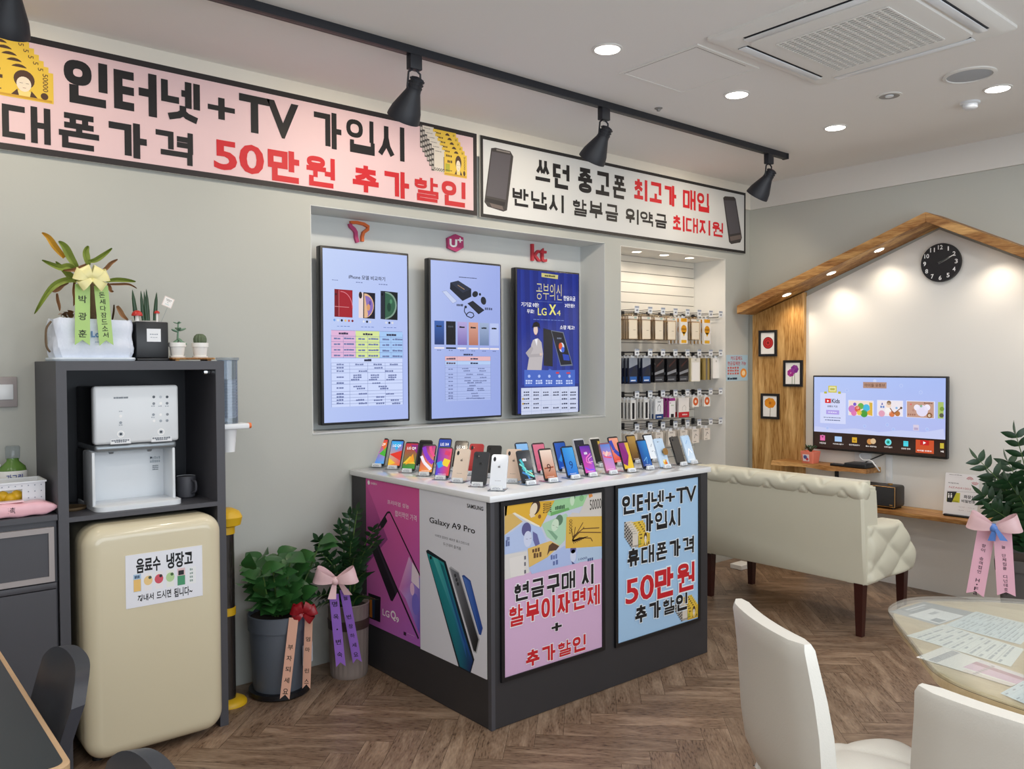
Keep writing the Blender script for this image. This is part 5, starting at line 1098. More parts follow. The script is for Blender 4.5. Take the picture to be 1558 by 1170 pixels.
for x,y,c in ((840,320,'#5d6670'),(885,320,'#c3cad2'),(928,320,'#4a525c'),(840,364,'#8d949c'),(886,362,'#ffffff'),(928,362,'#7a828c'),(838,437,'#9aa2ac'),(886,437,'#ffffff'),(930,435,'#8d949c'),(842,478,'#ffffff'),(886,478,'#aab2bc'),(928,476,'#9aa2ac'),(622,447,'#ffffff'),(622,490,'#9aa2ac')): A.circle(A.q(x,y),.0055,c,1,n=12)
for x,y in ((824,378),(870,378),(915,378),(610,412),(610,503),(824,452)): A.dashq(x,y,x+26,y+5,'#a3abb5',1,2)
for x,y in ((623,565),(888,550)): A.circle(A.q(x,y),.0135,'#ffffff',1); A.circle(A.q(x,y),.0095,'#cfd5dc',1.5); A.circle(A.q(x,y),.005,'#3c424c',2)
for x,y in ((553,596),(823,580)): A.rectq(x,y,x+137,y+30,'#d9dde2',1); A.rectq(x+3,y+3,x+134,y+27,'#eef0f3',1.5); A.dashq(x+8,y+7,x+128,y+12,'#7d848e',2,8,.8); A.dashq(x+30,y+17,x+110,y+22,'#7d848e',2,6,.8)
A.build('control_print',MT['print'],h)
A=Art((DX0,3.5995,.955),UX,UZ,.0002); A.crop(40,530,4.332)
for y in (712,735): A.dashq(815,y,885,y+14,'#b0b8c0',1,5)
A.circle(A.q(822,720),.004,'#3c424c',1.5,n=8)
for y in (770,782,794): A.dashq(832,y,872,y+5,'#7a828c',1,4)
A.build('care_print',MT['print'],t)
# mug and coaster
mx,my=1.19,3.60
t=thing('mug','dark grey mug with a white inside, right of the water dispenser','mug',(mx,my,SZ))
bm=nb(); lathe(bm,[(.030,SZ),(.036,SZ+.004),(.0385,SZ+.03),(.0395,SZ+.09),(.0385,SZ+.092),(.0365,SZ+.09)],(mx,my),28,cap=True); obj('body',bm,MT['dgrey'],t)
bm=nb(); lathe(bm,[(.0366,SZ+.0915),(.035,SZ+.012),(0,SZ+.010)],(mx,my),28,cap=False); obj('inside',bm,MT['wplast'],t)
bm=nb(); tube(bm,smooth([(mx+.012,my-.038,SZ+.075),(mx+.02,my-.06,SZ+.07),(mx+.02,my-.062,SZ+.035),(mx+.012,my-.038,SZ+.022)],5),.005,8); obj('handle',bm,MT['dgrey'],t)
t=thing('woven_coaster','brown coiled tray lying on the shelf left of the water dispenser','tray',(.74,3.60,SZ))
bm=nb()
lathe(bm,[(.0,SZ),(.05,SZ),(.056,SZ+.006),(.056,SZ+.013),(.05,SZ+.008),(0,SZ+.006)],(.742,3.585),28,cap=False); obj('coil',bm,MT['coil'],t)
# ------------------------------------------------------------------ cup dispenser on the cabinet side
ux,uy=1.328,3.475; UT=1.535
t=thing('cup_dispenser','clear tube of stacked white paper cups fixed to the cabinet side','cup dispenser',(ux,uy,1.15))
bm=nb(); lathe(bm,[(.041,1.255),(.041,UT-.01),(.038,UT-.01),(.038,1.255)],(ux,uy),32,cap=False); obj('tube',bm,MT['tubeg'],t)
bm=nb(); lathe(bm,[(.043,UT-.014),(.047,UT-.008),(.047,UT),(0,UT+.002)],(ux,uy),32,cap=False); obj('lid',bm,MT['tubeg'],t)
bm=nb(); rbox(bm,ux-.044,ux+.075,uy-.048,uy+.045,1.232,1.256,.006,3); obj('holder',bm,MT['wplast'],t)
bm=nb(); cyl(bm,(ux+.074,uy-.02,1.244),(ux+.09,uy-.02,1.244),.012); obj('release_button',bm,MT['orange'],t)
bm=nb(); box(bm,KX1+.0005,ux-.036,uy-.01,uy+.01,1.28,1.32); obj('bracket',bm,MT['clear'],t,smoothed=False)
bm=nb(); rg=0
for k in range(13):
    z=1.28+k*.0125; lathe(bm,[(.0325,z),(.0365,z+.0105),(.0375,z+.0115),(.0365,z+.0122)],(ux,uy),24,cap=False)
cs=obj('cup_stack',bm,MT['cup'],t); cs['kind']='stuff'
bm=nb(); lathe(bm,[(.0,1.135),(.026,1.135),(.026,1.14),(.035,1.232),(.0365,1.234)],(ux,uy),24,cap=False); obj('lowest_cup',bm,MT['cup'],t)
# umbrella bag column
x,y=1.362,3.615
t=thing('umbrella_bag_stand','slim black column with a yellow hood, bands and round yellow foot, behind the fridge','umbrella stand',(x,y,0))
bm=nb(); lathe(bm,[(.076,0),(.076,.010),(.070,.018),(.055,.026),(.04,.03)],(x+.008,y),36); obj('base',bm,MT['yellow'],t)
bm=nb(); lathe(bm,[(.037,.02),(.037,.78)],(x,y),28); obj('column',bm,mat('smoked_tube','#2a2523',.2,coat=.4),t)
for z in (.78,.42): bm=nb(); lathe(bm,[(.038,z-.022),(.041,z-.02),(.041,z+.012),(.038,z+.014)],(x,y),28); obj('band',bm,MT['yellow'],t)
bm=nb(); loft(bm,[[(x+.041*math.cos(a)*s+ (.012 if math.cos(a)>0 else 0)*k,y+.041*math.sin(a)*s-(.02*k if math.sin(a)<0 else 0),z) for a in [2*PI*i/24 for i in range(24)]] for z,s,k in ((.79,1,0),(.80,1.15,1),(.835,1.2,1.3),(.86,1.0,1),(.872,.6,.5))]); obj('hood',bm,MT['yellow'],t)
# ------------------------------------------------------------------ wall switch
a=PY(YW,26.5,619);b=PY(YW,26.5,573)
t=thing('wall_plate','grey double wall outlet plate left of the tall cabinet','wall plate',(a.x-.07,YW,a.z))
bm=nb(); rbox(bm,a.x-.145,a.x,YW-.010,YW-.0003,a.z,b.z,.004,2); obj('plate',bm,MT['lgrey'],t)
for k in (0,1): bm=nb(); rbox(bm,a.x-.127+k*.058,a.x-.073+k*.058,YW-.014,YW-.009,a.z+.03,b.z-.03,.003,2); obj('rocker',bm,MT['wplast'],t)
# ------------------------------------------------------------------ things on the low cabinet
bx,by=.567,3.70
t=thing('mouthwash_bottle','green mouthwash bottle with a clear cap, behind the white basket','bottle',(bx,by,LZ))
bm=nb(); lathe(bm,[(.0,LZ+.001),(.044,LZ),(.05,LZ+.01),(.05,LZ+.13),(.043,LZ+.158),(.022,LZ+.178),(.020,LZ+.19)],(bx,by),28,1,.62); obj('bottle',bm,MT['green'],t)
bm=nb(); lathe(bm,[(.024,LZ+.186),(.025,LZ+.2),(.026,LZ+.232),(.022,LZ+.238),(0,LZ+.238)],(bx,by),20,cap=False); obj('cap',bm,MT['clear'],t)
bm=nb(); lathe(bm,[(.0505,LZ+.03),(.0508,LZ+.032),(.0508,LZ+.140),(.0495,LZ+.142)],(bx,by),28,1,.64,cap=False); lb=obj('wrap_label',bm,MT['white'],t)
A=Art((bx-.04,by-.0335,LZ+.03),UX,UZ,.0003); A.text('가그린',.012,.075,.068,.1,'#33458f',2,.02); A.rect(.0,.068,.08,.0695,'#aab8d8',1); A.dash(.02,.04,.06,.055,'#3f9a5a',1,4); A.rect(.02,.03,.06,.036,'#3a7a4a',1); A.build('label_print',MT['print'],lb)
t=thing('pump_bottle','soap pump bottle with a pink body cut by the left edge','bottle',(.507,3.70,LZ))
bm=nb(); lathe(bm,[(.03,LZ),(.032,LZ+.01),(.032,LZ+.09),(.02,LZ+.1)],(.503,3.70),24); obj('bottle',bm,MT['pink'],t)
bm=nb(); lathe(bm,[(.017,LZ+.1),(.017,LZ+.125),(.006,LZ+.127),(.005,LZ+.16),(.012,LZ+.162),(.012,LZ+.17),(0,LZ+.172)],(.503,3.70),20,cap=False); tube(bm,[(.503,3.70,LZ+.166),(.525,3.695,LZ+.165)],.005,8); obj('pump',bm,MT['wplast'],t)
t=thing('storage_basket','white perforated plastic basket on the low cabinet','basket',(.48,3.58,LZ))
B0,B1,BY0,BY1,BZ=.30,.640,3.505,3.64,LZ+.118
bm=nb(); box(bm,B0+.004,B1-.004,BY0+.004,BY1-.004,LZ,LZ+.004)
def wallgrid(px0,px1,fn):
    "a basket side with an oval grip opening left free"
    for (u0,u1,v0,v1) in ((0,1,0,.36),(0,1,.78,1),(0,.32,.36,.78),(.78,1,.36,.78)):
        P=[fn(u,v,d) for d in (0,.003) for u,v in ((u0,v0),(u1,v0),(u1,v1),(u0,v1))]; quadbox(bm,P)
wallgrid(0,1,lambda u,v,d:(B0+(B1-B0)*u,BY0+d-.004*v,LZ+(BZ-LZ)*v))
box(bm,B1-.003,B1,BY0,BY1,LZ,BZ); box(bm,B0,B0+.003,BY0,BY1,LZ,BZ); box(bm,B0,B1,BY1-.003,BY1,LZ,BZ)
for q in ((B0-.004,B1+.004,BY0-.010,BY0+.001),(B0-.004,B1+.004,BY1-.001,BY1+.006),(B0-.005,B0+.002,BY0,BY1),(B1-.002,B1+.005,BY0,BY1)): box(bm,*q,BZ-.004,BZ+.002)
obj('basket_body',bm,MT['wplast'],t,smoothed=False)
A=Art((B0,BY0-.0045,LZ),UX,UZ,.0001)
for i in range(16):
    for j in (0,1,2,3,4):
        u=.012+.021*i; v=.012+.023*j
        if .3<u/(B1-B0)<.8 and .3<v/.118<.82: continue
        A.circle((u,v),.0022,'#8b93a0',0,n=8)
A.build('hole_pattern',MT['print'],t)
bm=nb()
for k in range(9): 
    q=nb(); bmesh.ops.create_icosphere(q,subdivisions=2,radius=.022); merge(bm,q,Matrix.Translation((B0+.1+.022*k,BY0+.035+.006*(k%3),LZ+.055+.008*(k%2))))
o=obj('yellow_wrapped_sweets',bm,MT['yellow']); tag(o,'yellow wrapped sweets showing through the grip of the white basket','sweets'); o['kind']='stuff'
t=thing('wet_tissue_pack','pink pack of wet tissues lying before the white basket','tissue pack',(.5,3.45,LZ))
bm=nb(); T0,T1=.33,.668
def tis(u,v):
    e=min(1,min(u,1-u)/.13); a=PI*2*v; hw=.040*(.8+.2*e); hh=.025*(.10+.90*e**.7)
    return (T0+(T1-T0)*u,3.455+hw*math.copysign(abs(math.cos(a))**.35,math.cos(a))+.002*math.sin(u*37),LZ+.0275+hh*math.copysign(abs(math.sin(a))**.45,math.sin(a))*(1+.08*math.sin(u*23+v*9))-.001)
grid(bm,lambda u,v:tis(u,v),26,24); bmesh.ops.remove_doubles(bm,verts=bm.verts[:],dist=1e-5); obj('wrapper',bm,MT['pink'],t)
bm=nb(); rbox(bm,.42,.56,3.435,3.475,LZ+.053,LZ+.058,.002,2); obj('flap_lid',bm,mat('pink_flap','#f5cfd7',.3),t)
A=Art((.40,3.4165,LZ+.006),UX,UZ,.0003); A.text('촉촉',.09,.012,.13,.034,'#3d2a30',1,.01); A.build('pack_print',MT['print'],t)
# ================================================================== THINGS ON THE CABINET TOP
TZ=KT
def ribbon_tail(t,name,top,bot,wd,m,txt,col='#20221c',notch=True,th=.0012,fac=None,frac=(.12,.92),cw=.6,gaps=None):
    top=Vector(top);bot=Vector(bot); v=(top-bot); L=v.length; v.normalize(); u=Vector(fac or (0.77,-.64,0)).normalized(); u=(u-v*u.dot(v)).normalized(); n=u.cross(v)
    bm=nb(); h=wd/2
    pts=[(-h,0),(0,.02) if notch else (0,0),(h,0),(h,L),(-h,L)]
    prism(bm,pts,lambda a,b:bot+u*a+v*b,lambda a,b:bot+u*a+v*b-n*th); o=obj(name,bm,m,t,smoothed=False)
    A=Art(bot-u*h,u,v,.0003); N=len(txt); a0,a1=frac
    for i,ch in enumerate(txt):
        if ch==' ': continue
        s=L*(a1-a0)/N; vc=L*(1-a0)-s*(i+.5); hh=min(s*.8,wd*cw); A.text(ch,h-hh*.5,vc-hh*.5,h+hh*.5,vc+hh*.5,col,1,.012) if ch not in '·.' else A.circle((h,vc),.004,col,1,n=8)
    A.build('ribbon_writing',MT['print'],o); return o
def bow(t,c,s,m,m2=None,fac=(0.77,-.64,0),loops=2):
    c=Vector(c); u=Vector(fac).normalized(); v=Vector((0,0,1)); n=u.cross(v); bm=nb()
    for sg in (-1,1):
        for k in range(loops):
            a=(.35 if loops>1 else .32,1.05,-.6)[k]; d=(u*(sg*math.cos(a))+v*math.sin(a)).normalized(); e=n.cross(d).normalized(); r=s*(1 if k==0 else .85); rows=[]
            for q in range(17):
                f=2*PI*q/16; out=(1-math.cos(f))/2; wd=r*(.10+.27*out**.8); p=c+d*(r*out)+n*(r*.24*math.sin(f)+.004*k+.010); sk=v*(-.10*r*out*math.sin(f))
                rows.append([bm.verts.new(p-e*wd+sk),bm.verts.new(p-e*wd*.35+n*(.05*r*out)+sk),bm.verts.new(p+e*wd*.35-n*(.02*r*out)+sk),bm.verts.new(p+e*wd+sk)])
            for a_,b_ in zip(rows,rows[1:]):
                for z_ in range(3): bm.faces.new((a_[z_],a_[z_+1],b_[z_+1],b_[z_]))
    o=obj('bow',bm,m,t)
    bm=nb(); q=nb(); bmesh.ops.create_uvsphere(q,u_segments=14,v_segments=8,radius=s*.2); merge(bm,q,Matrix.Translation(c+n*s*.12)); obj('knot',bm,m2 or m,o); return o
# fabric basket planter with a wilted dracaena
gx,gy=.818,3.56
t=thing('fabric_planter','pale blue fabric basket planter on the cabinet top','planter',(gx,gy,TZ))
bm=nb(); loft(bm,[rr(gx,gy,.146,.085,.03,TZ+.0),rr(gx,gy,.149,.088,.03,TZ+.008),rr(gx,gy,.147,.086,.03,TZ+.014)]); obj('saucer',bm,MT['tray'],t)
rg=random.Random(5)
bm=nb(); lp=[]
for k in range(9):
    f=k/8; z=TZ+.014+.148*f; b=.006*math.sin(PI*f)+.003*math.sin(9*f); P=rr(gx,gy,.136+b,.072+b,.028,z,5); lp.append([(p[0]+.003*math.sin(i*1.7+k),p[1]+.003*math.cos(i*2.1+k*1.3),p[2]+(.004*math.sin(i*.9) if k==8 else 0)) for i,p in enumerate(P)])
lp.append([(gx+(p[0]-gx)*.96,gy+(p[1]-gy)*.93,p[2]) for p in lp[-1]]); lp.append([(gx+(p[0]-gx)*.95,gy+(p[1]-gy)*.92,TZ+.14) for p in lp[-1]])
loft(bm,lp); obj('basket_body',bm,MT['fabric'],t)
for s in (-1,):
    bm=nb(); tube(bm,smooth([(gx-.145,gy-.04,TZ+.15),(gx-.162,gy-.045,TZ+.12),(gx-.163,gy-.045,TZ+.06),(gx-.150,gy-.04,TZ+.035)],5),.004,8); obj('rope_handle',bm,MT['brown'],t)
bm=nb(); loft(bm,[rr(gx,gy,.137,.066,.03,TZ+.137),rr(gx,gy,.12,.05,.03,TZ+.145)]); obj('soil',bm,MT['soil'],t)
A=Art((gx-.14,gy-.0795,TZ+.014),UX,UZ,.0006); p=(.155,.07); A.crop(40,350,5.193); A.textq('Lo',(512,798),(582,848),'#5b86b8',1,.03); A.dashq(545,880,585,890,'#8fa8c8',1,3); A.build('basket_print',MT['print'],t)
# plant
t=thing('wilting_dracaena','wilting broad leaved plant with green and browned leaves in the fabric basket','plant',(gx,gy,TZ+.14))
yq=3.55
def K8(x,y,yy=yq): return PY(yy,40+x/5.193,350+y/5.193)
bm=nb(); tube(bm,[K8(520,700),K8(520,560),K8(515,430),K8(500,330)],[.016,.015,.014,.009],12); obj('stem',bm,MT['trunk'],t)
def dleaf(pts,wd,m,dy=0.0,name='leaf'):
    P=smooth([K8(*p)+Vector((0,dy*i/(len(pts)-1),0)) for i,p in enumerate(pts)],5); bm=nb(); rows=[]
    for i,p in enumerate(P):
        f=i/(len(P)-1); d=(P[min(i+1,len(P)-1)]-P[max(i-1,0)]).normalized(); n=Vector((-d.z,0,d.x)); w2=wd*.5*max(.06,math.sin(PI*min(1,.12+.86*f))**.7)
        rows.append([bm.verts.new(p+n*w2+Vector((0,-.006,0))),bm.verts.new(p+Vector((0,.004,0))),bm.verts.new(p-n*w2+Vector((0,-.006,0)))])
    for a,b in zip(rows,rows[1:]):
        for k in (0,1): bm.faces.new((a[k],a[k+1],b[k+1],b[k]))
    return obj(name,bm,m,t)
dleaf([(400,300),(340,220),(290,140),(235,100)],.032,MT['leaf3'],-.04); dleaf([(300,220),(220,140),(160,70),(100,35)],.026,MT['leafyel'],-.05,'yellow_leaf')
dleaf([(400,330),(330,290),(250,300),(110,245)],.026,MT['leaf3'],-.03); dleaf([(490,280),(475,220),(470,170),(488,125)],.026,MT['leaf3'],0); dleaf([(490,250),(540,240),(600,200),(660,150)],.020,MT['leaf3'],-.03)
dleaf([(630,405),(700,395),(780,400),(852,412)],.018,MT['leaf3'],-.02); dleaf([(480,270),(420,300),(360,320),(275,325)],.016,MT['leafdry'],-.03,'dry_leaf'); dleaf([(580,345),(630,300),(660,265),(710,235)],.016,MT['leafdry'],-.02,'dry_leaf')
dleaf([(390,380),(350,370),(330,350),(230,250)],.03,MT['leaf3'],0); dleaf([(420,400),(300,400),(180,470),(50,665)],.024,MT['leaf3'],-.03,'drooping_leaf'); dleaf([(330,410),(280,430),(240,470),(200,490)],.022,MT['leafdry'],-.01,'dry_leaf')
dleaf([(380,400),(375,480),(380,540),(372,600)],.014,MT['leafdry'],0,'dry_leaf'); dleaf([(640,420),(655,450),(665,480),(688,488)],.014,MT['leafdry'],0,'dry_leaf'); dleaf([(240,500),(245,550),(258,600),(262,640)],.012,MT['leafdry'],0,'dry_leaf'); dleaf([(640,430),(720,430),(800,432),(860,465)],.010,MT['leafdry'],-.02,'dry_leaf')
dleaf([(715,600),(735,640),(755,680),(790,712)],.02,MT['leafdry'],-.02,'dry_leaf'); dleaf([(690,590),(688,640),(680,690),(676,720)],.008,MT['trunk'],0,'dead_stalk')
bm=nb()
for k in range(16): leaf(bm,K8(270+rg.random()*90,700-rg.random()*40),(rg.random()-.5,-.3*rg.random(),.5+rg.random()*.6),(0,0,1),.035,.02,.8)
for k in range(8): leaf(bm,K8(500+rg.random()*90,700-rg.random()*30),(rg.random()-.5,-.3*rg.random(),.5+rg.random()*.6),(0,0,1),.03,.014,.8)
o=obj('dry_litter',bm,MT['leafdry'],t); o['kind']='stuff'
t=thing('gift_ribbon','light green gift ribbon with black writing on the fabric basket planter','ribbon',K8(520,400,3.47))
yr=3.462
ta,tb=K8(445,430,yr),K8(442,910,yr); ribbon_tail(t,'ribbon_tail',(ta.x,yr,ta.z),(tb.x,yr-.004,tb.z),.052,mat('light_green_ribbon','#a8cc74',.4),'박광훈',fac=(1,0,0),frac=(.1,.95),cw=.55)
ta,tb=K8(590,440,yr),K8(632,912,yr); ribbon_tail(t,'ribbon_tail',(ta.x,yr,ta.z),(tb.x,yr-.004,tb.z),.050,bpy.data.materials['light_green_ribbon'],'돈세다잠드소서',fac=(1,0,0),frac=(.1,.88),cw=.55)
c=K8(510,390,yr-.01); bow(t,c,.062,MT['satiny'],fac=(1,0,0),loops=3)
# black cube pot
cx,cy=1.031,3.555
t=thing('black_cube_pot','glossy black cube flower pot with a white label','flower pot',(cx,cy,TZ))
bm=nb(); rbox(bm,cx-.062,cx+.062,cy-.062,cy+.062,TZ+.012,TZ+.158,.004,2); obj('pot',bm,MT['black'],t)
bm=nb(); rbox(bm,cx-.060,cx+.064,cy-.064,cy+.064,TZ,TZ+.012,.003,2); obj('saucer',bm,MT['black'],t)
bm=nb(); box(bm,cx-.056,cx+.056,cy-.056,cy+.056,TZ+.157,TZ+.1595); obj('gravel',bm,MT['lgrey'],t,smoothed=False)
A=Art((cx-.062,cy-.0622,TZ+.012),UX,UZ,.0003); A.rect(.040,.066,.094,.118,'#eceff4',0); A.dash(.052,.094,.085,.098,'#8a93a2',1,4); A.dash(.054,.082,.082,.085,'#b0b6c0',1,3); A.build('pot_label',MT['print'],t)
t=thing('sansevieria','five dark green spear leaves growing in the black cube pot','plant',(cx,cy,TZ+.158))
for (bx_,tx,ty,wd) in ((870,838,470,.017),(925,905,478,.014),(950,930,480,.012),(965,948,465,.014),(1015,1030,490,.016)):
    p=K8(bx_,715,cy-.02); q=K8(tx,ty,cy-.02); bm=nb(); n=(q-p); loft(bm,[[p+n*f+Vector((wd*.5*s*math.cos(a),wd*.3*s*math.sin(a),0)) for a in [2*PI*i/10 for i in range(10)]] for f,s in ((0,.9),(.3,1.05),(.7,.8),(.93,.3),(1,.03))]); obj('leaf',bm,MT['leaf2'],t)
for k,(x_,y_,r_) in enumerate(((875,670,.021),(1032,655,.011))):
    p=K8(x_,y_,cy-.055); t=thing('toy_mushroom',['large red toy mushroom in the black cube pot','small red toy mushroom at the right rim of the black cube pot'][k],'ornament',(p.x,p.y,TZ+.158))
    bm=nb(); lathe(bm,[(r_*.95,p.z-.2*r_),(r_,p.z),(r_*.8,p.z+r_*.5),(r_*.4,p.z+r_*.8),(0,p.z+r_*.88)],(p.x,p.y),18,cap=False); lathe(bm,[(r_*.95,p.z-.2*r_),(0,p.z-.15*r_)],(p.x,p.y),18,cap=False); cp=obj('cap',bm,MT['red'],t)
    bm=nb(); lathe(bm,[(r_*.4,TZ+.1585),(r_*.35,p.z-.1*r_)],(p.x,p.y),12); obj('stalk',bm,MT['potwhite'],t)
p=K8(1120,570,3.53); t=thing('gift_card','white square gift card on a thin stick in the black cube pot','card',(p.x,p.y,TZ+.158))
bm=nb(); q=nb(); box(q,-.0205,.0205,-.0005,.0005,-.0205,.0205); Mx=Matrix.Translation(p)@Matrix.Rotation(R(22),4,'Y'); merge(bm,q,Mx.copy()); obj('card',bm,MT['wplast'],t,smoothed=False)
A=Art(p+Vector((0,-.0008,0))-Mx.to_3x3()@Vector((.0205,0,.0205)),Mx.to_3x3()@UX,Mx.to_3x3()@UZ,.0002); A.rect(.001,.001,.04,.04,'#e2b9a4',0); A.rect(.0022,.0022,.0388,.0388,'#f2f0ee',.5); A.dash(.009,.029,.033,.032,'#777777',1,5); A.dash(.012,.024,.03,.0265,'#777777',1,4); A.dash(.018,.017,.024,.019,'#555555',1,1); A.dash(.012,.009,.028,.011,'#8ac0c0',1,3); A.build('card_print',MT['print'],t)
bm=nb(); tube(bm,[p+Vector((-.002,.001,-.02)),(cx+.04,cy-.03,TZ+.15)],.0012,6); obj('stick',bm,MT['clear'],t)
# wooden tray with two little pots
t=thing('wooden_tray','small wooden tray holding two little white pots on the cabinet top','tray',(1.185,3.5,TZ))
bm=nb(); rbox(bm,1.098,1.272,3.465,3.56,TZ+.006,TZ+.014,.002,2); obj('board',bm,MT['pineh'],t)
for x_ in (1.12,1.25):
    bm=nb(); box(bm,x_-.008,x_+.008,3.47,3.555,TZ,TZ+.0065); obj('foot',bm,MT['pineh'],t,smoothed=False)
def minipot(x,y,label):
    z=TZ+.014; t=thing('small_pot',label,'flower pot',(x,y,z))
    bm=nb(); lathe(bm,[(.030,z),(.031,z+.006),(.024,z+.008),(.026,z+.012),(.030,z+.044),(.034,z+.045),(.034,z+.062),(.030,z+.062),(.029,z+.05),(0,z+.05)],(x,y),28); obj('pot',bm,MT['potwhite'],t)
    bm=nb(); lathe(bm,[(.029,z+.053),(0,z+.056)],(x,y),20,cap=False); obj('soil',bm,MT['soil'],t); return z+.055
sx,sy=1.133,3.51
z=minipot(sx,sy,'small white pot holding a leafy succulent on the wooden tray')
t=thing('succulent','small leafy green succulent in the left of the two white pots','plant',(sx,sy,z))
bm=nb(); tube(bm,[(sx,sy,z),(sx+.003,sy,z+.04),(sx+.005,sy,z+.085)],[.005,.004,.003],8); obj('stem',bm,MT['succ'],t)
bm=nb()
for (hz,az,L_) in ((.05,200,.034),(.055,340,.034),(.058,270,.03),(.06,90,.03),(.085,30,.02),(.085,150,.02),(.086,270,.02),(.02,220,.04),(.018,330,.04),(.025,280,.036),(.01,250,.03)):
    a=R(az); d=Vector((math.cos(a),math.sin(a),.35 if hz>.03 else -.55)); q=nb(); bmesh.ops.create_icosphere(q,subdivisions=2,radius=1); p=Vector((sx+.004,sy,z+hz))+d.normalized()*L_*.5; merge(bm,q,Matrix.Translation(p)@d.to_track_quat('X','Z').to_matrix().to_4x4()@Matrix.Diagonal((L_*.5,L_*.24,L_*.13,1)))
obj('leaves',bm,MT['succ'],t)
kx=1.226; z=minipot(kx,3.51,'small white pot holding a round cactus on the wooden tray')
t=thing('cactus','small round ribbed cactus in the right of the two white pots','cactus',(kx,3.51,z))
bm=nb(); S=48
loft(bm,[[(kx+r*(1+.09*math.cos(12*2*PI*i/S))*math.cos(2*PI*i/S),3.51+r*(1+.09*math.cos(12*2*PI*i/S))*math.sin(2*PI*i/S),z+zz) for i in range(S)] for r,zz in ((.019,0),(.0245,.012),(.025,.024),(.021,.036),(.012,.044),(.002,.045))]); obj('body',bm,MT['cactus'],t)
# ================================================================== FLOOR PLANTS BY THE COUNTER
x,y=1.60,3.60
t=thing('round_planter','slate blue round plant pot with a black saucer, left of the taupe pot','flower pot',(x,y,0))
bm=nb(); lathe(bm,[(.125,0),(.137,.008),(.137,.028),(.125,.03)],(x,y),40); obj('saucer',bm,MT['black'],t)
bm=nb(); lathe(bm,[(.112,.02),(.118,.05),(.130,.30),(.137,.302),(.140,.37),(.133,.372),(.130,.35),(0,.35)],(x,y),40); obj('pot',bm,MT['potblue'],t)
bm=nb(); lathe(bm,[(.13,.352),(0,.356)],(x,y),24,cap=False); obj('soil',bm,MT['soil'],t)
A=Art((x+.055,y-.125,.14),Vector((1,.45,0)),UZ,.0008); A.rect(0,0,.07,.09,'#c8ccd2',0); A.dash(.01,.05,.06,.06,'#7d828c',1,4); A.dash(.01,.03,.06,.04,'#7d828c',1,4); A.build('paper_label',MT['print'],t)
t=thing('clusia_plant','bushy plant with round glossy leaves in the slate blue pot','plant',(x,y,.35))
rg=random.Random(11); stems=[]; bs=nb(); bl=nb()
for k in range(11):
    a=2*PI*k/11+rg.random()*.5; rad=.05+.12*rg.random() if k else 0; top=Vector((max(1.48,x+math.cos(a)*rad*1.25),min(y+math.sin(a)*rad,3.70),.55+.15*rg.random()))
    P=smooth([(x+math.cos(a)*.03,y+math.sin(a)*.03,.35),(x+math.cos(a)*rad*.6,y+math.sin(a)*rad*.5,.45),top],5); tube(bs,P,.004,6)
    for j in range(2,len(P)):
        for s in range(2 if j%2 else 1):
            b=rg.random()*2*PI; d=Vector((math.cos(b),math.sin(b)-.25,.15+.5*rg.random()))
            if P[j].y+d.y*.08>3.76: d.y=-abs(d.y)
            leaf(bl,P[j],d,(-.5+.4*rg.random(),-.6,.8),.085+.03*rg.random(),.066+.014*rg.random(),.3,.12,6,shape=.62)
for (px,py) in ((380,865),(372,890),(400,845),(455,850),(450,870),(440,900),(395,905),(420,870),(460,905),(385,925),(430,920)):
    p=PY(3.50,px,py); d=Vector((p.x-x+.02,-.25,.1+.2*rg.random())); leaf(bl,p,d,(-.5,-.7,.6),.09,.072,.3,.12,6,shape=.62)
obj('stems',bs,MT['stem'],t); obj('leaves',bl,MT['leaf1'],t)
t=thing('gift_ribbon','salmon gift ribbon with a dark red bow on the slate blue pot','ribbon',(1.64,3.45,.35))
sal=mat('salmon_ribbon','#dcaa94',.4)
c=PY(3.44,463,932); ta=PY(3.445,447,940); tb=PY(3.40,433,1064); ribbon_tail(t,'ribbon_tail',ta,(tb.x,tb.y,max(.012,tb.z)),.042,sal,'부자되세요',frac=(.3,.97),cw=.55)
ta=PY(3.445,470,935); tb=PY(3.43,466,1048); ribbon_tail(t,'ribbon_tail',ta,(tb.x,tb.y,max(.03,tb.z)),.036,sal,'엄마 린스',frac=(.26,.97),cw=.55)
bow(t,c,.06,MT['satinr'],MT['satinp'],loops=3)
x,y=1.95,3.585
t=thing('ribbed_planter','ribbed taupe round plant pot with a dark band beside the counter','flower pot',(x,y,0))
bm=nb(); S=96
loft(bm,[[(x+r*(1+.012*(1 if i%4<2 else -1)*k)*math.cos(2*PI*i/S),y+r*(1+.012*(1 if i%4<2 else -1)*k)*math.sin(2*PI*i/S),z) for i in range(S)] for r,z,k in ((.086,0,0),(.09,.012,0),(.09,.03,1),(.097,.345,1),(.1,.35,0),(.098,.355,0),(.093,.35,0),(.09,.33,0),(.002,.33,0))]); obj('pot',bm,MT['pottaupe'],t)
bm=nb(); lathe(bm,[(.0965,.235),(.0985,.236),(.1005,.278),(.0985,.28)],(x,y),48,cap=False); obj('band',bm,mat('brown_band','#43332b',.5),t)
bm=nb(); lathe(bm,[(.091,.332),(0,.336)],(x,y),24,cap=False); obj('soil',bm,MT['soil'],t)
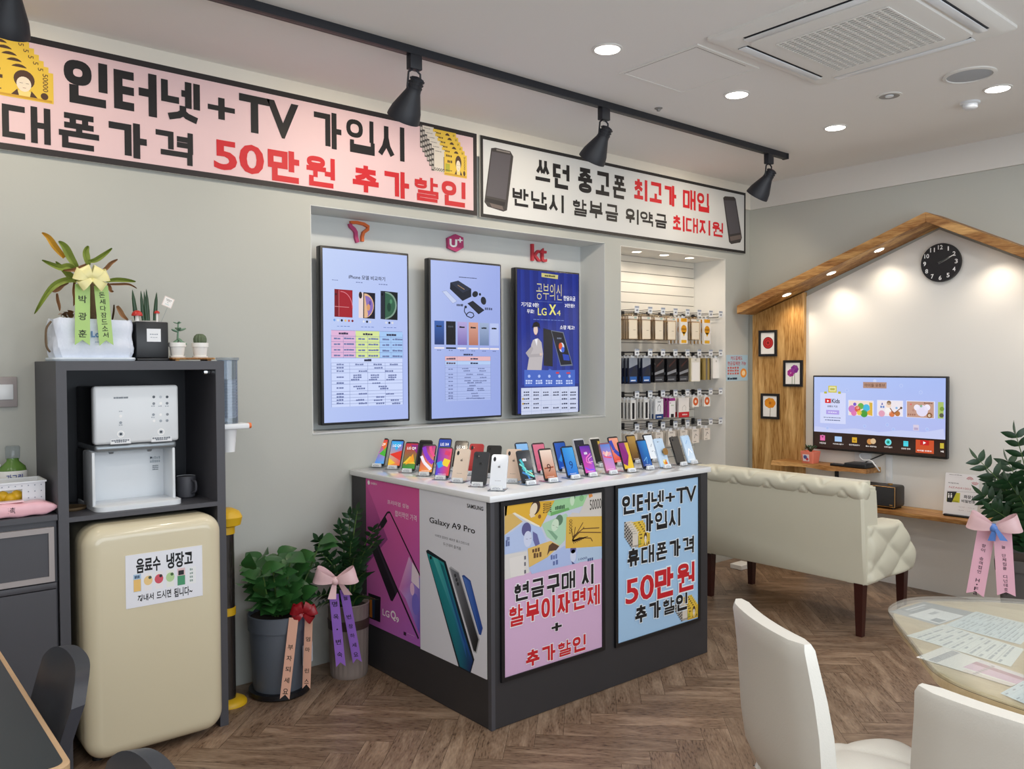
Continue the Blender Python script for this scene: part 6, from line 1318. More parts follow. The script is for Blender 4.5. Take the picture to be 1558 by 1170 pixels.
def zz_plant(name,label,x,y,z0,tips,m,lw=.024,ll=.062,nl=11,seed=1,ymax=9,xmax=9):
    t=thing(name,label,'plant',(x,y,z0)); rg=random.Random(seed); bs=nb(); bl=nb()
    for tip in tips:
        tip=Vector(tip); b=Vector((x+(tip.x-x)*.15,y+(tip.y-y)*.15,z0)); mid=b.lerp(tip,.5)+Vector((0,0,.12*(tip-b).length)); mid.x=b.x+(tip.x-b.x)*.35; mid.y=b.y+(tip.y-b.y)*.35
        P=smooth([b,mid,tip],9); tube(bs,P,[.006*(1-.75*i/(len(P)-1)) for i in range(len(P))],7)
        sd=(tip-b).cross(Vector((0.77,-.64,0))*0+Vector((0,0,1)));  sd=sd.normalized() if sd.length>1e-3 else Vector((1,0,0))
        view=Vector((.64,.77,0)); side0=(tip-b).normalized().cross(view).normalized()
        for j in range(3,len(P),1 if len(P)<14 else 2):
            d=(P[j]-P[j-1]).normalized(); mix=.65*side0+.35*sd; s_=(mix-d*mix.dot(d)).normalized()
            for sg in (-1,1):
                dd=s_*sg+d*.65+Vector((0,0,.1*rg.random())); f=j/(len(P)-1)
                q=P[j]+dd.normalized()*ll
                if q.y>ymax: dd.y=-abs(dd.y)
                if q.x>xmax: dd.x=-abs(dd.x)
                leaf(bl,P[j],dd,s_.cross(d)*sg,ll*(1.0-.35*abs(f-.45))*(.9+.2*rg.random()),lw,.25,.2,5,shape=.75)
        leaf(bl,P[-1],(P[-1]-P[-2]),(0,1,0),ll*.8,lw,.1)
    obj('stems',bs,MT['stem'],t); obj('leaves',bl,m,t); return t
def G6(px,py,yy=3.56): return PY(yy,460+px/4.177,770+py/4.177)
tips=[G6(350,30,3.58),G6(300,60,3.60),G6(100,215,3.6),G6(110,290,3.55),G6(455,150,3.42),G6(470,215,3.36),G6(240,130,3.64),G6(310,220,3.48),G6(400,280,3.42),G6(60,580,3.50),G6(430,580,3.40),G6(330,330,3.4),G6(110,380,3.5),G6(90,640,3.45),G6(400,420,3.4)]
tips=[Vector((min(p.x,2.055),p.y,p.z)) for p in tips]
zz_plant('zz_plant','dark glossy feather leaved plant in the ribbed taupe pot',x,y,.335,tips,MT['leaf2'],.024,.060,seed=4,ymax=3.76,xmax=2.07)
t=thing('gift_ribbon','purple gift ribbon with a pale pink bow on the ribbed taupe pot','ribbon',(1.93,3.40,.45))
pur=mat('purple_ribbon','#9a6cd0',.4)
yy=3.46
ta=G6(200,560,yy); tb=G6(245,1020,yy-.02); ribbon_tail(t,'ribbon_tail',ta,tb,.044,pur,'명옥·변숙',frac=(.05,.92),cw=.55)
ta=G6(265,530,yy); tb=G6(350,995,yy-.02); ribbon_tail(t,'ribbon_tail',ta,tb,.042,pur,'늘 번창하세요',frac=(.05,.95),cw=.5)
bow(t,G6(215,470,yy-.02),.10,MT['satinp'],loops=1)
bm=nb()
for (a0,b0) in (((205,490),(188,592)),((235,480),(292,565))):
    p=G6(*a0,yy-.025); q=G6(*b0,yy-.035); u=Vector((.77,-.64,0))*.019; loft(bm,[[p-u*.5,p+u*.5,p+u*.5+Vector((0,.001,0)),p-u*.5+Vector((0,.001,0))],[q-u,q+u,q+u+Vector((0,.001,0)),q-u+Vector((0,.001,0))]])
obj('bow_end',bm,MT['satinp'],t,smoothed=False)
# ================================================================== HOUSE SHAPED FEATURE WALL
XP=XW-.04
t=thing('wood_panel','knotty pine panel on the house wall, left of the television','wall panel',(XP,3.51,0))
bm=nb(); prism(bm,[(3.735,0),(3.735,1.868),(3.30,2.02),(3.30,0)],lambda y,z:(XP,y,z),lambda y,z:(XW-.0005,y,z)); obj('board',bm,MT['pine'],t,smoothed=False)
t=thing('house_roof_beam','pine beam bent like a house roof, with small downlights underneath','roof beam',(XW-.12,2.342,2.41))
XR=XW-.25
top=[(3.732,1.937),(2.343,2.443),(.85,1.682)]; bot=[(3.732,1.873),(2.340,2.381),(.85,1.617)]
for i in (0,1):
    poly=[top[i],top[i+1],bot[i+1],bot[i]]; bm=nb(); prism(bm,poly,lambda y,z:(XR,y,z),lambda y,z:(XW-.001,y,z)); bmesh.ops.bevel(bm,geom=bm.edges[:],offset=.003,segments=1,affect='EDGES')
    me=obj('beam',bm,MT['pineh'],t,smoothed=False)
def roofpt(y):
    i=0 if y>2.34 else 1; a,b=bot[i],bot[i+1]; f=(y-a[0])/(b[0]-a[0]); return a[1]+(b[1]-a[1])*f,math.atan2(b[1]-a[1],b[0]-a[0])
first=None
for y in (3.377,3.03,2.69,1.98,1.62,1.26):
    z,an=roofpt(y); ang=an if y>2.34 else an
    sl=(bot[1][1]-bot[0][1])/(bot[1][0]-bot[0][0]) if y>2.34 else (bot[2][1]-bot[1][1])/(bot[2][0]-bot[1][0])
    rot=Matrix.Rotation(math.atan(sl),4,'X'); Mx=Matrix.Translation((XR+.105,y,z))@rot
    bm=nb(); q=nb(); lathe(q,[(.036,.001),(.036,-.003),(.03,-.004)],(0,0),24,cap=False); merge(bm,q,Mx); d=obj('downlight',bm,MT['white'],t)
    bm=nb(); q=nb(); lathe(q,[(.031,-.003),(0,-.0035)],(0,0),24,cap=False); merge(bm,q,Mx); obj('diffuser',bm,MT['lampw'],d)
    p=Mx@Vector((0,0,-.012)); spot('roof_lamp',p,(p.x+.03,p.y,p.z-1),7,125,1.0,(1,.84,.66),.02)
# clock
t=thing('wall_clock','round black wall clock with white numerals under the roof beam','clock',(XW,2.341,2.143))
cy,cz,cr=2.341,2.143,.124
bm=nb()
def cring(r,x): return [(x,cy+r*math.cos(2*PI*i/48),cz+r*math.sin(2*PI*i/48)) for i in range(48)]
loft(bm,[cring(cr*.96,XW-.009),cring(cr,XW-.012),cring(cr,XW-.032),cring(cr*.985,XW-.036),cring(.001,XW-.0362)]); obj('dial',bm,MT['black'],t)
A=Art((XW-.0364,cy,cz),UYm,UZ,.0002)
for n in range(1,13):
    a=PI/2-n*PI/6; u,v=.098*math.cos(a),.098*math.sin(a); hw=.009 if n<10 and n!=1 else (.015 if n>=10 else .004); A.text(str(n),u-hw,v-.014,u+hw,v+.014,'#f2f2f2',1,.02)
A.build('numerals',MT['print'],t)
bm=nb(); a=PI/2-2.12*PI/6
for aa,L,w in ((a,.095,.004),(PI/2-2.17*PI/6,.062,.005)):
    d=Vector((0,-math.cos(aa),math.sin(aa))); n=Vector((0,math.sin(aa),math.cos(aa)))*w; c=Vector((XW-.0395,cy,cz)); o=Vector((.001,0,0)); loft(bm,[[c-n-d*.012,c+n-d*.012,c+n-d*.012+o,c-n-d*.012+o],[c-n*.7+d*L,c+n*.7+d*L,c+n*.7+d*L+o,c-n*.7+d*L+o]])
obj('hand',bm,MT['white'],t,smoothed=False)
# framed flowers
def frame(z5,label,fn):
    x=XP-.014; a=PX(x,*z5[:2]);b=PX(x,*z5[2:]); y1,y0,z1,z0=a.y,b.y,a.z,b.z; e=.018
    t=thing('picture_frame',label,'picture',(XP,(y0+y1)/2,z0)); bm=nb()
    for q in ((y0,y1,z1-e,z1),(y0,y1,z0,z0+e),(y0,y0+e,z0+e,z1-e),(y1-e,y1,z0+e,z1-e)): box(bm,x,XP-.0005,q[0],q[1],q[2],q[3])
    obj('frame',bm,MT['black'],t,smoothed=False)
    A=Art((x+.006,y1-e,z0+e),UYm,UZ,.0003); w,h=y1-y0-2*e,z1-z0-2*e; A.rect(0,0,w,h,'#f0eeec',0); fn(A,w,h)
    bm=nb(); box(bm,x+.0062,XP-.0005,y0+e,y1-e,z0+e,z1-e); obj('mount',bm,MT['white'],t,smoothed=False); A.build('flower_print',MT['print'],t)
def rose(A,w,h):
    for r,c in ((.38,'#8e1a20'),(.32,'#c02a2c'),(.24,'#9a1c22'),(.17,'#c83434'),(.09,'#7c1218')): A.circle((.52*w,.52*h),r*w,c,1+(.4-r)*4)
def cosmos(A,w,h):
    A.line([(.45*w,0),(.45*w,.5*h)],.004,'#5a7a4a',.8); A.line([(.62*w,0),(.62*w,.6*h)],.004,'#5a7a4a',.8)
    for cx,cy,r,c in ((.36,.52,.22,'#9c2a86'),(.62,.70,.26,'#7e2a8c')):
        for k in range(7): A.circle(((cx+.14*math.cos(k*.9))*w,(cy+.1*math.sin(k*.9))*h),r*w*.5,mixc(c,'#d86ac0',.12*(k%3)),1+.05*k)
def poppy(A,w,h):
    A.line([(.5*w,0),(.53*w,.5*h)],.004,'#6a5a3a',.8)
    for k in range(7): A.circle(((.5+.2*math.cos(k*.9))*w,(.66+.1*math.sin(k*.9))*h),.2*w,mixc('#e08a1a','#f2b23a',.2*(k%3)),1+.05*k)
    A.circle((.5*w,.66*h),.09*w,'#b8641a',2)
frame((1154,503,1181.2,542),'black framed picture of a red rose, topmost on the pine panel',rose)
frame((1191.4,548.2,1220.2,588.4),'black framed picture of two purple flowers on the pine panel',cosmos)
frame((1157.2,598.5,1184.8,638.2),'black framed picture of an orange poppy, lowest on the pine panel',poppy)
# notice between niche and panel
y=YW-.0015; a=PY(y,1105,540);b=PY(y,1137.5,579); t=thing('payment_notice','light blue paper notice on the wall right of the accessory niche','notice',((a.x+b.x)/2,YW,b.z))
bm=nb(); box(bm,a.x,b.x,y,YW-.0003,b.z,a.z); obj('sheet',bm,MT['white'],t,smoothed=False)
A=Art((a.x,y,b.z),UX,UZ,.0002); w,h=b.x-a.x,a.z-b.z; A.rect(0,0,w,h,'#a9c6d6',0)
A.text('카드결제도',.2*w,.80*h,.75*w,.95*h,'#b0343a',1,.02); A.text('현금결제만 가능',.06*w,.6*h,.92*w,.75*h,'#b0343a',1,.02)
for k,v in enumerate((.47,.36,.25)): A.dash(.06*w,v*h,.6*w,(v+.08)*h,'#c0605a',1,5)
A.circle((.8*w,.3*h),.15*w,'#e8963c',1,.18*h); A.circle((.8*w,.3*h),.08*w,'#f6dcb0',1.4,.1*h); A.dash(.06*w,.05*h,.5*w,.14*h,'#22384e',1,4,.95); A.build('printed_text',MT['print'],t)
# ------------------------------------------------------------------ television
XT=XW-.075
a=PX(XT,1236.8,572.3);b=PX(XT,1440.8,699.3); ty1,ty0,tz1,tz0=a.y,b.y,PX(XT,1440.7,572.7).z,b.z
t=thing('television','wall mounted television on the white wall showing a children video menu','television',(XW,(ty0+ty1)/2,tz0))
bm=nb(); rbox(bm,XT,XT+.035,ty0,ty1,tz0,tz1,.005,2); obj('bezel',bm,MT['black'],t)
bm=nb(); box(bm,XT+.035,XW-.0085,(ty0+ty1)/2-.2,(ty0+ty1)/2+.2,(tz0+tz1)/2-.12,(tz0+tz1)/2+.12); obj('wall_mount',bm,MT['blackm'],t,smoothed=False)
e=.011; A=Art((XT-.0002,ty1-e,tz0+e+.004),UYm,UZ,.0003); W,Hh=ty1-ty0-2*e,tz1-tz0-2*e-.004; A.crop(1230,560,7.082)
A.rect(0,0,W,Hh,'#2e1d16',0); vb=A.q(70,682)[1]
A.poly([(0,vb),(W,vb),(W,Hh),(0,Hh)],['#b9c2f0','#b4bcee','#a9bcf2','#b6c8f6'],.5)
hl=[A.q(x_,y_) for x_,y_ in ((70,625),(300,660),(500,650),(760,690),(1000,670),(1250,690),(1455,655))]; A.poly([(0,vb)]+[(max(0,p[0]),p[1]) for p in hl]+[(W,vb)],'#c6cdf2',.6)
A.rectq(590,150,842,220,'#b08a76',1); A.textq('아이들 유튜브',(606,166),(826,206),'#5a3a28',2,.01); A.circle(A.q(715,140),.012,'#c8d4f6',.9)
a_=A.q(128,262);b_=A.q(402,605); A.rect(a_[0],b_[1],b_[0],a_[1],'#d2d8f8',1); A.rectq(215,190,305,265,'#cfc243',1.3); A.rectq(226,200,294,252,'#e8e6b0',1.6); A.rectq(235,215,285,240,'#b8b45a',1.8); A.rectq(170,252,200,275,'#b9b43c',1.3); A.rectq(320,252,350,278,'#b9b43c',1.3)
A.rectq(180,328,243,378,'#d42a2a',2); A.polyq([(202,343),(226,354),(202,366)],'#ffffff',2.4); A.textq('Kids',(252,330),(338,380),'#2a2a34',2,.02); A.textq('유튜브 키즈',(204,400),(315,426),'#2a3050',2,.02); A.rectq(192,450,332,502,'#b0a0e6',2); A.dashq(215,468,310,484,'#e4defa',2.5,4); A.dashq(165,526,355,542,'#3f4a74',2,7,.85); A.dashq(180,552,345,570,'#3f4a74',2,7,.85)
a_,b_=(440,352),(692,515)
A.rectq(430,343,702,520,'#dfe4fa',.9); A.polyq([(438,350),(692,358),(692,517),(438,506)],'#f0ddd0',1.3)
for x_,y_,r_,c in ((470,440,.026,'#c87ac0'),(500,390,.012,'#7a5ac8'),(530,440,.022,'#d85a4a'),(565,410,.022,'#6ab04a'),(625,430,.026,'#4ab8e0'),(600,490,.026,'#4a9a3a'),(660,480,.018,'#e8a83a'),(490,485,.02,'#e07ab0'),(550,480,.018,'#e8c84a'),(530,428,.01,'#f2d2b8')): A.circle(A.q(x_,y_),r_,c,1.6,n=14)
A.polyq([(655,370),(690,375),(690,515),(670,512)],'#d8b040',1.8)
A.rectq(740,343,1020,525,'#dfe4fa',.9); A.polyq([(748,350),(1012,358),(1012,522),(748,514)],'#ece4ea',1.3)
for x_,y_,r_,c in ((865,400,.018,'#f2d6c0'),(868,375,.015,'#8a6a4a'),(860,460,.022,'#f4f0ee'),(790,490,.022,'#e0a0b8'),(900,495,.02,'#d87a4a'),(960,490,.018,'#b8743a'),(1000,430,.008,'#5a4a3a'),(950,430,.008,'#8ab4e0')): A.circle(A.q(x_,y_),r_,c,1.6,n=14)
A.line([A.q(880,430),A.q(920,490),A.q(1000,430)],.006,'#8a5a3a',1.8); A.polyq([(785,395),(795,368),(805,395)],'#3a4aa8',1.8); A.dashq(775,405,825,430,'#6a8ac8',1.8,2)
A.rectq(1055,350,1362,545,'#dfe4fa',.9); A.polyq([(1062,358),(1352,365),(1352,540),(1062,526)],'#c49a88',1.3)
for x_,y_,r_,c in ((1225,460,.038,'#e2dcf2'),(1170,425,.02,'#efeaf8'),(1280,425,.02,'#efeaf8'),(1215,410,.008,'#4aa04a'),(1105,390,.006,'#d86a6a'),(1130,455,.008,'#b88a7a'),(1305,510,.018,'#8a5a34'),(1305,512,.01,'#f2e0c8')): A.circle(A.q(x_,y_),r_,c,1.6,n=14)
A.dashq(1245,370,1340,388,'#7a5648',1.8,5); A.dashq(1070,490,1160,512,'#a0705c',1.8,4)
A.rectq(1397,365,1456,545,'#a8c06a',1.2); A.circle(A.q(1440,440),.014,'#7a9a3a',1.6); A.circle(A.q(1435,510),.014,'#5a5a48',1.6)
A.rectq(1130,610,1190,675,'#d8cce0',1.2); A.rectq(1138,640,1182,668,'#b8a8c8',1.4)
for x_,y_ in ((415,240),(1000,190),(1210,262),(605,625),(915,660),(850,610),(1280,660),(205,645)): A.circle(A.q(x_,y_),.012,'#c0cef6',.8); A.circle(A.q(x_,y_),.009,'#adbef2',.9)
for x_,y_,c,lab in ((153,752,'#e06aa8','수업교실'),(322,765,'#a8c8f0','키즈애니멀TV'),(497,775,'#d8a82a','동안채널영TV'),(676,790,'#c88a4a','홈쇼 체험학습'),(860,798,'#3ac0b0','아쿠아놀이'),(1050,815,'#4ad0e0','생생한 동화'),(1445,838,'#c8b43a','베이비')):
    if x_==153: A.circle(A.q(x_,738),.012,'#cfc8dc',.9); A.circle(A.q(x_,738),.007,'#2e1d16',1)
    if x_==860: A.circle(A.q(x_,y_),.022,'#7ae0e8',1); A.circle(A.q(x_,y_),.014,c,1.5); A.circle(A.q(x_,y_),.006,'#1a5a3a',1.8)
    elif x_==676: A.circle(A.q(660,792),.019,c,1); A.circle(A.q(698,788),.019,'#d8b890',1.2)
    else: A.rectq(x_-(26 if x_!=322 else 38),y_-30,min(x_+(26 if x_!=322 else 38),1460),y_+30,c,1)
    hw=8*len(lab)+2
    if x_!=1445: A.textq(lab,(x_-hw,y_+42),(x_+hw,y_+66),'#f0e8e4',2,.02)
    else: A.textq('베',(1426,888),(1458,912),'#f0e8e4',2,.02)
A.rectq(497-12,770,497+12,790,'#a8801a',1.3); A.rectq(1022,800,1078,806,'#2a90a8',1.4)
A.rectq(1157,770,1352,925,'#c8512a',1); A.rectq(1205,775,1300,835,'#c41f1f',1.5); A.polyq([(1238,790),(1268,805),(1238,822)],'#ffffff',2); A.textq('아이들 유튜브',(1172,878),(1328,905),'#ffffff',2,.02)
A.build('display_picture',MT['screen'],t)
# outlet and cables below the television
t=thing('wall_outlet','white wall outlet plate under the television','wall plate',(XW,2.85,.80))
bm=nb(); rbox(bm,XW-.018,XW-.0083,2.80,2.92,.80,.905,.003,2); obj('plate',bm,MT['wplast'],t)
t=thing('cable_trunking','thin white vertical cable cover under the television','cable cover',(XW,2.55,.45))
bm=nb(); rbox(bm,XW-.016,XW-.0083,2.655,2.70,.545,.90,.003,2); obj('cover',bm,MT['wplast'],t)
def cable(name,label,pts,r,m):
    bm=nb(); tube(bm,smooth(pts,6),r,8); o=obj(name,bm,m); tag(o,label,'cable')
cable('power_cable','white cable looping from under the television to the small shelf',[(XW-.02,2.84,.88),(XW-.04,2.87,.86),(XW-.07,2.83,.83),(XW-.10,2.76,.835),(XW-.13,2.715,.81),(XW-.10,2.70,.77)],.005,MT['wplast'])
cable('signal_cable','black cable running from the television down to the set top box',[(XW-.022,2.70,.88),(XW-.04,2.75,.855),(XW-.07,2.80,.825),(XW-.11,2.80,.81)],.004,MT['black'])
# small shelf with set top box and pot
t=thing('small_shelf','short live edge wooden shelf under the television','shelf',(XW-.11,3.08,.76))
bm=nb(); lp=[]
for k in range(13):
    y_=2.735+ (3.45-2.735)*k/12; d=.215+.008*math.sin(k*1.7)+.006*math.sin(k*.6); xf=XW-d; lp.append([(xf,y_,.757+.004*math.sin(k)),(xf+.01,y_,.785),(XP-.0005 if y_>3.22 else XW-.0085,y_,.785),(XP-.0005 if y_>3.22 else XW-.0085,y_,.75)])
loft(bm,lp); obj('board',bm,MT['pineh'],t,sharp=30)
bm=nb(); box(bm,XW-.03,XW-.009,3.04,3.06,.66,.752); box(bm,XW-.12,XW-.009,3.04,3.06,.742,.751); obj('bracket',bm,MT['blackm'],t,smoothed=False)
t=thing('set_top_box','flat black set top box on the small shelf','set top box',(XW-.11,2.82,.785))
bm=nb(); rbox(bm,XW-.20,XW-.06,2.745,2.90,.786,.817,.006,3); obj('case',bm,MT['black'],t)
t=thing('remote_control','black remote control lying beside the set top box','remote',(XW-.16,2.96,.785))
bm=nb(); rbox(bm,XW-.19,XW-.15,2.905,3.01,.786,.803,.007,3); obj('body',bm,MT['black'],t)
bm=nb()
for k in range(4): box(bm,XW-.178,XW-.162,2.915+k*.022,2.928+k*.022,.8025,.8045)
obj('button',bm,MT['dgrey'],t,smoothed=False)
px_,py_,pz_=XW-.13,3.19,.785
t=thing('coral_flower_pot','coral square flower pot with a white picture on the small shelf','flower pot',(px_,py_,pz_))
bm=nb(); loft(bm,[rr(px_,py_,.042,.042,.008,pz_),rr(px_,py_,.052,.052,.01,pz_+.075),rr(px_,py_,.052,.052,.01,pz_+.085),rr(px_,py_,.046,.046,.01,pz_+.085),rr(px_,py_,.044,.044,.01,pz_+.07)]); obj('pot',bm,MT['potpink'],t)
A=Art((px_-.0478,py_+.03,pz_+.015),UYm,Vector((-.12,0,1)),.001); A.rect(.0,.0,.05,.05,'#e9d8dc',0); A.circle((.02,.03),.014,'#4a5a9a',1); A.circle((.034,.016),.01,'#c83a4a',1); A.build('pot_print',MT['print'],t)
t=thing('jade_plant','small dark green jade plant in the coral flower pot','plant',(px_,py_,pz_+.08))
bm=nb(); rg=random.Random(2)
for k in range(26):
    a=rg.random()*6.28; d=Vector((math.cos(a),math.sin(a),.5+rg.random())); q=nb(); bmesh.ops.create_icosphere(q,subdivisions=1,radius=1); p=Vector((px_,py_,pz_+.08))+d.normalized()*(.02+.035*rg.random()); merge(bm,q,Matrix.Translation(p)@d.to_track_quat('X','Z').to_matrix().to_4x4()@Matrix.Diagonal((.013,.009,.004,1)))
for k in range(6): a=k; tube(bm,[(px_,py_,pz_+.07),(px_+.02*math.cos(a),py_+.02*math.sin(a),pz_+.11)],.003,6)
obj('leaves',bm,MT['leaf2'],t)
# long shelf
t=thing('long_shelf','long pine wall shelf running behind the sofa under the speaker','shelf',(XW-.14,2.8,.52))
bm=nb(); box(bm,XW-.265,XW-.0085,2.022,3.2995,.513,.540); bmesh.ops.bevel(bm,geom=bm.edges[:],offset=.003,segments=2,affect='EDGES'); obj('board',bm,MT['pineh'],t)
# speaker
t=thing('speaker','black box speaker with a copper trimmed front on the long shelf','speaker',(XW-.13,2.66,.541))
Mx=Matrix.Translation((XW-.145,2.655,.541))@Matrix.Rotation(R(2),4,'Z')
bm=nb(); q=nb(); rbox(q,-.07,.07,-.118,.118,.008,.150,.016,4); merge(bm,q,Mx); obj('case',bm,MT['leatherb'],t)
bm=nb(); q=nb(); rbox(q,-.074,-.066,-.108,.108,.018,.140,.003,2); merge(bm,q,Mx); g=obj('grille',bm,MT['spkgrille'],t)
bm=nb(); q=nb()
P=[(-.112,.014),(.112,.014),(.112,.144),(-.112,.144)]; tube(q,[(-.074,a_,b_) for a_,b_ in P+[P[0]]],.0028,6); merge(bm,q,Mx); obj('trim',bm,MT['gold'],t)
bm=nb(); q=nb(); box(q,-.0755,-.073,-.098,-.078,.024,.030); merge(bm,q,Mx); obj('badge',bm,MT['gold'],g,smoothed=False)
bm=nb(); q=nb(); lathe(q,[(.016,.150),(.016,.158),(.013,.160),(0,.160)],(0,-.05),20,cap=False); merge(bm,q,Mx); obj('dial_knob',bm,MT['gold'],t)
bm=nb(); q=nb()
for a_ in (-.05,.05):
    for b_ in (-.09,.09): lathe(q,[(.012,0),(.012,.009)],(a_,b_),12)
merge(bm,q,Mx); obj('foot',bm,MT['black'],t)
# info plaque on the shelf
xq=XW-.15; P=[PX(xq,*p) for p in ((1435.5,780),(1487,787),(1491.7,723.7),(1442.7,718.5))]
yl,yr=P[0].y,P[1].y; zb=.546
t=thing('info_plaque','white information card in a black stand at the end of the long shelf','sign',(xq,(yl+yr)/2,.541))
bm=nb(); rbox(bm,xq-.035,xq+.05,yr+.005,yl-.012,.541,.553,.003,2); obj('stand',bm,MT['black'],t)
V=Vector((.16,0,1)).normalized(); Hq=.262; wq=yl-yr
O=Vector((xq-.012,yl,zb)); bm=nb(); N_=UYm.cross(V).normalized()
quadbox(bm,[O+UYm*a_+V*b_-N_*c_ for c_ in (.004,0) for a_,b_ in ((0,0),(wq,0),(wq,Hq),(0,Hq))]); obj('card',bm,MT['wplast'],t,smoothed=False)
A=Art(O,UYm,V,.0004); A.crop(1280,640,4.18); A.rect(.001,.001,wq-.001,Hq-.001,'#e9e8ec',0)
A.dashq(688,340,768,350,'#3a3a44',1,5,.9); A.dashq(688,354,790,364,'#3a3a44',1,6,.9); A.textq('비밀번호',(682,390),(748,404),'#3a3a44',1,.01); A.textq('NZA041002',(686,416),(825,442),'#c06a70',1,-.004)
for k in range(3):
    for cx_,cy_ in ((818,380),(852,388)):
        c_=A.q(cx_,cy_); r_=.008+.006*k; sg=1 if cx_==818 else -1; A.line([(c_[0]+r_*math.cos(a_),c_[1]+sg*r_*math.sin(a_)) for a_ in [PI*.1+PI*.8*i/8 for i in range(9)]],.0028,'#c0505a',1)
A.line([A.q(672,446),A.q(868,458)],.0015,'#9a9aa4',1)
A.rectq(674,452,752,522,'#c9c63a',1); A.polyq([(674,450),(735,452),(702,520),(672,516)],'#26282c',1.5); A.circle(A.q(684,464),.004,'#f2f2f2',2,n=10); A.circle(A.q(700,465),.004,'#f2f2f2',2,n=10); A.rectq(680,470,688,490,'#f2f2f2',2); A.rectq(696,471,704,490,'#f2f2f2',2); A.textq('화장실',(708,506),(742,520),'#5a5a20',2,.0)
A.textq('화장실',(780,472),(848,502),'#26282c',1,.02); A.textq('비밀번호',(766,500),(852,530),'#26282c',1,.02); A.textq('남자 : 1212*',(748,545),(856,562),'#6a3a40',1,-.004); A.textq('여자 : 1234#',(742,566),(856,584),'#6a3a40',1,-.004)
A.build('printed_text',MT['print'],t)
# big potted plant with ribbon
gx,gy=5.09,1.63; RZ=.435
t=thing('square_planter','charcoal square tapered plant pot at the right edge below the feature wall','flower pot',(gx,gy,0))
bm=nb(); rot=Matrix.Translation((gx,gy,0))@Matrix.Rotation(R(18),4,'Z'); q=nb()
loft(q,[rr(0,0,.15,.15,.02,0),rr(0,0,.175,.175,.02,RZ-.06),rr(0,0,.19,.19,.015,RZ-.058),rr(0,0,.195,.195,.015,RZ),rr(0,0,.175,.175,.015,RZ),rr(0,0,.17,.17,.015,RZ-.03)]); merge(bm,q,rot); obj('pot',bm,MT['potdark'],t)
bm=nb(); q=nb(); loft(q,[rr(0,0,.171,.171,.015,RZ-.029),rr(0,0,.15,.15,.015,RZ-.02)]); merge(bm,q,rot); obj('soil',bm,MT['soil'],t)
def G5(px,py,xx=5.0): return PX(xx,1280+px/4.18,640+py/4.18)
tips=[G5(870,245,5.0),G5(1110,85,5.0),G5(1250,150,4.95),G5(960,360,5.1),G5(1060,380,4.9),G5(1180,330,4.9),G5(900,470,4.98),G5(1060,260,5.15),G5(1300,400,4.9),G5(960,560,4.92),G5(1130,470,4.85),G5(1010,420,5.05)]
zz_plant('zz_plant','tall glossy feather leaved plant in the charcoal square pot',gx,gy,RZ-.02,tips,MT['leaf2'],.036,.10,seed=9,xmax=5.55)
t=thing('gift_ribbon','pink gift ribbon with a pink and blue bow on the charcoal square pot','ribbon',G5(970,680,4.83))
pk=mat('pink_ribbon','#eeb9cc',.4); fc=(.64*0+.3,-.95,0)
ta,tb=G5(925,690,4.83),G5(850,1110,4.78); tb.z=max(tb.z,.05); ribbon_tail(t,'ribbon_tail',ta,tb,.085,pk,'향이 송객접언 H.Fa','#3a2030',frac=(.22,1.0),cw=.5,fac=fc)
ta,tb=G5(1025,700,4.83),G5(1050,1115,4.80); ribbon_tail(t,'ribbon_tail',ta,tb,.085,pk,'늘 단체집을 디넌데호수','#3a2030',frac=(.22,1.0),cw=.5,fac=fc)
bow(t,G5(972,680,4.80),.125,MT['satinp'],MT['satinb'],fac=fc,loops=1)
bm=nb()
for a0,b0 in (((975,690),(955,765)),((985,690),(1035,765))):
    p=G5(*a0,4.77); q=G5(*b0,4.77); u=Vector((.3,-.95,0)).normalized()*.018; loft(bm,[[p-u*.5,p+u*.5,p+u*.5+Vector((.001,0,0)),p-u*.5+Vector((.001,0,0))],[q-u,q+u,q+u+Vector((.001,0,0)),q-u+Vector((.001,0,0))]])
obj('bow_end',bm,MT['satinb'],t,smoothed=False)
p=PZ(0,1128,864); t=thing('flat_box','flat white box lying on the floor against the niche plinth','box',(p.x,p.y,0)); bm=nb(); rbox(bm,p.x-.07,p.x+.07,p.y-.05,p.y+.05,.001,.035,.003,1); obj('carton',bm,MT['white'],t)
# ================================================================== SOFA
t=thing('tufted_sofa','cream leather two seat sofa with tufted arms, its back to the camera','sofa',(4.6,2.76,0))
SY0,SY1=2.205,3.335
bm=nb(); lp=[]
for z,xf,xb in ((.292,4.335,4.47),(.30,4.33,4.475),(.5,4.312,4.47),(.72,4.297,4.45),(.80,4.292,4.44)):
    lp.append([(xf+.012,SY0,z),(xf,SY0+.014,z),(xf,SY1-.014,z),(xf+.012,SY1,z),(xb,SY1,z),(xb,SY0,z)])
loft(bm,lp); obj('back_panel',bm,MT['leather'],t)
bm=nb(); rc=Vector((4.335,0,.800)); rr0=.056; nP=.235
def roll(u,v):
    y=SY0+(SY1-SY0)*u; a=2*PI*v; s=((y-SY0)/nP)%1; zig=abs(s*2-1)     # zigzag crease on the roll
    dv=abs((v*2.2)%1-zig); cre=math.exp(-(dv/.08)**2)*(.009 if .25<v<.95 else .003)
    endk=1-(max(0,.02-min(u,1-u))/.02)**2*.25
    r=(rr0-cre)*endk
    return (rc.x+(r*1.0)*math.cos(a),y,rc.z+r*math.sin(a))
grid(bm,roll,110,36); 
for u in (0,1):
    cv=bm.verts.new((rc.x,SY0+(SY1-SY0)*u+(.004 if u else -.004),rc.z)); rv=[bm.verts.new(roll(u,k/36)) for k in range(36)]
    for k in range(36): bm.faces.new((cv,rv[k],rv[(k+1)%36]))
bmesh.ops.remove_doubles(bm,verts=bm.verts[:],dist=1e-5); obj('top_roll',bm,MT['leather'],t,sharp=60)
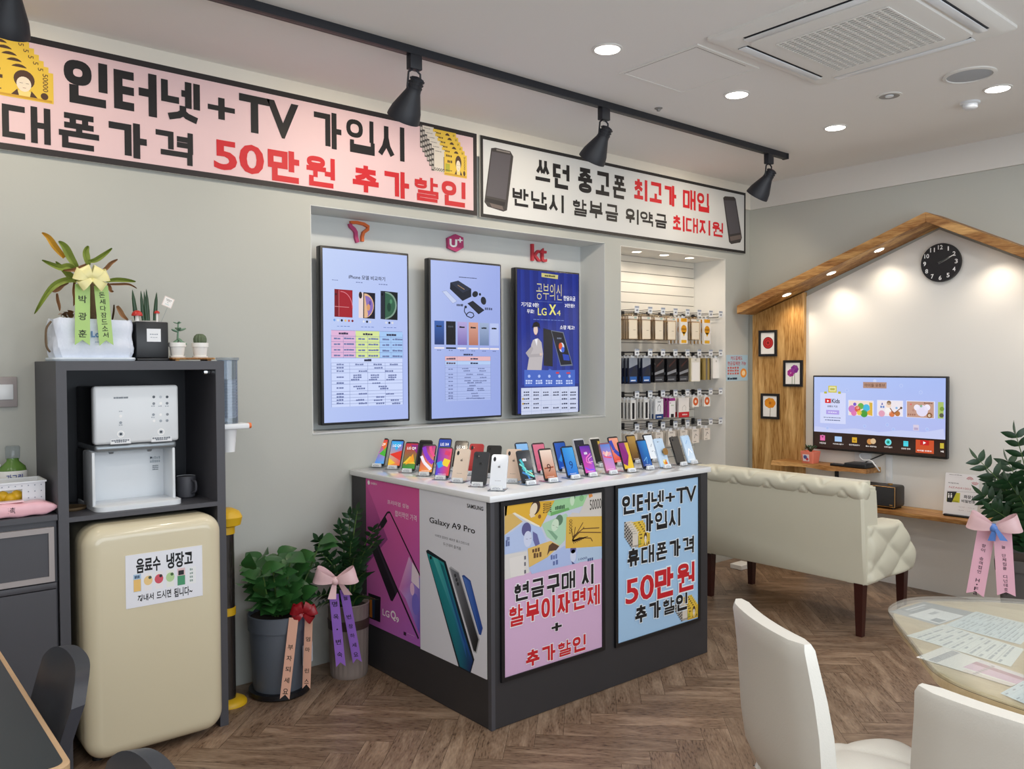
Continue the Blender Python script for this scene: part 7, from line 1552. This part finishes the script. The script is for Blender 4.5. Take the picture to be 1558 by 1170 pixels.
bm=nb(); box(bm,4.34,4.47,SY0+.004,SY1-.004,.76,.85); bmesh.ops.bevel(bm,geom=bm.edges[:],offset=.03,segments=4,affect='EDGES'); obj('back_cushion',bm,MT['leather'],t)
bm=nb(); rbox(bm,4.46,4.88,SY0+.10,SY1-.10,.292,.45,.03,4); obj('seat',bm,MT['leather'],t)
def arm(ya,yb):
    out=-1 if ya<yb else 1; bm=nb(); nu,nv=44,30
    def xmx(v):
        z=.29+.335*v
        return 4.895 if z<.42 else 4.895-.16*((z-.42)/.205)**1.3
    def top(u,v):
        x0=4.335-.02*v*0; x1=xmx(v); x=x0+(x1-x0)*u; z=.29+v*(.335-.025*u)
        return x,z
    def pt(u,v):
        x,z=top(u,v); a=((x-4.335)/.30+(z-.29)/.20)*PI; b=((x-4.335)/.30-(z-.29)/.20)*PI
        puff=min(abs(math.sin(a+PI*.25)),1)**.45*min(abs(math.sin(b+PI*.25)),1)**.45
        edge=min(u,1-u,v,1-v); ek=min(1,edge/.07)
        return (x,ya+out*(.006+.026*puff*ek-.02*(1-ek)**2),z)
    F=[[bm.verts.new(pt(i/nu,j/nv)) for j in range(nv+1)] for i in range(nu+1)]
    B=[[bm.verts.new((top(i/nu,j/nv)[0],yb,top(i/nu,j/nv)[1])) for j in range(nv+1)] for i in range(nu+1)]
    for i in range(nu):
        for j in range(nv): bm.faces.new((F[i][j],F[i+1][j],F[i+1][j+1],F[i][j+1])); bm.faces.new((B[i][j],B[i][j+1],B[i+1][j+1],B[i+1][j]))
    for i in range(nu): bm.faces.new((F[i][0],B[i][0],B[i+1][0],F[i+1][0])); bm.faces.new((F[i][nv],F[i+1][nv],B[i+1][nv],B[i][nv]))
    for j in range(nv): bm.faces.new((F[0][j],F[0][j+1],B[0][j+1],B[0][j])); bm.faces.new((F[nu][j],B[nu][j],B[nu][j+1],F[nu][j+1]))
    return obj('tufted_arm',bm,MT['leather'],t,sharp=60)
arm(SY0,SY0+.11); arm(SY1,SY1-.11)
for (x_,y_) in ((4.36,2.25),(4.845,2.25),(4.845,3.27),(4.395,3.275)):
    bm=nb(); loft(bm,[[(x_-s,y_-s,z),(x_+s,y_-s,z),(x_+s,y_+s,z),(x_-s,y_+s,z)] for z,s in ((0,.017),(.295,.026))]); obj('leg',bm,MT['mahog'],t,smoothed=False)
# ================================================================== WHITE TABLE WITH GLASS
TP=[(2.04,.86),(2.50,1.215),(2.68,1.215),(2.93,.975),(3.02,.55),(2.86,.12),(2.30,-.02),(2.0,.35),(1.995,.66)]
def rounded(P,r,n=5):
    o=[]
    for i,p in enumerate(P):
        p=Vector(p);a=Vector(P[i-1]);b=Vector(P[(i+1)%len(P)]); da=(a-p);db=(b-p); k=min(r,da.length*.45,db.length*.45); A0=p+da.normalized()*k; B0=p+db.normalized()*k
        for j in range(n+1): f=j/n; o.append(tuple(A0*(1-f)**2+p*2*f*(1-f)+B0*f*f))
    return o
def inset(P,k,c=(2.5,.6)): return [(c[0]+(x-c[0])*k,c[1]+(y-c[1])*k) for x,y in P]
TPo=rounded(TP,.16)
t=thing('meeting_table','light wood table under a clear glass sheet, at the right edge','table',(2.5,.6,0))
bm=nb(); loft(bm,[[(x,y,z) for x,y in inset(TPo,k)] for z,k in ((.705,.965),(.712,.975),(.735,.975),(.739,.97))]); obj('tabletop',bm,MT['ash'],t)
bm=nb(); loft(bm,[[(x,y,z) for x,y in inset(TPo,k)] for z,k in ((.7415,.998),(.7425,1.0),(.7495,1.0),(.7505,.998))]); obj('glass_sheet',bm,MT['glass'],t)
bm=nb(); loft(bm,[[(x,y,z) for x,y in inset(TPo,k)] for z,k in ((.7408,1.0015),(.7418,1.0015))],cap=False); obj('edge_seal',bm,MT['black'],t,smoothed=False)
bm=nb(); lathe(bm,[(.045,.03),(.045,.705)],(2.55,.55),24); obj('column',bm,MT['chrome'],t)
bm=nb(); lathe(bm,[(.28,0),(.28,.012),(.05,.035)],(2.55,.55),36); obj('base',bm,MT['chrome'],t)
def paper(pts,label,fn,lay,cat='paper',z=.7396):
    P=[PZ(.75,1100+x/3.402,860+y/3.402) for x,y in pts]; zz=z+lay*.0003
    t=thing('document',label,cat,(P[0].x,P[0].y,zz)); bm=nb(); v=[bm.verts.new((p.x,p.y,zz)) for p in P]; bm.faces.new(v)
    g=bmesh.ops.extrude_face_region(bm,geom=bm.faces[:]); bmesh.ops.translate(bm,vec=(0,0,-.0002),verts=[e_ for e_ in g['geom'] if isinstance(e_,bmesh.types.BMVert)]); obj('sheet',bm,MT['white'],t,smoothed=False)
    O=Vector((P[0].x,P[0].y,zz)); U=Vector((1,0,0)); V=Vector((0,1,0)); A=Art(O,U,V,.00006)
    q=[((p.x-O.x),(p.y-O.y)) for p in P]
    bl=lambda a,b:((q[0][0]*(1-a)+q[1][0]*a)*(1-b)+(q[3][0]*(1-a)+q[2][0]*a)*b,(q[0][1]*(1-a)+q[1][1]*a)*(1-b)+(q[3][1]*(1-a)+q[2][1]*a)*b)
    R_=lambda a0,b0,a1,b1,c,L=1: A.poly([bl(a0,b0),bl(a1,b0),bl(a1,b1),bl(a0,b1)],c,L)
    fn(R_); A.build('printed_text',MT['print'],t)
def form(c,ln,n=12,m=5,seed=1):
    def f(R_):
        R_(0,0,1,1,c,0); rg=random.Random(seed)
        for i in range(n):
            b=.06+.88*i/n; R_(.03,b,.97,b+.006,ln,1)
            for j in range(m):
                a=.05+.9*j/m; 
                if rg.random()<.75: R_(a,b+.25/n,a+.10+.05*rg.random(),b+.5/n,mixc(ln,'#8a98a8',.5),1)
    return f
def booklet(R_):
    R_(0,0,1,1,'#8f99a5',0); R_(.0,.05,.22,.95,'#a8aeb6',.5); R_(.08,.35,.72,.98,'#f0f1f4',1); R_(.12,.75,.3,.95,'#8f99a5',1.5); R_(.4,.5,.6,.6,'#b9bec6',1.5); R_(.3,.1,.85,.16,'#d6dbe2',1); R_(.3,.2,.7,.24,'#c2c8d0',1)
def pinks(R_):
    R_(0,0,1,1,'#f1ece8',0); R_(0,.5,.18,1,'#e6d8d0',1); R_(.25,.45,.72,1,'#e2bcd4',1); R_(.62,.45,.8,1,'#c08aa0',1.2); R_(.8,.45,1,1,'#e6dce2',1)
    for k in range(14): R_(.06+.065*k,.12,.10+.065*k,.22,'#7a8090',1)
    for k in range(8): R_(.05+.11*k,.6,.12+.11*k,.64,'#b0a0a8',2)
paper([(860,222),(1040,172),(1310,228),(1108,292)],'grey booklet under the glass, farthest left on the table',booklet,0)
paper([(1150,290),(1310,222),(1640,300),(1540,392)],'pale blue printed form under the glass, nearest the back of the table',form('#dfeaf0','#a8bcc8',14,6,2),1)
paper([(950,346),(1142,288),(1560,415),(1490,505)],'white printed form in the middle of the glass table',form('#eef0ee','#c6c8cc',10,6,3),2)
paper([(1000,457),(1142,402),(1600,562),(1490,606)],'price list with pink blocks near the front edge of the table',pinks,3)
paper([(1435,642),(1560,575),(1720,640),(1600,712)],'pale blue sheet at the front right edge of the table',form('#dde9f2','#9ab0c8',5,3,4),4)
# ================================================================== WHITE CHAIRS
def white_chair(label,c,ang):
    """c: middle of the back's top edge on the floor plan; ang: the way the sitter faces"""
    t=thing('dining_chair',label,'chair',(c[0],c[1],0),(0,0,ang),group=None)
    # local frame: +X is forward, Y across, Z up
    bm=nb(); lp=[]; W2=.215
    def sec(z,xm,wd,thk,bow):
        o=[]; n=10
        for i in range(n+1): s=-1+2*i/n; o.append((xm-thk/2-bow*(1-s*s)*.6+(.012 if abs(s)==1 else 0),s*wd,z))
        for i in range(n+1): s=1-2*i/n; o.append((xm+thk/2-bow*(1-s*s)*.6-(.012 if abs(s)==1 else 0),s*wd,z))
        return o
    prof=[(.415,.075,.165,.030,.01),(.43,.062,.185,.055,.012),(.50,.04,.208,.062,.02),(.58,.032,.215,.062,.028),(.66,.026,.213,.060,.032),(.74,.016,.205,.056,.034),(.81,.004,.196,.052,.034),(.853,-.004,.192,.050,.034),(.866,-.006,.186,.040,.034)]
    for p in prof: lp.append(sec(*p))
    loft(bm,lp); b=obj('backrest',bm,MT['wleather'],t,world=False,sharp=50)
    bm=nb()
    def pil(u,v,s):
        a,b_=2*u-1,2*v-1; X=.25+.22*a; Y=.185*b_*(1-.06*a*a); e=(max(0,1-abs(a)**5)*max(0,1-abs(b_)**5))**.35
        tuft=.022*(abs(math.sin(PI*(u*1.5+v*1.5)))**.4*abs(math.sin(PI*(u*1.5-v*1.5+.5)))**.4)
        return (X,Y,.415+(.05*e+tuft*e if s>0 else -.035*e))
    grid(bm,lambda u,v:pil(u,v,1),40,40); grid(bm,lambda u,v:pil(u,v,-1),20,20); bmesh.ops.remove_doubles(bm,verts=bm.verts[:],dist=1e-4); obj('seat',bm,MT['wleather'],t,world=False,sharp=70)
    for s in (-1,1):
        bm=nb(); P=[(-.02,s*.185,.012),(.02,s*.175,.22),(.055,s*.165,.36),(.075,s*.16,.395),(.12,s*.16,.402),(.40,s*.16,.398),(.445,s*.165,.385),(.46,s*.175,.33),(.475,s*.185,.012)]
        tube(bm,smooth(P,5),.011,10); obj('leg_frame',bm,MT['chrome'],t,world=False)
    bm=nb(); tube(bm,[(.07,-.16,.398),(.07,.16,.398)],.010,8); tube(bm,[(.41,-.16,.395),(.41,.16,.395)],.010,8); obj('cross_bar',bm,MT['chrome'],t,world=False)
    return t
white_chair('white leather chair with a chrome frame, tucked at the left corner of the glass table',(1.80,1.155),math.atan2(-.52,.855))
white_chair('white leather chair at the bottom edge, nearest the camera on the glass table side',(1.655,.545),R(-2))
# ================================================================== DARK TABLE AND CHAIRS AT THE LEFT
t=thing('dark_table','dark topped table with a beech edge in the bottom left corner','table',(.0,2.2,0))
DT=(-.45,.362,1.765,2.95)
bm=nb(); loft(bm,[rr((DT[0]+DT[1])/2,(DT[2]+DT[3])/2,(DT[1]-DT[0])/2,(DT[3]-DT[2])/2,.03,z) for z in (.702,.728)]+[rr((DT[0]+DT[1])/2,(DT[2]+DT[3])/2,(DT[1]-DT[0])/2-.002,(DT[3]-DT[2])/2-.002,.03,.730)]); obj('edge_board',bm,MT['edgewood'],t)
bm=nb(); loft(bm,[rr((DT[0]+DT[1])/2,(DT[2]+DT[3])/2,(DT[1]-DT[0])/2-.012,(DT[3]-DT[2])/2-.012,.022,z) for z in (.725,.7312)]); obj('laminate_top',bm,MT['dtop'],t)
for x_ in (-.38,.25):
    for y_ in (1.86,2.86):
        bm=nb(); box(bm,x_-.025,x_+.025,y_-.025,y_+.025,0,.702); obj('leg',bm,MT['blackm'],t,smoothed=False)
def dark_chair(c,ang,label,first=[None]):
    if first[0]: return dup(first[0],(c[0],c[1],0),(0,0,ang),label)
    t=thing('shell_chair',label,'chair',(c[0],c[1],0),(0,0,ang),group=None); first[0]=t
    # local: sitter faces +X, back at X=0, centre line Y=0
    bm=nb(); nu,nv=24,14; TH=.032
    def bk(u,v,o):
        s=2*u-1; zt=.815-.05*abs(s)**4; zb=.46; z=zb+(zt-zb)*v
        y=.205*s*(.80+.20*v**.7); x=-.034*(1-s*s)-.035*v**1.5+.045*(1-v)
        n=Vector((-1,-.45*s,0)).normalized()
        return Vector((x,y,z))+(n*TH if o else Vector((0,0,0)))
    I=[[bm.verts.new(bk(i/nu,j/nv,0)) for j in range(nv+1)] for i in range(nu+1)]; O_=[[bm.verts.new(bk(i/nu,j/nv,1)) for j in range(nv+1)] for i in range(nu+1)]
    for i in range(nu):
        for j in range(nv): bm.faces.new((I[i][j],I[i+1][j],I[i+1][j+1],I[i][j+1])); bm.faces.new((O_[i][j],O_[i][j+1],O_[i+1][j+1],O_[i+1][j]))
        for j in (0,nv): bm.faces.new((I[i][j],I[i+1][j],O_[i+1][j],O_[i][j]))
    for j in range(nv):
        for i in (0,nu): bm.faces.new((I[i][j],I[i][j+1],O_[i][j+1],O_[i][j]))
    obj('backrest',bm,MT['dplast'],t,world=False,sharp=50)
    bm=nb(); q=nb(); rbox(q,-.03,.40,-.2,.2,.43,.465,.016,4); merge(bm,q); obj('seat',bm,MT['dplast'],t,world=False)
    for x_,dx in ((.03,-.05),(.36,.04)):
        for y_ in (-1,1):
            bm=nb(); loft(bm,[[(x_+dx*(1-f)+s*a_,y_*(.15+.03*(1-f))+s*b_,.435*f) for a_,b_ in ((-1,-1),(1,-1),(1,1),(-1,1))] for f,s in ((0,.012),(1,.018))]); l=obj('leg',bm,MT['dplast'],t,world=False,smoothed=False)
            bm=nb(); lathe(bm,[(.018,0),(.018,.016),(.013,.02)],(x_+dx,y_*.18),12); obj('foot_cap',bm,MT['wplast'],l,world=False)
    return t
dark_chair((.375,2.165),PI-.05,'charcoal plastic chair at the dark table, nearest the fridge')
dark_chair((.352,1.455),PI-.05,'charcoal plastic chair cut by the bottom edge of the picture')
